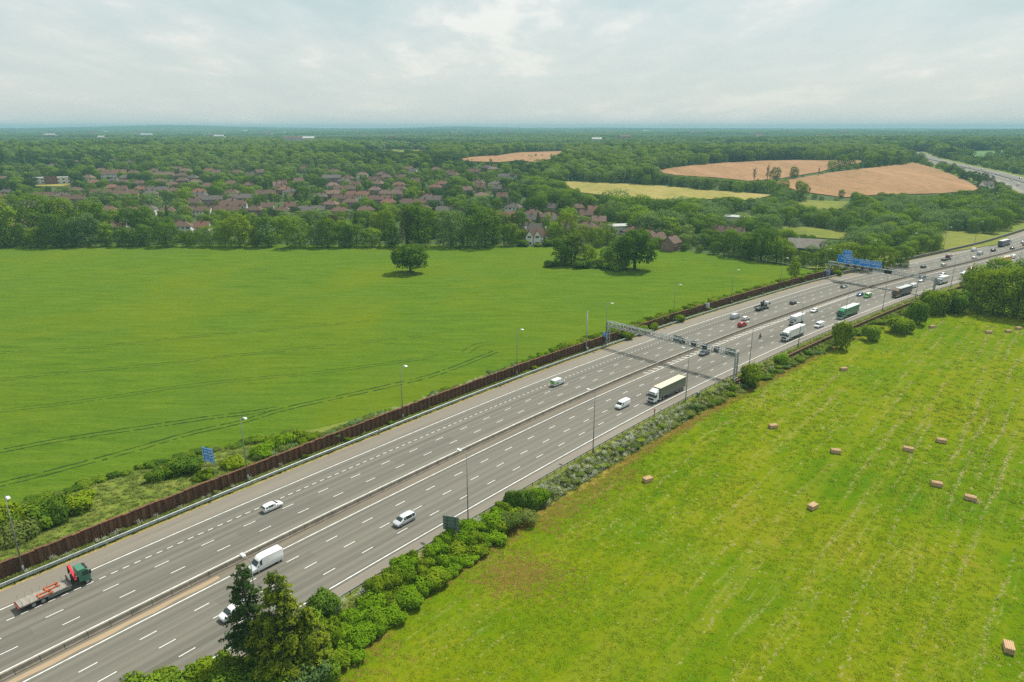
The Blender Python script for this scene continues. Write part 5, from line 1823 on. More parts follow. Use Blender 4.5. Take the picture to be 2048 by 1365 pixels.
# ------------------------------------------------------------------ vehicles (local x forward, y left)
M['tyre'] = plain('tyre_rubber', (0.018, 0.018, 0.019), 0.85)
M['rim'] = plain('alloy_rim', (0.42, 0.43, 0.44), 0.35, 0.7)
M['glass'] = plain('tinted_glass', (0.020, 0.030, 0.030), 0.08, 0, 0.1, 1.0, 0.7)
M['black'] = plain('black_plastic', (0.022, 0.022, 0.024), 0.6)
M['chassis'] = plain('chassis_grey', (0.05, 0.048, 0.045), 0.75)
M['headlight'] = plain('headlight_glass', (0.70, 0.72, 0.74), 0.12)
M['taillight'] = plain('tail_light_red', (0.40, 0.012, 0.01), 0.2)
M['plate_w'] = plain('white_number_plate', (0.70, 0.70, 0.68), 0.5)
M['plate_y'] = plain('yellow_number_plate', (0.62, 0.45, 0.02), 0.5)
PAINT = {k: paint('%s_paint' % k, c) for k, c in dict(white=(0.72, 0.73, 0.73), silver=(0.52, 0.54, 0.56), red=(0.42, 0.012, 0.02), dark=(0.035, 0.042, 0.05), blue=(0.03, 0.12, 0.26),
         green=(0.03, 0.24, 0.11), lime=(0.12, 0.36, 0.06), grey=(0.10, 0.115, 0.13), navy=(0.07, 0.085, 0.125), orange=(0.55, 0.14, 0.03), cream=(0.62, 0.54, 0.40), bronze=(0.22, 0.13, 0.06),
         olive=(0.115, 0.130, 0.105), tangreen=(0.05, 0.17, 0.105), maroon=(0.17, 0.02, 0.025)).items()}


def wheel_mesh(r, w):
    t = MB()
    n = 14
    for x0, x1, ra in ((-w / 2, w / 2, r),):
        for (y, rr) in ((-w / 2, r * .62), (-w / 2, r * .94), (-w / 2 * .7, r), (w / 2 * .7, r), (w / 2, r * .94), (w / 2, r * .62)):
            for i in range(n): a = 2 * math.pi * i / n; t.v.append((rr * math.cos(a), y, rr * math.sin(a)))
    for k in range(5):
        for i in range(n):
            j = (i + 1) % n; t.f.append((k * n + i, k * n + j, (k + 1) * n + j, (k + 1) * n + i))
    t.m = [0] * len(t.f)
    tm = t.mesh('tyre', True); tm.materials.append(M['tyre'])
    q = MB()
    for y in (-w * .42, w * .42):
        b = len(q.v); q.v.append((0, y * 1.08, 0))
        for i in range(n): a = 2 * math.pi * i / n; q.v.append((r * .62 * math.cos(a), y, r * .62 * math.sin(a)))
        for i in range(n): q.f.append((b, b + 1 + i, b + 1 + (i + 1) % n))
    for i in range(5):
        a = 2 * math.pi * i / 5
        for y in (-w * .47, w * .47): q.bar((0, y, 0), (r * .58 * math.cos(a), y, r * .58 * math.sin(a)), r * .07, 4)
    q.m = [0] * len(q.f)
    qm = q.mesh('rim'); qm.materials.append(M['rim'])
    return tm, qm


WHEELS = {}


def wheel(parent, x, y, r, w):
    if (r, w) not in WHEELS: WHEELS[(r, w)] = wheel_mesh(r, w)
    e = bpy.data.objects.new('wheel', None); COL.objects.link(e); e.parent = parent; e.location = (x, y, r); e.empty_display_size = .1
    tm, rm = WHEELS[(r, w)]
    link('tyre', tm, None, e); link('rim', rm, None, e)


def section(st):
    x, zb, zl, zt, wb, wt = st
    h = [(wb * .86, zb), (wb, zb + .16), (wb * 1.01, (zb + zl) * .55), (wb * .985, zl), (wt, zt - .07), (wt - .13, zt)]
    return [Vector((x, y, z)) for y, z in h] + [Vector((x, -y, z)) for y, z in reversed(h)]


def shell(stations):
    m = MB(); S = [section(s) for s in stations]; k = len(S[0])
    for s in S: m.v += [tuple(p) for p in s]
    for i in range(len(S) - 1):
        for j in range(k):
            q = (j + 1) % k; m.f.append((i * k + j, i * k + q, (i + 1) * k + q, (i + 1) * k + j))
    m.f.append(tuple(range(k))); m.f.append(tuple(reversed(range((len(S) - 1) * k, len(S) * k))))
    m.m = [0] * len(m.f)
    return m, S


def off_quad(m, a, b, c, d, inset=.1, lift=.012, out=None):
    """Pane laid just proud of the body, inset from its pillars, with real thickness."""
    P = [Vector(p) for p in (a, b, c, d)]; ce = sum(P, Vector()) / 4
    P = [p.lerp(ce, inset) for p in P]
    n = (P[1] - P[0]).cross(P[3] - P[0]).normalized()
    if out is not None and n.dot(Vector(out)) < 0: n = -n
    T = [p + n * lift for p in P]; B = [p - n * .06 for p in P]
    k = len(m.v); m.v += [tuple(p) for p in T + B]
    for f in ((0, 1, 2, 3), (7, 6, 5, 4), (0, 4, 5, 1), (1, 5, 6, 2), (2, 6, 7, 3), (3, 7, 4, 0)): m.f.append(tuple(k + i for i in f)); m.m.append(0)


def make_car(name, stations, screen, rear, sides, wheels, r, lights, plate_z, mirror, grille, two_tone=None):
    root = empty(name)
    m, S = shell(stations); m.build('body', PAINT['white'], root, True, 0)
    body = root.children[0]
    md = body.modifiers.new('edge', 'EDGE_SPLIT'); md.split_angle = RAD(38)
    # windscreen and rear window: top strip between two stations
    for nm, pr in (('windscreen', screen), ('rear_window', rear)):
        if not pr: continue
        a, b = S[pr[0]], S[pr[1]]
        m = MB(); off_quad(m, a[4].lerp(b[4], .06), a[7].lerp(b[7], .06), b[7].lerp(a[7], .06), b[4].lerp(a[4], .06), .04, .08, (1 if nm == 'windscreen' else -1, 0, 1))
        m.build(nm, M['glass'], root)
    for sgn in (0, 1):
        for (i, j) in sides:
            a, b = S[i], S[j]; m = MB()
            lo, hi = (3, 4) if sgn == 0 else (8, 7)
            off_quad(m, a[lo], b[lo], b[hi], a[hi], .11, .015, (0, 1 if sgn == 0 else -1, 0)); m.build('side_window', M['glass'], root)
    for (x, y) in wheels: wheel(root, x, y, r, .22)
    xf, yl, zl, xr, zr = lights
    for sy in (-1, 1):
        m = MB(); m.box(xf - .10, xf + .03, sy * yl - .17, sy * yl + .17, zl - .08, zl + .08); m.build('headlight', M['headlight'], root, bevel=.02)
        m = MB(); m.box(xr - .03, xr + .08, sy * yl * 1.03 - .12, sy * yl * 1.03 + .12, zr - .14, zr + .14); m.build('tail_light', M['taillight'], root, bevel=.02)
        mx, my, mz = mirror
        m = MB(); m.box(mx - .08, mx + .08, sy * my - (.0 if sy > 0 else .2), sy * my + (.2 if sy > 0 else .0), mz - .07, mz + .09); m.build('mirror', M['black'], root, bevel=.02)
    xg, wg, z0, z1 = grille
    m = MB(); m.box(xg - .08, xg + .025, -wg, wg, z0, z1); m.build('grille', M['black'], root, bevel=.01)
    m = MB(); m.box(xg + .03, xg + .05, -.26, .26, plate_z - .06, plate_z + .06); m.build('number_plate', M['plate_w'], root)
    m = MB(); m.box(xr - .06, xr - .035, -.26, .26, plate_z + .12, plate_z + .24); m.build('number_plate', M['plate_y'], root)
    xs = [s[0] for s in stations]
    m = MB(); m.box(min(xs) + .3, max(xs) - .3, -.75, .75, .16, .34); m.build('underbody', M['black'], root)
    return root


CARS = {}
CARS['hatchback'] = make_car('hatchback_car', [(-2.12, .36, .72, .78, .78, .70), (-2.06, .26, .90, 1.00, .87, .74), (-1.72, .22, .95, 1.33, .90, .68), (-1.30, .22, .95, 1.45, .90, .66), (.05, .22, .93, 1.48, .90, .64), (.45, .22, .92, 1.38, .90, .63), (1.18, .22, .90, 1.00, .90, .74), (1.85, .24, .78, .86, .86, .74), (2.12, .32, .60, .68, .72, .62)],
                             (5, 6), (1, 2), ((2, 3), (3, 4), (4, 5)), ((-1.3, .80), (-1.3, -.80), (1.32, .80), (1.32, -.80)), .32, (1.95, .60, .72, -2.08, .82), .5, (.75, .90, .98), (2.1, .5, .38, .52))
CARS['mpv'] = make_car('people_carrier', [(-2.32, .38, .80, .90, .82, .74), (-2.26, .28, 1.0, 1.3, .90, .78), (-2.0, .24, 1.02, 1.62, .93, .72), (-1.3, .24, 1.02, 1.74, .93, .70), (.3, .24, 1.0, 1.74, .93, .68), (.75, .24, 1.0, 1.60, .93, .67), (1.55, .24, .98, 1.10, .93, .76), (2.1, .26, .84, .92, .90, .78), (2.35, .34, .64, .72, .78, .68)],
                       (5, 6), (1, 2), ((2, 3), (3, 4), (4, 5)), ((-1.4, .83), (-1.4, -.83), (1.45, .83), (1.45, -.83)), .34, (2.2, .64, .78, -2.26, .95), .55, (1.05, .94, 1.08), (2.33, .55, .42, .58))
CARS['van'] = make_car('panel_van', [(-2.5, .38, 1.2, 1.95, .90, .84), (-2.45, .30, 1.2, 2.02, .95, .86), (-.2, .28, 1.2, 2.06, .95, .84), (.75, .28, 1.18, 2.04, .95, .82), (1.10, .28, 1.15, 1.88, .95, .80), (1.75, .28, 1.05, 1.20, .94, .80), (2.3, .30, .86, .98, .90, .78), (2.5, .36, .66, .74, .78, .68)],
                       (4, 5), None, ((3, 4),), ((-1.55, .84), (-1.55, -.84), (1.6, .84), (1.6, -.84)), .34, (2.38, .66, .80, -2.48, 1.0), .55, (1.45, .95, 1.2), (2.48, .55, .42, .6))
CARS['long_van'] = make_car('high_roof_van', [(-3.0, .42, 1.4, 2.45, .95, .90), (-2.95, .32, 1.4, 2.55, 1.0, .92), (0.2, .30, 1.4, 2.62, 1.0, .90), (1.05, .30, 1.3, 2.55, 1.0, .88), (1.5, .30, 1.25, 2.15, 1.0, .84), (2.15, .30, 1.15, 1.32, .98, .82), (2.75, .32, .92, 1.06, .94, .80), (2.98, .40, .70, .80, .82, .70)],
                            (4, 5), None, ((3, 4),), ((-1.95, .88), (-1.95, -.88), (1.9, .88), (1.9, -.88)), .36, (2.84, .70, .88, -2.98, 1.2), .6, (1.85, 1.0, 1.35), (2.95, .6, .45, .7))
_dm = MB()
CAR_USED = set()


def swap_paint(o, col):
    for c in o.children:
        if c.name.split('.')[0] in ('body', 'cab', 'deflector'): recolor(c, PAINT[col])


VSC = .95


def place(o, s, t, label, cat, away=None, dz=0.0):
    if away is None: away = t < 0
    o.location = rp(s, t, .04 + dz); o.rotation_euler = (0, 0, heading(s) + (0 if away else math.pi)); o.scale = (VSC, VSC, VSC)
    tag(o, label, cat, 'vehicles on the motorway')
    return o


def car(kind, s, t, col, label, cat='car', away=None):
    src = CARS[kind]
    if kind in CAR_USED: o = copy_tree(src, None, ('green_panel', 'roof_panel'))
    else: o = src; CAR_USED.add(kind)
    swap_paint(o, col)
    return place(o, s, t, label, cat, away)


def make_cab(root, x0, w, h, col, sleeper=True, deflector=True, front=None):
    """Cab-over tractor cab from x0 (back) to its front."""
    f = x0 + (2.25 if sleeper else 1.75)
    m = MB(); zt = h
    pr = [(x0, .95), (f - .08, .55), (f, 1.0), (f + .02, 1.85), (f - .28, zt - .35), (f - .75, zt), (x0, zt)]
    n = len(m.v)
    for y in (-w, w): m.v += [(x, y * (.93 if z > 2.2 else 1), z) for x, z in pr]
    k = len(pr)
    for i in range(k):
        j = (i + 1) % k; m.f.append((i, j, k + j, k + i))
    m.f += [tuple(reversed(range(k))), tuple(range(k, 2 * k))]; m.m = [0] * len(m.f)
    m.build('cab', PAINT[col], root, bevel=.05)
    m = MB(); off_quad(m, (f + .02, -w * .97, 1.9), (f + .02, w * .97, 1.9), (f - .22, w * .9, zt - .55), (f - .22, -w * .9, zt - .55), .03, .03, (1, 0, .3)); m.build('windscreen', M['glass'], root)
    for s in (-1, 1):
        m = MB(); off_quad(m, (f - 1.15, s * w, 1.85), (f - .2, s * w, 1.85), (f - .38, s * w * .95, 2.6), (f - 1.15, s * w * .95, 2.6), .05, .03, (0, s, 0)); m.build('side_window', M['glass'], root)
        m = MB(); m.box(f - .15, f + .1, s * (w + .02) - (.0 if s > 0 else .28), s * (w + .02) + (.28 if s > 0 else 0), 1.9, 2.55); m.build('mirror', M['black'], root, bevel=.02)
        m = MB(); m.box(f - .12, f + .04, s * w * .74 - .2, s * w * .74 + .2, .62, .86); m.build('headlight', M['headlight'], root)
    m = MB(); m.box(f - .1, f + .045, -w * .72, w * .72, 1.02, 1.6); m.build('grille', M['black'], root, bevel=.02)
    m = MB(); m.box(f - .3, f + .08, -w * .98, w * .98, .32, .58); b = m.build('bumper', M['black'] if front is None else front, root, bevel=.03)
    m = MB(); m.box(f + .085, f + .1, -.26, .26, .4, .5); m.build('number_plate', M['plate_w'], b)
    m = MB(); m.box(f - .55, f - .2, -w * .8, w * .8, zt - .28, zt - .12); m.build('sun_visor', M['black'], root)
    if deflector:
        m = MB(); m.prism([(-w * .85, zt), (w * .85, zt), (w * .8, zt + .55), (-w * .8, zt + .55)], x0 + .05, x0 + 1.25)
        for i in range(len(m.v)):
            x, y, z = m.v[i]
            if x > x0 + 1 and z > zt + .3: m.v[i] = (x - .95, y, z)
        m.build('deflector', PAINT[col], root, bevel=.03)
    return f


def axle(root, x, w, r=.5, twin=False):
    for s in (-1, 1): wheel(root, x, s * (w - .16), r, .32)


def lorry(s, t, cabcol, sidecol, roofcol, label, tl=13.4, h=4.0, cabh=3.35, deflector=True, stripe=None, front=None):
    """Articulated lorry: tractor cab, chassis and box trailer."""
    root = empty('articulated_lorry'); x0 = tl / 2
    xb = -tl / 2 - 1.2
    f = make_cab(root, x0 - .55, 1.24, cabh, cabcol, True, deflector, front)
    xt = x0 - 1.0
    m = MB(); m.box(xb, xt, -1.27, 1.27, 1.12, h); m.build('trailer', PAINT[sidecol], root, bevel=.04)
    tr = [c for c in root.children if c.name.startswith('trailer')][0]
    m = MB(); m.box(xb + .05, xt - .05, -1.22, 1.22, h + .002, h + .05); m.build('roof', PAINT[roofcol], tr)
    m = MB(); m.box(xt, xt + .06, -1.2, 1.2, 1.3, h - .05); m.build('headboard', PAINT['grey'] if sidecol in ('olive', 'navy') else PAINT[sidecol], tr)
    for sy in (-1, 1):
        m = MB(); m.box(xb + 1.6, xt - 4.2, sy * 1.2 - .03, sy * 1.2 + .03, .55, 1.05); m.build('side_guard', M['galv_dark'], tr)
        m = MB(); m.box(xb - .06, xb, sy * 1.0 - .2, sy * 1.0 + .2, .85, 1.05); m.build('tail_light', M['taillight'], tr)
    m = MB(); m.box(xb - .05, xb - .002, -1.18, 1.18, 1.2, h - .1); m.build('rear_door', PAINT[sidecol], tr)
    if stripe:
        for sy in (-1, 1):
            m = MB()
            for i in range(9):
                xa = xb + 1.2 + i * (tl - 3) / 9
                m.quad((xa, sy * 1.274, 1.7), (xa + .9, sy * 1.274, 1.7), (xa + 1.5, sy * 1.274, 3.3), (xa + .7, sy * 1.274, 3.3))
            m.build('side_print', PAINT[stripe], tr)
    m = MB(); m.box(xb + .1, x0 + 1.2, -.45, .45, .65, 1.1); m.build('chassis', M['chassis'], root)
    for x in (x0 + .55, xt - 2.0, xb + 3.9, xb + 2.6, xb + 1.3): axle(root, x, 1.22)
    for sy in (-1, 1):
        m = MB(); m.box(xt - .9, xt + .2, sy * 1.05 - .2, sy * 1.05 + .2, .5, 1.0); m.build('fuel_tank', M['galv'], root, bevel=.04)
    return place(root, s, t, label, 'lorry')


def rigid(s, t, cabcol, boxcol, label, bl=6.2, h=3.5, name='box_truck', luton=False, cab_h=2.75):
    root = empty(name)
    f = make_cab(root, bl / 2 - .3, 1.12, cab_h, cabcol, False, False)
    m = MB(); m.box(-bl / 2 - .8, bl / 2 - .42, -1.2, 1.2, .95, h)
    m.build('cargo_box', PAINT[boxcol], root, bevel=.05)
    bx = [c for c in root.children if c.name.startswith('cargo_box')][0]
    if luton:
        m = MB(); m.box(bl / 2 - .42, bl / 2 + .75, -1.18, 1.18, cab_h + .03, h); m.build('luton_peak', PAINT[boxcol], bx, bevel=.06)
    m = MB(); m.box(-bl / 2 - .84, -bl / 2 - .802, -1.1, 1.1, 1.05, h - .1); m.build('rear_door', PAINT[boxcol], bx)
    for sy in (-1, 1):
        m = MB(); m.box(-bl / 2 - .86, -bl / 2 - .8, sy * 1.0 - .1, sy * 1.0 + .1, .75, .95); m.build('tail_light', M['taillight'], root)
    m = MB(); m.box(-bl / 2 - .7, bl / 2 + .8, -.4, .4, .55, .95); m.build('chassis', M['chassis'], root)
    for x in (bl / 2 + .55, -bl / 2 + .6): axle(root, x, 1.15, .45)
    return place(root, s, t, label, 'lorry')


def flatbed_crane():
    """Green cab, red folded loader crane, long flat deck with side stakes and orange frames."""
    root = empty('flatbed_lorry')
    make_cab(root, 3.3, 1.22, 3.1, 'tangreen', False, False)
    steel = plain('orange_steel_frame', (.55, .12, .03), .6); red = plain('crane_red', (.62, .015, .03), .4)
    deck = plain('grey_deck_boards', (.26, .235, .20), .85, 0, .25, 2.0); rusty = plain('rusty_red_steel', (.25, .06, .035), .7)
    m = MB(); m.box(-4.9, 4.9, -.42, .42, .6, 1.0); m.build('chassis', M['chassis'], root)
    d = empty('deck'); d.parent = root
    n = 11
    me = MB(); me.box(-5.3, 2.1, -.105, .105, 1.02, 1.14); pm = me.mesh('plank'); pm.materials.append(deck)
    for i in range(n):
        o = link('plank', pm, None, d); o.location = (0, -1.13 + 2.26 * i / (n - 1), .004 * (i % 3))
    m = MB(); m.box(-5.35, 2.15, -1.24, 1.24, .9, 1.018); m.build('deck_frame', M['galv_dark'], d)
    m = MB(); m.bar((0, 0, 0), (0, 0, .95), .035, 5); st = m.mesh('stake'); st.materials.append(M['galv'])
    for sy in (-1, 1):
        for x in np.arange(-4.9, 1.6, 1.05): o = link('stake', st, None, d); o.location = (x, sy * 1.2, 1.14)
    m = MB(); m.box(2.0, 2.1, -1.2, 1.2, 1.14, 2.0); m.build('headboard', M['galv_dark'], root)
    cr = MB(); cr.box(2.45, 3.1, -.4, .4, 1.0, 2.2); cr.build('crane_base', M['dark_metal'], root)
    c = MB(); c.bar((2.78, 1.15, 3.45), (2.82, -1.15, 1.65), .26, 4, .2); c.build('crane_arm', red, root)
    c = MB(); c.bar((2.6, 1.1, 2.0), (2.65, 1.15, 3.4), .17, 4); c.bar((2.95, .9, 1.9), (2.95, 1.1, 3.3), .12, 4); c.build('crane_mast', M['dark_metal'], root)
    for (x0, y0) in ((-1.7, -.6), (-.4, .55)):
        f = MB()
        for a, b in (((x0 - 1.0, y0 - .5), (x0 + 1.2, y0 - .5)), ((x0 - 1.0, y0 + .45), (x0 + 1.2, y0 + .45)), ((x0 - .8, y0 - .7), (x0 - .8, y0 + .7)), ((x0 + .9, y0 - .7), (x0 + .9, y0 + .7))):
            f.bar((*a, 1.32), (*b, 1.32), .1, 4)
        f.bar((x0 + .9, y0, 1.3), (x0 + .9, y0, 1.75), .09, 4)
        f.build('orange_frame', steel, root)
    m = MB(); m.box(-5.5, -5.36, -1.2, 1.2, .75, .98); m.build('tail_bar', rusty, root)
    m = MB(); m.bar((-5.42, -.9, .45), (-5.42, .9, .45), .06, 4); m.build('rear_guard', rusty, root)
    for sy in (-1, 1):
        m = MB(); m.box(-5.54, -5.5, sy * .85 - .18, sy * .85 + .18, .8, .93); m.build('tail_light', M['taillight'], root)
        m = MB()
        for z in (.55, .8): m.box(-1.4, 2.0, sy * 1.18 - .03, sy * 1.18 + .03, z, z + .12)
        m.build('side_guard', M['galv'], root)
    for x in (4.45, -2.1, -3.45): axle(root, x, 1.2)
    return place(root, 203, -14.2, 'green cabbed flatbed lorry with folded red crane near the lower left corner', 'lorry')


def skip_lorry():
    root = empty('tipper_lorry')
    make_cab(root, 2.2, 1.22, 3.0, 'white', False, False)
    m = MB(); m.box(-4.2, 3.2, -.42, .42, .6, 1.0); m.build('chassis', M['chassis'], root)
    m = MB(); m.box(-4.6, .2, -1.2, 1.2, 1.02, 1.3); m.build('deck', PAINT['olive'], root)
    m = MB(); m.box(-4.6, .2, -1.22, -1.1, 1.3, 1.8); m.box(-4.6, .2, 1.1, 1.22, 1.3, 1.8); m.build('side_board', PAINT['olive'], root)
    m = MB()
    m.box(.3, 1.9, -1.0, 1.0, 1.0, 2.2); m.build('grab_base', M['dark_metal'], root)
    m = MB(); m.bar((1.2, .3, 2.0), (.2, -.2, 3.9), .22, 5); m.bar((.2, -.2, 3.9), (1.8, .1, 3.2), .16, 5); m.build('grab_arm', M['dark_metal'], root)
    m = MB(); m.bar((-.2, .4, 1.5), (-.1, .4, 3.3), .3, 6, .5); m.build('grab_bucket', M['dark_metal'], root)
    for sy in (-1, 1):
        m = MB(); m.box(-4.66, -4.6, sy * .85 - .18, sy * .85 + .18, .8, .93); m.build('tail_light', M['taillight'], root)
    for x in (3.0, -1.6, -2.95): axle(root, x, 1.2)
    return place(root, 448, -11.2, 'dark grab lorry with a white cab on the far lanes', 'lorry')


def recovery(s, t, col, col2, label):
    """Recovery lorry carrying a car on its sloping deck."""
    root = empty('recovery_lorry')
    make_cab(root, 2.6, 1.2, 3.0, col, False, False)
    m = MB(); m.box(-4.2, 3.4, -.42, .42, .6, 1.0); m.build('chassis', M['chassis'], root)
    m = MB(); m.box(-4.8, 2.3, -1.2, 1.2, 1.02, 1.2); m.build('deck', M['dark_metal'], root)
    m = MB()
    for y in (-1.15, 1.15): m.bar((2.2, y, 1.2), (2.2, y, 3.3), .08, 4)
    m.bar((2.2, -1.15, 3.3), (2.2, 1.15, 3.3), .08, 4); m.build('headframe', PAINT[col2], root)
    m = MB(); m.box(.9, 2.15, -.9, .9, 1.2, 2.6); m.build('tool_locker', PAINT[col2], root, bevel=.05)
    for sy in (-1, 1):
        m = MB(); m.box(-4.86, -4.8, sy * .85 - .18, sy * .85 + .18, .8, .93); m.build('tail_light', M['taillight'], root)
    for x in (3.4, -2.6): axle(root, x, 1.18)
    return place(root, s, t, label, 'lorry')


# ---- traffic leading away, left carriageway
flatbed_crane()
car('hatchback', 238.5, -10.7, 'white', 'white hatchback driving away below the blue field sign')
_gv = car('van', 327, -11.0, 'white', 'small white van with green rear panels driving away', 'van')
_m = MB()
for _y in (-.953, .953): _m.box(-2.3, -.4, min(_y, _y * 1.012), max(_y, _y * 1.012), .75, 1.18)
_m.box(-2.53, -2.505, -.8, .8, .8, 1.85)
_m.build('green_panel', PAINT['lime'], _gv)
car('van', 428, -11.2, 'silver', 'boxy silver white van behind the red car on the away lanes', 'van')
car('hatchback', 429, -7.3, 'white', 'white hatchback beside the boxy silver van on the away lanes')
car('mpv', 420, -3.6, 'red', 'bright red car next to the central barrier')
skip_lorry()
car('hatchback', 466, -7.2, 'dark', 'black car ahead of the grab lorry')
car('hatchback', 512, -7.3, 'grey', 'dark grey car in the shadow of the signed gantry')
car('hatchback', 590, -7.3, 'dark', 'dark car driving away beyond the signed gantry')
recovery(623, -11.0, 'white', 'maroon', 'recovery lorry with dark red frame beyond the signed gantry')
car('van', 657, -7.2, 'silver', 'silver van ahead of the recovery lorry', 'van')
lorry(704, -11.1, 'white', 'navy', 'white', 'distant dark lorry with pale roof at the right edge of the picture')
car('hatchback', 694, -3.6, 'dark', 'dark car beside the distant lorry at the right picture edge')

# ---- oncoming traffic, right carriageway
car('long_van', 228, 4.7, 'white', 'large white high roof van half hidden by the tall pine', 'van')
car('mpv', 218.5, 11.9, 'white', 'white car hidden behind the tall pine')
car('mpv', 252, 12.2, 'silver', 'silver people carrier with dark windows nearest the green backed sign')
car('van', 326, 11.9, 'white', 'white panel van ahead of the dark curtain sided lorry', 'van')
lorry(341.5, 15.9, 'white', 'olive', 'cream', 'white cabbed lorry with dark olive curtain sides and cream roof')
car('mpv', 380.5, 4.7, 'grey', 'dark blue grey car just behind the near gantry')
lorry(420, 15.8, 'white', 'white', 'white', 'all white lorry just beyond the near gantry', 11.0, 3.9)
rigid(438.5, 8.2, 'white', 'white', 'white box truck with a peak over its cab beside the all white lorry', 6.2, 3.6, luton=True)
car('hatchback', 460, 4.6, 'white', 'white car close to the central barrier opposite the black car')
car('van', 440, 15.9, 'white', 'white van following the all white lorry', 'van')
lorry(464, 16.0, 'green', 'green', 'white', 'bright green lorry with white roof', 12.4, 4.0, 3.45, True, 'tangreen', PAINT['white'])
car('hatchback', 502, 4.6, 'blue', 'blue car beside the small green van')
_g = car('van', 501, 8.2, 'lime', 'small bright green van with a pale roof', 'van')
_m = MB(); _m.box(-2.3, .7, -.72, .72, 2.065, 2.09); _m.build('roof_panel', PAINT['white'], _g)
lorry(517, 15.9, 'bronze', 'navy', 'silver', 'lorry with printed dark blue trailer and bronze cab', 12.0, 4.0, 3.4, True, 'grey')
car('van', 537, 11.8, 'white', 'white van behind the dark blue lorry', 'van')
car('hatchback', 554, 8.2, 'white', 'white car behind the white van below the signed gantry')
car('mpv', 563, 4.6, 'dark', 'dark car by the central barrier below the signed gantry')
rigid(558, 15.8, 'white', 'white', 'white box lorry passing under the signed gantry', 6.6, 3.6)
car('hatchback', 590, 12.0, 'white', 'white car beyond the signed gantry, nearest the big green trees')
car('hatchback', 607, 8.3, 'red', 'small red car beyond the signed gantry')
lorry(637, 12.0, 'orange', 'orange', 'cream', 'orange lorry with a cream roof behind the big green trees', 11)
car('van', 660, 8.2, 'white', 'white van far along the oncoming lanes', 'van')
car('hatchback', 690, 8.2, 'white', 'white car at the right edge of the picture on the oncoming lanes')
_far = [(0, 'van', -8, 'white'), (14, 'hatchback', -5, 'dark'), (38, 'hatchback', -11, 'dark'), (60, 'mpv', -11, 'dark'), (86, 'van', 5, 'white'), (100, 'hatchback', 9, 'white'), (112, 'van', 12, 'white'), (74, 'hatchback', -4, 'white'), (128, 'mpv', 5, 'silver'), (150, 'van', 12, 'grey'), (20, 'van', 11, 'white')]
_p0 = gp(1931, 334); _s0 = float(road_st(_p0.x, _p0.y)[0][0])
for i, (ds, k, t, c) in enumerate(sorted(_far, key=lambda q: -q[0])):
    car(k, _s0 - ds * 2.6, t, c, '%s %s, %s from the near end on the distant stretch of motorway' % (c, {'van': 'van', 'hatchback': 'car', 'mpv': 'tall car'}[k], nth(i)), 'van' if k == 'van' else 'car')


_more = [(604, -3.6, 'hatchback', 'silver', 'away'), (640, -3.6, 'hatchback', 'white', 'away'), (668, -14.6, 'van', 'white', 'away'), (676, -7.3, 'mpv', 'dark', 'away'), (716, -3.6, 'hatchback', 'red', 'away'), (726, -7.2, 'hatchback', 'silver', 'away'),
         (576, 8.2, 'mpv', 'silver', 'oncoming'), (617, 12.0, 'hatchback', 'dark', 'oncoming'), (648, 4.6, 'hatchback', 'white', 'oncoming'), (674, 12.0, 'mpv', 'dark', 'oncoming'), (680, 15.8, 'van', 'white', 'oncoming'), (706, 12.0, 'hatchback', 'blue', 'oncoming')]
for w in ('away', 'oncoming'):
    for i, (s, t, k, c, _) in enumerate([q for q in _more if q[4] == w]):
        car(k, s, t, c, 'tiny %s %s, %s in the %s traffic past the signed gantry' % (c, {'van': 'van', 'hatchback': 'car', 'mpv': 'tall car'}[k], nth(i), w), 'van' if k == 'van' else 'car')
for i, (ds, t, k, c) in enumerate(((7, 8, 'van', 'white'), (46, 4.6, 'hatchback', 'silver'), (54, -7, 'van', 'white'), (66, 12, 'mpv', 'dark'), (94, -11, 'long_van', 'white'), (106, -4, 'hatchback', 'red'), (120, 15, 'long_van', 'white'), (138, -7, 'hatchback', 'dark'))):
    car(k, _s0 - ds * 2.6, t, c, '%s %s, %s from the far end of traffic on the distant motorway stretch' % (c, 'car' if k in ('hatchback', 'mpv') else 'van', nth(i)), 'car' if k in ('hatchback', 'mpv') else 'van')


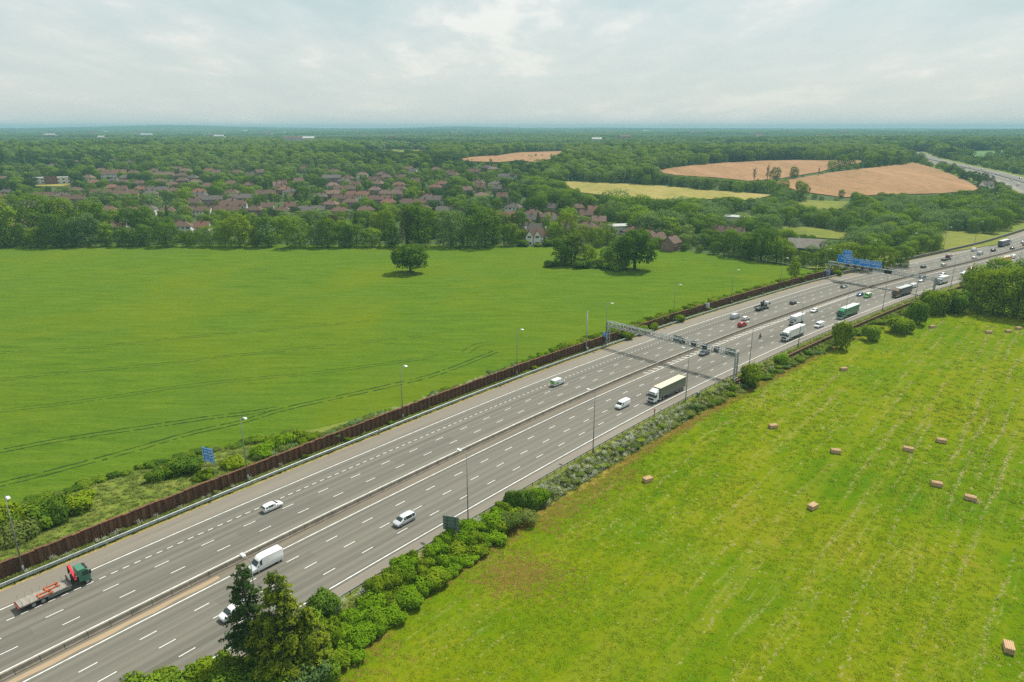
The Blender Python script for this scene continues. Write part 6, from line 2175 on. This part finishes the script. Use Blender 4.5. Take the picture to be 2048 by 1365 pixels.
# ---- motorcycle and rider
def motorcycle():
    e = empty('motorcycle')
    for x in (-.68, .72): wheel(e, x, 0, .31, .15)
    m = MB(); m.bar((.72, 0, .31), (.45, 0, .95), .04, 5); m.bar((-.68, 0, .31), (-.1, 0, .45), .05, 5); m.bar((-.1, 0, .45), (.45, 0, .9), .06, 5); m.build('frame', M['dark_metal'], e)
    m = MB(); m.box(-.25, .35, -.17, .17, .3, .62); m.build('engine', M['chassis'], e, bevel=.04)
    m = MB(); m.box(-.05, .45, -.16, .16, .72, .98); m.build('fuel_tank', PAINT['dark'], e, bevel=.06)
    m = MB(); m.box(-.75, -.05, -.14, .14, .72, .84); m.build('seat', M['black'], e, bevel=.04)
    m = MB(); m.bar((.42, -.36, 1.05), (.42, .36, 1.05), .025, 5); m.build('handlebar', M['dark_metal'], e)
    m = MB(); m.prism([(-.18, .8), (.18, .8), (.14, 1.25), (-.14, 1.25)], .5, .72); m.build('fairing', PAINT['dark'], e, bevel=.03)
    m = MB(); m.box(.72, .76, -.09, .09, .88, 1.0); m.build('headlight', M['headlight'], e)
    place(e, 411, 8.3, 'dark motorcycle riding between the gantry and the all white lorry', 'motorcycle')
    rider = empty('person', e.location, 0); rider.rotation_euler = e.rotation_euler; rider.scale = e.scale
    V = [(-.35, 0, .92), (-.28, 0, 1.15), (-.16, 0, 1.38), (-.06, 0, 1.50), (.0, 0, 1.62), (-.14, .19, 1.40), (.10, .30, 1.20), (.36, .31, 1.08), (-.14, -.19, 1.40), (.10, -.30, 1.20), (.36, -.31, 1.08),
         (-.32, .14, .88), (.10, .22, .80), (-.10, .22, .42), (.06, .22, .38), (-.32, -.14, .88), (.10, -.22, .80), (-.10, -.22, .42), (.06, -.22, .38)]
    E = [(0, 1), (1, 2), (2, 3), (3, 4), (2, 5), (5, 6), (6, 7), (2, 8), (8, 9), (9, 10), (0, 11), (11, 12), (12, 13), (13, 14), (0, 15), (15, 16), (16, 17), (17, 18)]
    Rr = [.17, .16, .18, .07, .07, .085, .06, .05, .085, .06, .05, .12, .085, .06, .06, .12, .085, .06, .06]
    me = bpy.data.meshes.new('body'); me.from_pydata(V, E, []); me.materials.append(plain('black_leathers', (.025, .025, .03), .6))
    o = link('body', me, None, rider)
    o.modifiers.new('skin', 'SKIN'); o.modifiers.new('sub', 'SUBSURF').levels = 1
    o.modifiers['sub'].render_levels = 2
    for sv, r in zip(me.skin_vertices[0].data, Rr): sv.radius = (r, r)
    me.skin_vertices[0].data[0].use_root = True
    h = MB(); hb = bmesh.new(); bmesh.ops.create_uvsphere(hb, u_segments=12, v_segments=8, radius=.15)
    for v in hb.verts: v.co = Vector((v.co.x * 1.12, v.co.y, v.co.z * 1.05)) + Vector((.03, 0, 1.72))
    hm = bpy.data.meshes.new('helmet'); hb.to_mesh(hm); hb.free(); hm.materials.append(PAINT['dark'])
    hl = link('helmet', hm, None, rider)
    m = MB(); m.box(.14, .19, -.11, .11, 1.68, 1.78); m.build('visor', M['glass'], hl, bevel=.02)
    tag(rider, 'rider in black leathers and helmet leaning forward on the motorcycle', 'person')


motorcycle()

# ------------------------------------------------------------------ near plants
def z_verge(t):
    return float(np.interp(t, [20.9, 22.4, 23.2, 26.0, 27.2], [0, .02, -.15, -1.98, -1.98]))


def z_bank(s, t):
    w = bank_w(s); q = -(t - T_WALL)
    return float(np.interp(q, [.5, w * .5, w, w + 1.2], [2.35, 1.2, .05, 0]))


def height_to(p, vtop):
    lo, hi = .5, 40
    for _ in range(40):
        m = (lo + hi) / 2
        if px(p.x, p.y, p.z + m)[1] > vtop: lo = m
        else: hi = m
    return lo


def spruce_mesh(h, seed, n_per, mat, rad, droop=.25, gap=0.0, tipamt=1.0, z0=.06, leaf=.3):
    """Conifer: whorls of branches, each carrying flat sprays of needles."""
    rng = np.random.default_rng(seed); P, N, S, T, TP = [], [], [], [], []
    wood = MB()
    z = h * z0
    while z < h * .985:
        f = 1 - z / h
        rr = rad * min(1, f * 1.35) ** .68 * (0.82 + .18 * math.sin(z * 1.9 + seed)) + .3
        nb = int(6 + 8 * f)
        for b in range(nb):
            if rng.random() < gap * (.4 + f): continue
            a = rng.uniform(0, 6.28); L = rr * rng.uniform(.65, 1.12)
            d = np.array([math.cos(a), math.sin(a), .0]); up0 = rng.uniform(.05, .35)
            zz = z + rng.uniform(-.25, .25)
            wood.bar((0, 0, zz), tuple(d * L * .8 + np.array([0, 0, zz + up0 * L * .5])), .05, 4, .015)
            k = max(6, int(n_per * L / rad))
            q = rng.uniform(.18, 1, k) ** .75
            side = rng.normal(size=k) * .20 * (1.15 - q) * L + rng.normal(size=k) * .1
            per = np.array([-d[1], d[0], 0])
            pz = zz + up0 * L * q - droop * L * q ** 2 + rng.normal(size=k) * .13
            pos = d[None] * (L * q)[:, None] + per[None] * side[:, None]; pos[:, 2] = pz
            P.append(pos); N.append(np.c_[rng.normal(size=(k, 2)) * .6 + d[:2] * .5, np.full(k, .75)])
            S.append(leaf * rng.uniform(.6, 1.3, k)); T.append(np.full(k, rng.random()) * .5 + rng.random(k) * .5)
            TP.append(np.clip((q - .45) * 2.2, 0, 1) * tipamt * (rng.random(k) < .85) * rng.uniform(.3, 1, k))
        z += rng.uniform(.28, .42) * (h / 13)
    PP = np.concatenate(P); rad_ = np.c_[PP[:, :2] / (np.linalg.norm(PP[:, :2], axis=1, keepdims=True) + .3), np.full(len(PP), .45)]
    me = leaf_mesh('crown', PP, np.concatenate(N), np.concatenate(S), np.concatenate(T), mat, np.concatenate(TP), .5, rng, False, rad_ + np.concatenate(N) * .5)
    wood.bar((0, 0, -.4), (0, 0, h * .97), h * .017, 8, .02)
    wm = wood.mesh('trunk'); wm.materials.append(M['bark'])
    return me, wm


def near_conifer(name, u, v, vtop, seed, mat, rad, label, **kw):
    p = gp(u, v, -1.6); h = height_to(p, vtop)
    cr, wd = spruce_mesh(h, seed, kw.pop('n_per', 26), mat, rad, **kw)
    e = empty(name, p); link('crown', cr, None, e); link('trunk', wd, None, e)
    tag(e, label, 'tree'); return e


near_conifer('spruce_tree', 572, 1356, 1140, 5, LEAF['needle'], 5.4, 'large dark spruce with yellow green branch tips at the lower road edge', n_per=120, tipamt=.95, leaf=.40)
near_conifer('pine_tree', 510, 1342, 1126, 9, LEAF['pine'], 3.7, 'thin dark pine in front of the white vans', n_per=90, gap=.40, tipamt=0, z0=.24, droop=.1, leaf=.40)
near_conifer('spruce_tree', 622, 1352, 1215, 13, LEAF['needle'], 3.8, 'shorter spruce tucked against the large dark spruce', n_per=100, tipamt=.8, leaf=.40)


def shrub_px(kind, u, v, wpx, hpx, label, group, z=-1.6, name='shrub'):
    p = gp(u, v, z); d = math.sqrt(p.x ** 2 + p.y ** 2 + (CAM_H - z) ** 2)
    return bush(kind, p, wpx * d / FPX, hpx * d / FPX * 1.02, label, group, name)


_g = 'shrubs below the near edge of the motorway'
for _u, _v, _w, _h, _l in ((1046, 493, 26, 15, 'garden shrub left of the white twin gabled house'), (1100, 492, 30, 18, 'garden shrub right of the white twin gabled house'), (1076, 494, 18, 8, 'low garden hedge in front of the white twin gabled house'), (1100, 534, 26, 14, 'low shrub at the left foot of the oak clumps'), (1165, 535, 40, 20, 'shrub at the foot of the half bare tree'), (1232, 540, 44, 22, 'shrub under the broad oaks'), (1205, 536, 34, 22, 'shrub between the two oak clumps')): shrub_px('broad', _u, _v, _w, _h, _l, 'shrubs around the crop field trees', 0.0)
shrub_px('dark', 645, 1232, 62, 56, 'round dark green shrub between the spruce and the lime hedge', _g, -.6)
_low = [(300, 1404, 80, 46, 'broad'), (360, 1392, 76, 44, 'broad'), (330, 1366, 40, 28, 'fresh'), (410, 1382, 76, 46, 'fresh'), (448, 1352, 52, 42, 'broad'), (470, 1390, 84, 56, 'broad'), (520, 1395, 90, 60, 'dark'), (575, 1398, 90, 66, 'broad'), (615, 1385, 76, 66, 'willow'), (650, 1360, 60, 52, 'broad'), (600, 1352, 70, 60, 'broad'), (632, 1325, 66, 74, 'fresh'), (655, 1300, 60, 66, 'fresh'), (624, 1290, 66, 70, 'broad')]
for i, (u, v, w, h, k) in enumerate(sorted(_low)):
    shrub_px(k, u, v, w, h, '%s shrub, %s from the left around the foot of the spruces' % ({'broad': 'mid green', 'fresh': 'light green', 'dark': 'dark green', 'willow': 'grey green'}[k], nth(i)), _g)
_r = random.Random(33); _k = 0
for s in np.arange(221.5, 268, 2.1):
    for t0 in (23.7, 25.6, 27.4):
        if s > 258 and t0 > 26: continue
        t = t0 + _r.uniform(-.9, .9) + (1.6 if s < 236 else 0) + (.6 if s < 228 else 0); w = _r.uniform(2.8, 5.0); h = _r.uniform(1.5, 3.0) * (1.1 if s < 240 else 1.0)
        bush('lime' if _r.random() < .7 else 'fresh', rp(s, t, z_verge(t) - .1), w, h, 'lime green shrub, %s along the bright hedge from the spruce to the green backed sign' % nth(_k), 'lime green hedge shrubs', 'hedge_shrub'); _k += 1
_sap = [(1028, 1022, 44, 50, 'dark', 'dark pointed sapling beside the shoulder past the lime hedge'), (1058, 1018, 40, 46, 'dark', 'second dark sapling beside the shoulder past the lime hedge'), (1082, 1000, 42, 26, 'lime', 'small lime shrub beside the dark saplings'), (1012, 1048, 60, 26, 'weed', 'low weedy shrub at the end of the lime hedge'), (1050, 1040, 50, 20, 'weed', 'low weedy shrub under the dark saplings')]
for u, v, w, h, k, lb in _sap: shrub_px(k, u, v, w, h, lb, _g, -1.2)
# field-side shrubs further along
_r = random.Random(18); _k = 0
for s in np.arange(267, 338, 2.6):
    t = _r.uniform(23.6, 25.6); bush(_r.choice(('fresh', 'weed', 'weed')), rp(s, t, z_verge(t) - .2), _r.uniform(2.4, 4.2), _r.uniform(.4, .8), 'low scrubby shrub, %s along the white flowered verge past the dark saplings' % nth(_k), 'scrub along the flowered verge'); _k += 1
_r = random.Random(8); _k = 0
for s in np.arange(338, 528, 2.9):
    t = _r.uniform(24.4, 26.8) + (1.0 if s > 392 else 0); w = _r.uniform(2.6, 4.6); h = _r.uniform(.7, 1.6) * (1.2 if s > 400 else 1)
    k = _r.choice(('weed', 'willow', 'fresh', 'weed', 'broad'))
    bush(k, rp(s, t, z_verge(t) - .1), w, h, '%s low shrub, %s along the hay field below the crash barrier' % ({'weed': 'straggly', 'willow': 'grey green', 'fresh': 'light green', 'broad': 'mid green'}[k], nth(_k)), 'low shrubs between barrier and hay field'); _k += 1
_big = [(1500, 770, 46, 44, 'fresh', 'rounded green bush standing beside the near gantry foot'), (1562, 732, 30, 26, 'lime', 'small yellow green bush past the gantry foot bush'), (1682, 698, 36, 56, 'fresh', 'upright sapling in front of the low rusty wall'), (1745, 682, 30, 30, 'broad', 'green bush in front of the second low rusty wall'), (1832, 648, 34, 44, 'broad', 'upright bush below the signed gantry foot'),
        (1872, 628, 50, 44, 'fresh', 'light green bush below the signed gantry foot'), (1905, 622, 50, 40, 'broad', 'green bush at the edge of the big trees'), (1796, 664, 44, 28, 'fresh', 'low light bush left of the upright bush')]
for u, v, w, h, k, lb in _big: shrub_px(k, u, v, w, h, lb, 'bushes along the far side of the hay field', -1.9)
_bt = [(1952, 612, 64, 'broad', 'fresh', 1.0, 'leafy tree at the left end of the big tree group by the hay field'), (1985, 628, 76, 'broad', 'fresh', 1.05, 'largest leafy tree in front of the big tree group by the hay field'), (2030, 632, 78, 'broad', 'broad', 1.0, 'mid green tree at the right front of the big tree group'),
       (1996, 598, 66, 'broad', 'broad', 1.15, 'tree at the back of the big tree group near the orange lorry'), (2046, 600, 64, 'broad', 'dark', 1.1, 'dark tree at the right edge of the big tree group'), (1942, 596, 46, 'broad', 'broad', 1.0, 'smaller tree at the back left of the big tree group'), (2070, 640, 80, 'broad', 'broad', 1.0, 'tree cut off by the right edge of the picture')]
for u, v, hp, k, mt, wf, lb in _bt: at_px(k, u, v, hp, lb, 'big tree group by the hay field', wf, mt, z=-2.0)

# left bank: dark hedge beside the crop, lime bushes behind the wall
_k = 0
for s in np.arange(176, 262, 2.4):
    t = T_WALL - bank_w(s) - .4 + _r.uniform(-.5, .5)
    bush(_r.choice(('dark', 'broad', 'broad', 'weed')), rp(s + _r.uniform(-.8, .8), t + _r.uniform(-.6, .6), 0), _r.uniform(2.4, 4.6), _r.uniform(.8, 1.6), 'green shrub, %s along the hedge between rough bank and crop' % nth(_k), 'hedge shrubs beside the crop', 'hedge_shrub'); _k += 1
_lb = [(14, 1062, 70, 52, 'fresh'), (52, 1058, 60, 40, 'broad'), (96, 1046, 70, 44, 'broad'), (118, 1048, 40, 48, 'dark'), (152, 1026, 60, 34, 'fresh'), (30, 1085, 70, 40, 'weed'), (372, 944, 60, 30, 'dark'), (346, 948, 46, 26, 'broad'), (318, 962, 40, 22, 'broad'), (410, 965, 40, 24, 'fresh'), (470, 940, 50, 26, 'fresh'), (520, 918, 50, 30, 'lime'), (560, 898, 50, 32, 'lime'), (590, 886, 44, 26, 'fresh')]
for i, (u, v, w, h, k) in enumerate(sorted(_lb)):
    shrub_px(k, u, v, w, h, '%s bush, %s from the left on the rough bank behind the wall' % ({'fresh': 'light green', 'broad': 'mid green', 'dark': 'dark green', 'lime': 'lime green', 'weed': 'straggly'}[k], nth(i)), 'bushes on the rough bank', 1.0)
_k = 0
for s in np.arange(246, 536, 2.5):
    if 283 < s < 296 or 305 < s < 318: continue
    dense = s > 335
    t = T_WALL - _r.uniform(1.6, 4.2); h = _r.uniform(1.7, 2.9) if dense else _r.uniform(1.0, 1.9); w = _r.uniform(3.4, 5.0) if dense else _r.uniform(2.8, 4)
    k = _r.choice(('lime', 'fresh', 'fresh', 'broad')) if dense else _r.choice(('willow', 'weed', 'willow', 'fresh'))
    bush(k, rp(s, t, z_bank(s, t) - .3), w, h, '%s shrub, %s along the top of the sheet pile wall' % ({'lime': 'lime green', 'fresh': 'light green', 'broad': 'mid green', 'willow': 'grey green', 'weed': 'straggly'}[k], nth(_k)), 'shrubs along the top of the wall'); _k += 1
for s, w, h, lb in ((377, 5.5, 2.8, 'green bush against the wall just past the near gantry'), (386, 6.5, 3.2, 'large green bush against the wall past the near gantry'), (393, 4.5, 2.6, 'smaller green bush against the wall past the near gantry'), (409, 6.0, 2.6, 'rounded bush against the wall opposite the red car'), (536, 5.0, 3.0, 'bush at the end of the sheet pile wall')):
    bush('fresh' if s != 386 else 'broad', rp(s, -23.6, 0), w, h, lb, 'bushes in front of the wall')
_k = 0
for s in np.arange(186, 530, 6.1):
    if _r.random() < .45: continue
    bush(_r.choice(('weed', 'fresh', 'weed', 'broad')), rp(s + _r.uniform(-2, 2), -24.0, 0), _r.uniform(1.4, 2.6), _r.uniform(.6, 1.5), 'small weedy shrub, %s at the foot of the sheet pile wall' % nth(_k), 'weedy shrubs at the foot of the wall'); _k += 1
at_px('tall', 1588, 553, 36, 'small upright tree behind the sheet pile wall near the signed gantry', None, 1.3, 'fresh', z=2.0)

# ------------------------------------------------------------------ hay bales
def mat_bale():
    t = NT('dry_straw_bale')
    co = t.coord()
    a = t.noise(t.mapping(co, (14, 3, 14)), 1.0, 5, .7); b = t.noise(co, 3, 3)
    c = t.ramp(a, [(.3, (.36, .23, .12)), (.5, (.52, .35, .20)), (.72, (.66, .48, .31))])
    t.bump(a, .8, .06)
    return t.done(t.mix(t.math('MULTIPLY', b, .3), c, (.30, .19, .11)), .95, 0, .1)


M['bale'] = mat_bale(); M['twine'] = plain('baler_twine', (.18, .12, .07), .9)


def make_bale(seed):
    e = empty('hay_bale'); bm = bmesh.new(); bmesh.ops.create_cube(bm, size=1)
    bmesh.ops.subdivide_edges(bm, edges=bm.edges, cuts=5, use_grid_fill=True)
    rg = random.Random(seed)
    for v in bm.verts:
        n = v.co.normalized() * rg.uniform(-.025, .03)
        c = v.co.copy(); r = max(abs(c.x), abs(c.y), abs(c.z))
        v.co = Vector((c.x * 2.1, c.y * 1.25, (c.z + .5) * .95)) + n - c * (.06 if sorted((abs(c.x), abs(c.y), abs(c.z)))[1] > .45 else 0)
    me = bpy.data.meshes.new('straw'); bm.to_mesh(me); bm.free(); link('straw', me, M['bale'], e)
    for y in (-.4, -.14, .14, .4):
        m = MB(); w = .014
        m.box(-1.075, 1.075, y - w, y + w, .965, .985); m.box(-1.085, -1.065, y - w, y + w, .02, .985); m.box(1.065, 1.085, y - w, y + w, .02, .985)
        m.build('twine', M['twine'], e)
    return e


_b0 = make_bale(1)
_bales = [(1295, 963, .5, 'hay bale alone on the left part of the hay field'), (1546, 856, .2, 'hay bale standing alone above the middle of the hay field'), (1671, 906, -.3, 'hay bale left of the middle pair of bales'), (1816, 902, -.5, 'hay bale left one of the pair towards the right edge'), (1882, 885, -.4, 'small looking hay bale right one of the pair towards the right edge'),
          (1873, 972, -.5, 'hay bale above and left of the scruffy bale'), (1940, 1000, -.6, 'scruffy hay bale with loose straw spilling beside it'), (1625, 1017, .6, 'hay bale in the middle of the hay field'), (2016, 1300, 1.1, 'nearest and largest hay bale in the lower right corner'), (1687, 741, .1, 'hay bale below the second low rusty wall'),
          (1864, 656, .1, 'distant hay bale nearest the bushes below the signed gantry'), (1977, 667, -.2, 'distant hay bale below the big tree group'), (2016, 665, .1, 'middle one of three distant bales at the right edge'), (2036, 659, .15, 'rightmost of the distant bales below the big trees')]
for i, (u, v, rz, lb) in enumerate(_bales):
    o = _b0 if i == 0 else copy_tree(_b0)
    o.location = gp(u, v, -1.96); o.rotation_euler = (0, 0, rz); tag(o, lb, 'hay bale', 'hay bales on the field')

_sb = [o for o in bpy.data.objects if o.get('label', '').startswith('scruffy hay bale')][0]
_rs = np.random.default_rng(5); _n = 260
_pp = np.c_[1.3 + _rs.normal(size=_n) * .4, -.2 + _rs.normal(size=_n) * .5, np.abs(_rs.normal(size=_n)) * .16 + .04]
link('loose_straw', leaf_mesh('loose_straw', _pp, np.c_[_rs.normal(size=(_n, 2)) * .4, np.ones(_n)], _rs.uniform(.15, .4, _n), _rs.random(_n), LEAF['straw'], None, .3, _rs), None, _sb)['kind'] = 'stuff'

# ------------------------------------------------------------------ grass, straw, weeds and flowers nobody could count
rng = np.random.default_rng(77)
TUFT = [tuft_mesh('grass_tuft', 22, .26, .42, LEAF['grass'], i, .05) for i in range(4)]
STRAW = [tuft_mesh('straw_tuft', 18, .26, .30, LEAF['straw'], 20 + i, .05, .2) for i in range(3)]
WEED = [tuft_mesh('weed_tuft', 30, .75, .5, LEAF['weed'], 40 + i, .08) for i in range(3)]
FLOW = [flower_mesh('flower_head', 60 + i) for i in range(3)]
gx, gy = jitter_grid(-45, 240, 40, 330, .62, rng, .5)
dd = np.hypot(gx, gy)
ok = in_poly(gx, gy, hay_xy) & (rng.random(len(gx)) < np.clip((105 / dd) ** 2.2, .05, 1)) & (gy > np.abs(gx) * .9 + 5)
uu, vv = px(gx, gy, -2.0)
ok &= (uu > 500) & (uu < 2150) & (vv < 1480)
patch = np.sin(gx * .11 + 1) * np.sin(gy * .083) + .6 * np.sin(gx * .31 + gy * .12) * np.sin(gy * .27)
ok &= rng.random(len(gx)) < (.55 + .3 * patch)
gx, gy = gx[ok], gy[ok]
sc = rng.uniform(.55, 1.25, len(gx)) * np.clip(np.hypot(gx, gy) / 110, 1, 1.8)
scatter('grass', np.c_[gx, gy, np.full(len(gx), -1.97)], sc, rng.uniform(0, 6.28, len(gx)), TUFT, 'short grass growing back on the hay field', 2)
# straw left in rows along the swaths
ca, sa = math.cos(HAY_ROT + math.pi / 2), math.sin(HAY_ROT + math.pi / 2)
X, Y = [], []
o0 = gp(1700, 1100, -2)
for k in range(-34, 34):
    al = np.arange(-110, 190, .24); n = len(al)
    off = k * 3.6 + rng.normal() * .8 + .5 * np.sin(al * .06 + k * 2.1) + .25 * np.sin(al * .21 + k) + rng.normal(size=n) * .24
    x = o0.x + ca * al + sa * off; y = o0.y + sa * al - ca * off
    pr = .5 + .55 * np.sin(al * .045 + k * 1.9) * np.sin(al * .013 + k * .7) + .35 * np.sin(x * .05 + 2) * np.sin(y * .045 + 1)
    pr = pr + .3 * np.sin(al * .31 + k * 3.3) * np.sin(al * .17 + k) + .12 * (x > 45) - .4 * (x < 30) - .2 * (y > 160)
    ok = rng.random(n) < np.clip(pr - .42, 0, .7)
    X.append(x[ok]); Y.append(y[ok])
gx, gy = np.concatenate(X), np.concatenate(Y)
ex, ey = jitter_grid(-45, 240, 40, 330, 1.1, rng, .5)
ep = np.sin(ex * .06 + .4) * np.sin(ey * .05 + 2) + .5 * np.sin(ex * .17) * np.sin(ey * .21)
ek = rng.random(len(ex)) < np.clip(.14 + .28 * ep, .03, .55)
gx, gy = np.r_[gx, ex[ek]], np.r_[gy, ey[ek]]
uu, vv = px(gx, gy, -2.0)
ok = in_poly(gx, gy, hay_xy) & (uu > 500) & (uu < 2150) & (vv < 1480) & (gy > 40)
gx, gy = gx[ok], gy[ok]
scatter('straw', np.c_[gx, gy, np.full(len(gx), -1.96)], rng.uniform(.3, 1.0, len(gx)) * np.clip(np.hypot(gx, gy) / 130, .8, 1.5), rng.uniform(0, 6.28, len(gx)), STRAW, 'pale cut straw lying in rows on the hay field', 4)

DRY = [tuft_mesh('dry_tuft', 22, .28, .45, LEAF['dry'], 70 + i, .05, .3) for i in range(3)]


def strip(n, s0, s1, t0, t1, zf, pw=1.0):
    s = s0 + (s1 - s0) * rng.random(n) ** pw; out = []
    for a in s:
        t = rng.uniform(t0, t1) if not callable(t0) else rng.uniform(t0(a), t1(a))
        out.append(tuple(rp(a, t, zf(a, t))))
    return np.array(out)


P = np.concatenate([strip(4600, 150, 530, -24.6, -22.7, lambda s, t: .02, 1.3), strip(2600, 155, 262, lambda s: T_WALL - bank_w(s), lambda s: T_WALL - .8, lambda s, t: z_bank(s, t) - .05),
                    strip(4200, 205, 540, 22.2, 26.8, lambda s, t: z_verge(t) - .05), strip(900, 262, 530, -31, -25.6, lambda s, t: z_bank(s, t) - .05)])
scatter('weeds', P, rng.uniform(.5, 1.15, len(P)), rng.uniform(0, 6.28, len(P)), WEED, 'rough weeds on the verges and the bank', 7)
P = np.concatenate([strip(420, 266, 338, 22.6, 26.4, lambda s, t: z_verge(t) - .1), strip(60, 226, 262, 22.0, 23.2, lambda s, t: z_verge(t)), strip(26, 196, 250, -24.5, -23.6, lambda s, t: .1), strip(60, 338, 400, 23, 26.5, lambda s, t: z_verge(t) - .1), strip(50, 246, 330, -29, -25.8, lambda s, t: z_bank(s, t))])
scatter('wildflowers', P, rng.uniform(.45, 1.0, len(P)), rng.uniform(0, 6.28, len(P)), FLOW, 'white cow parsley in bloom along the verge', 9)

_n = 9000; _s = rng.uniform(205, 480, _n) ; _t = 26.8 + np.abs(rng.normal(size=_n)) * (1.2 + 2.6 * (np.sin(_s * .09 + 1) > .1) * (_s < 330))
_cx, _cy = rng.normal(size=900) * 4 + gp(1035, 1150, -2).x, rng.normal(size=900) * 3 + gp(1035, 1150, -2).y
P = np.concatenate([np.array([tuple(rp(a, b, -1.95)) for a, b in zip(_s, _t)]), np.c_[_cx, _cy, np.full(900, -1.95)]])
P[:, 2] = -1.95
scatter('dry_grass', P, rng.uniform(.4, 1.1, len(P)), rng.uniform(0, 6.28, len(P)), DRY, 'dry brownish grass along the edge of the hay field', 12)
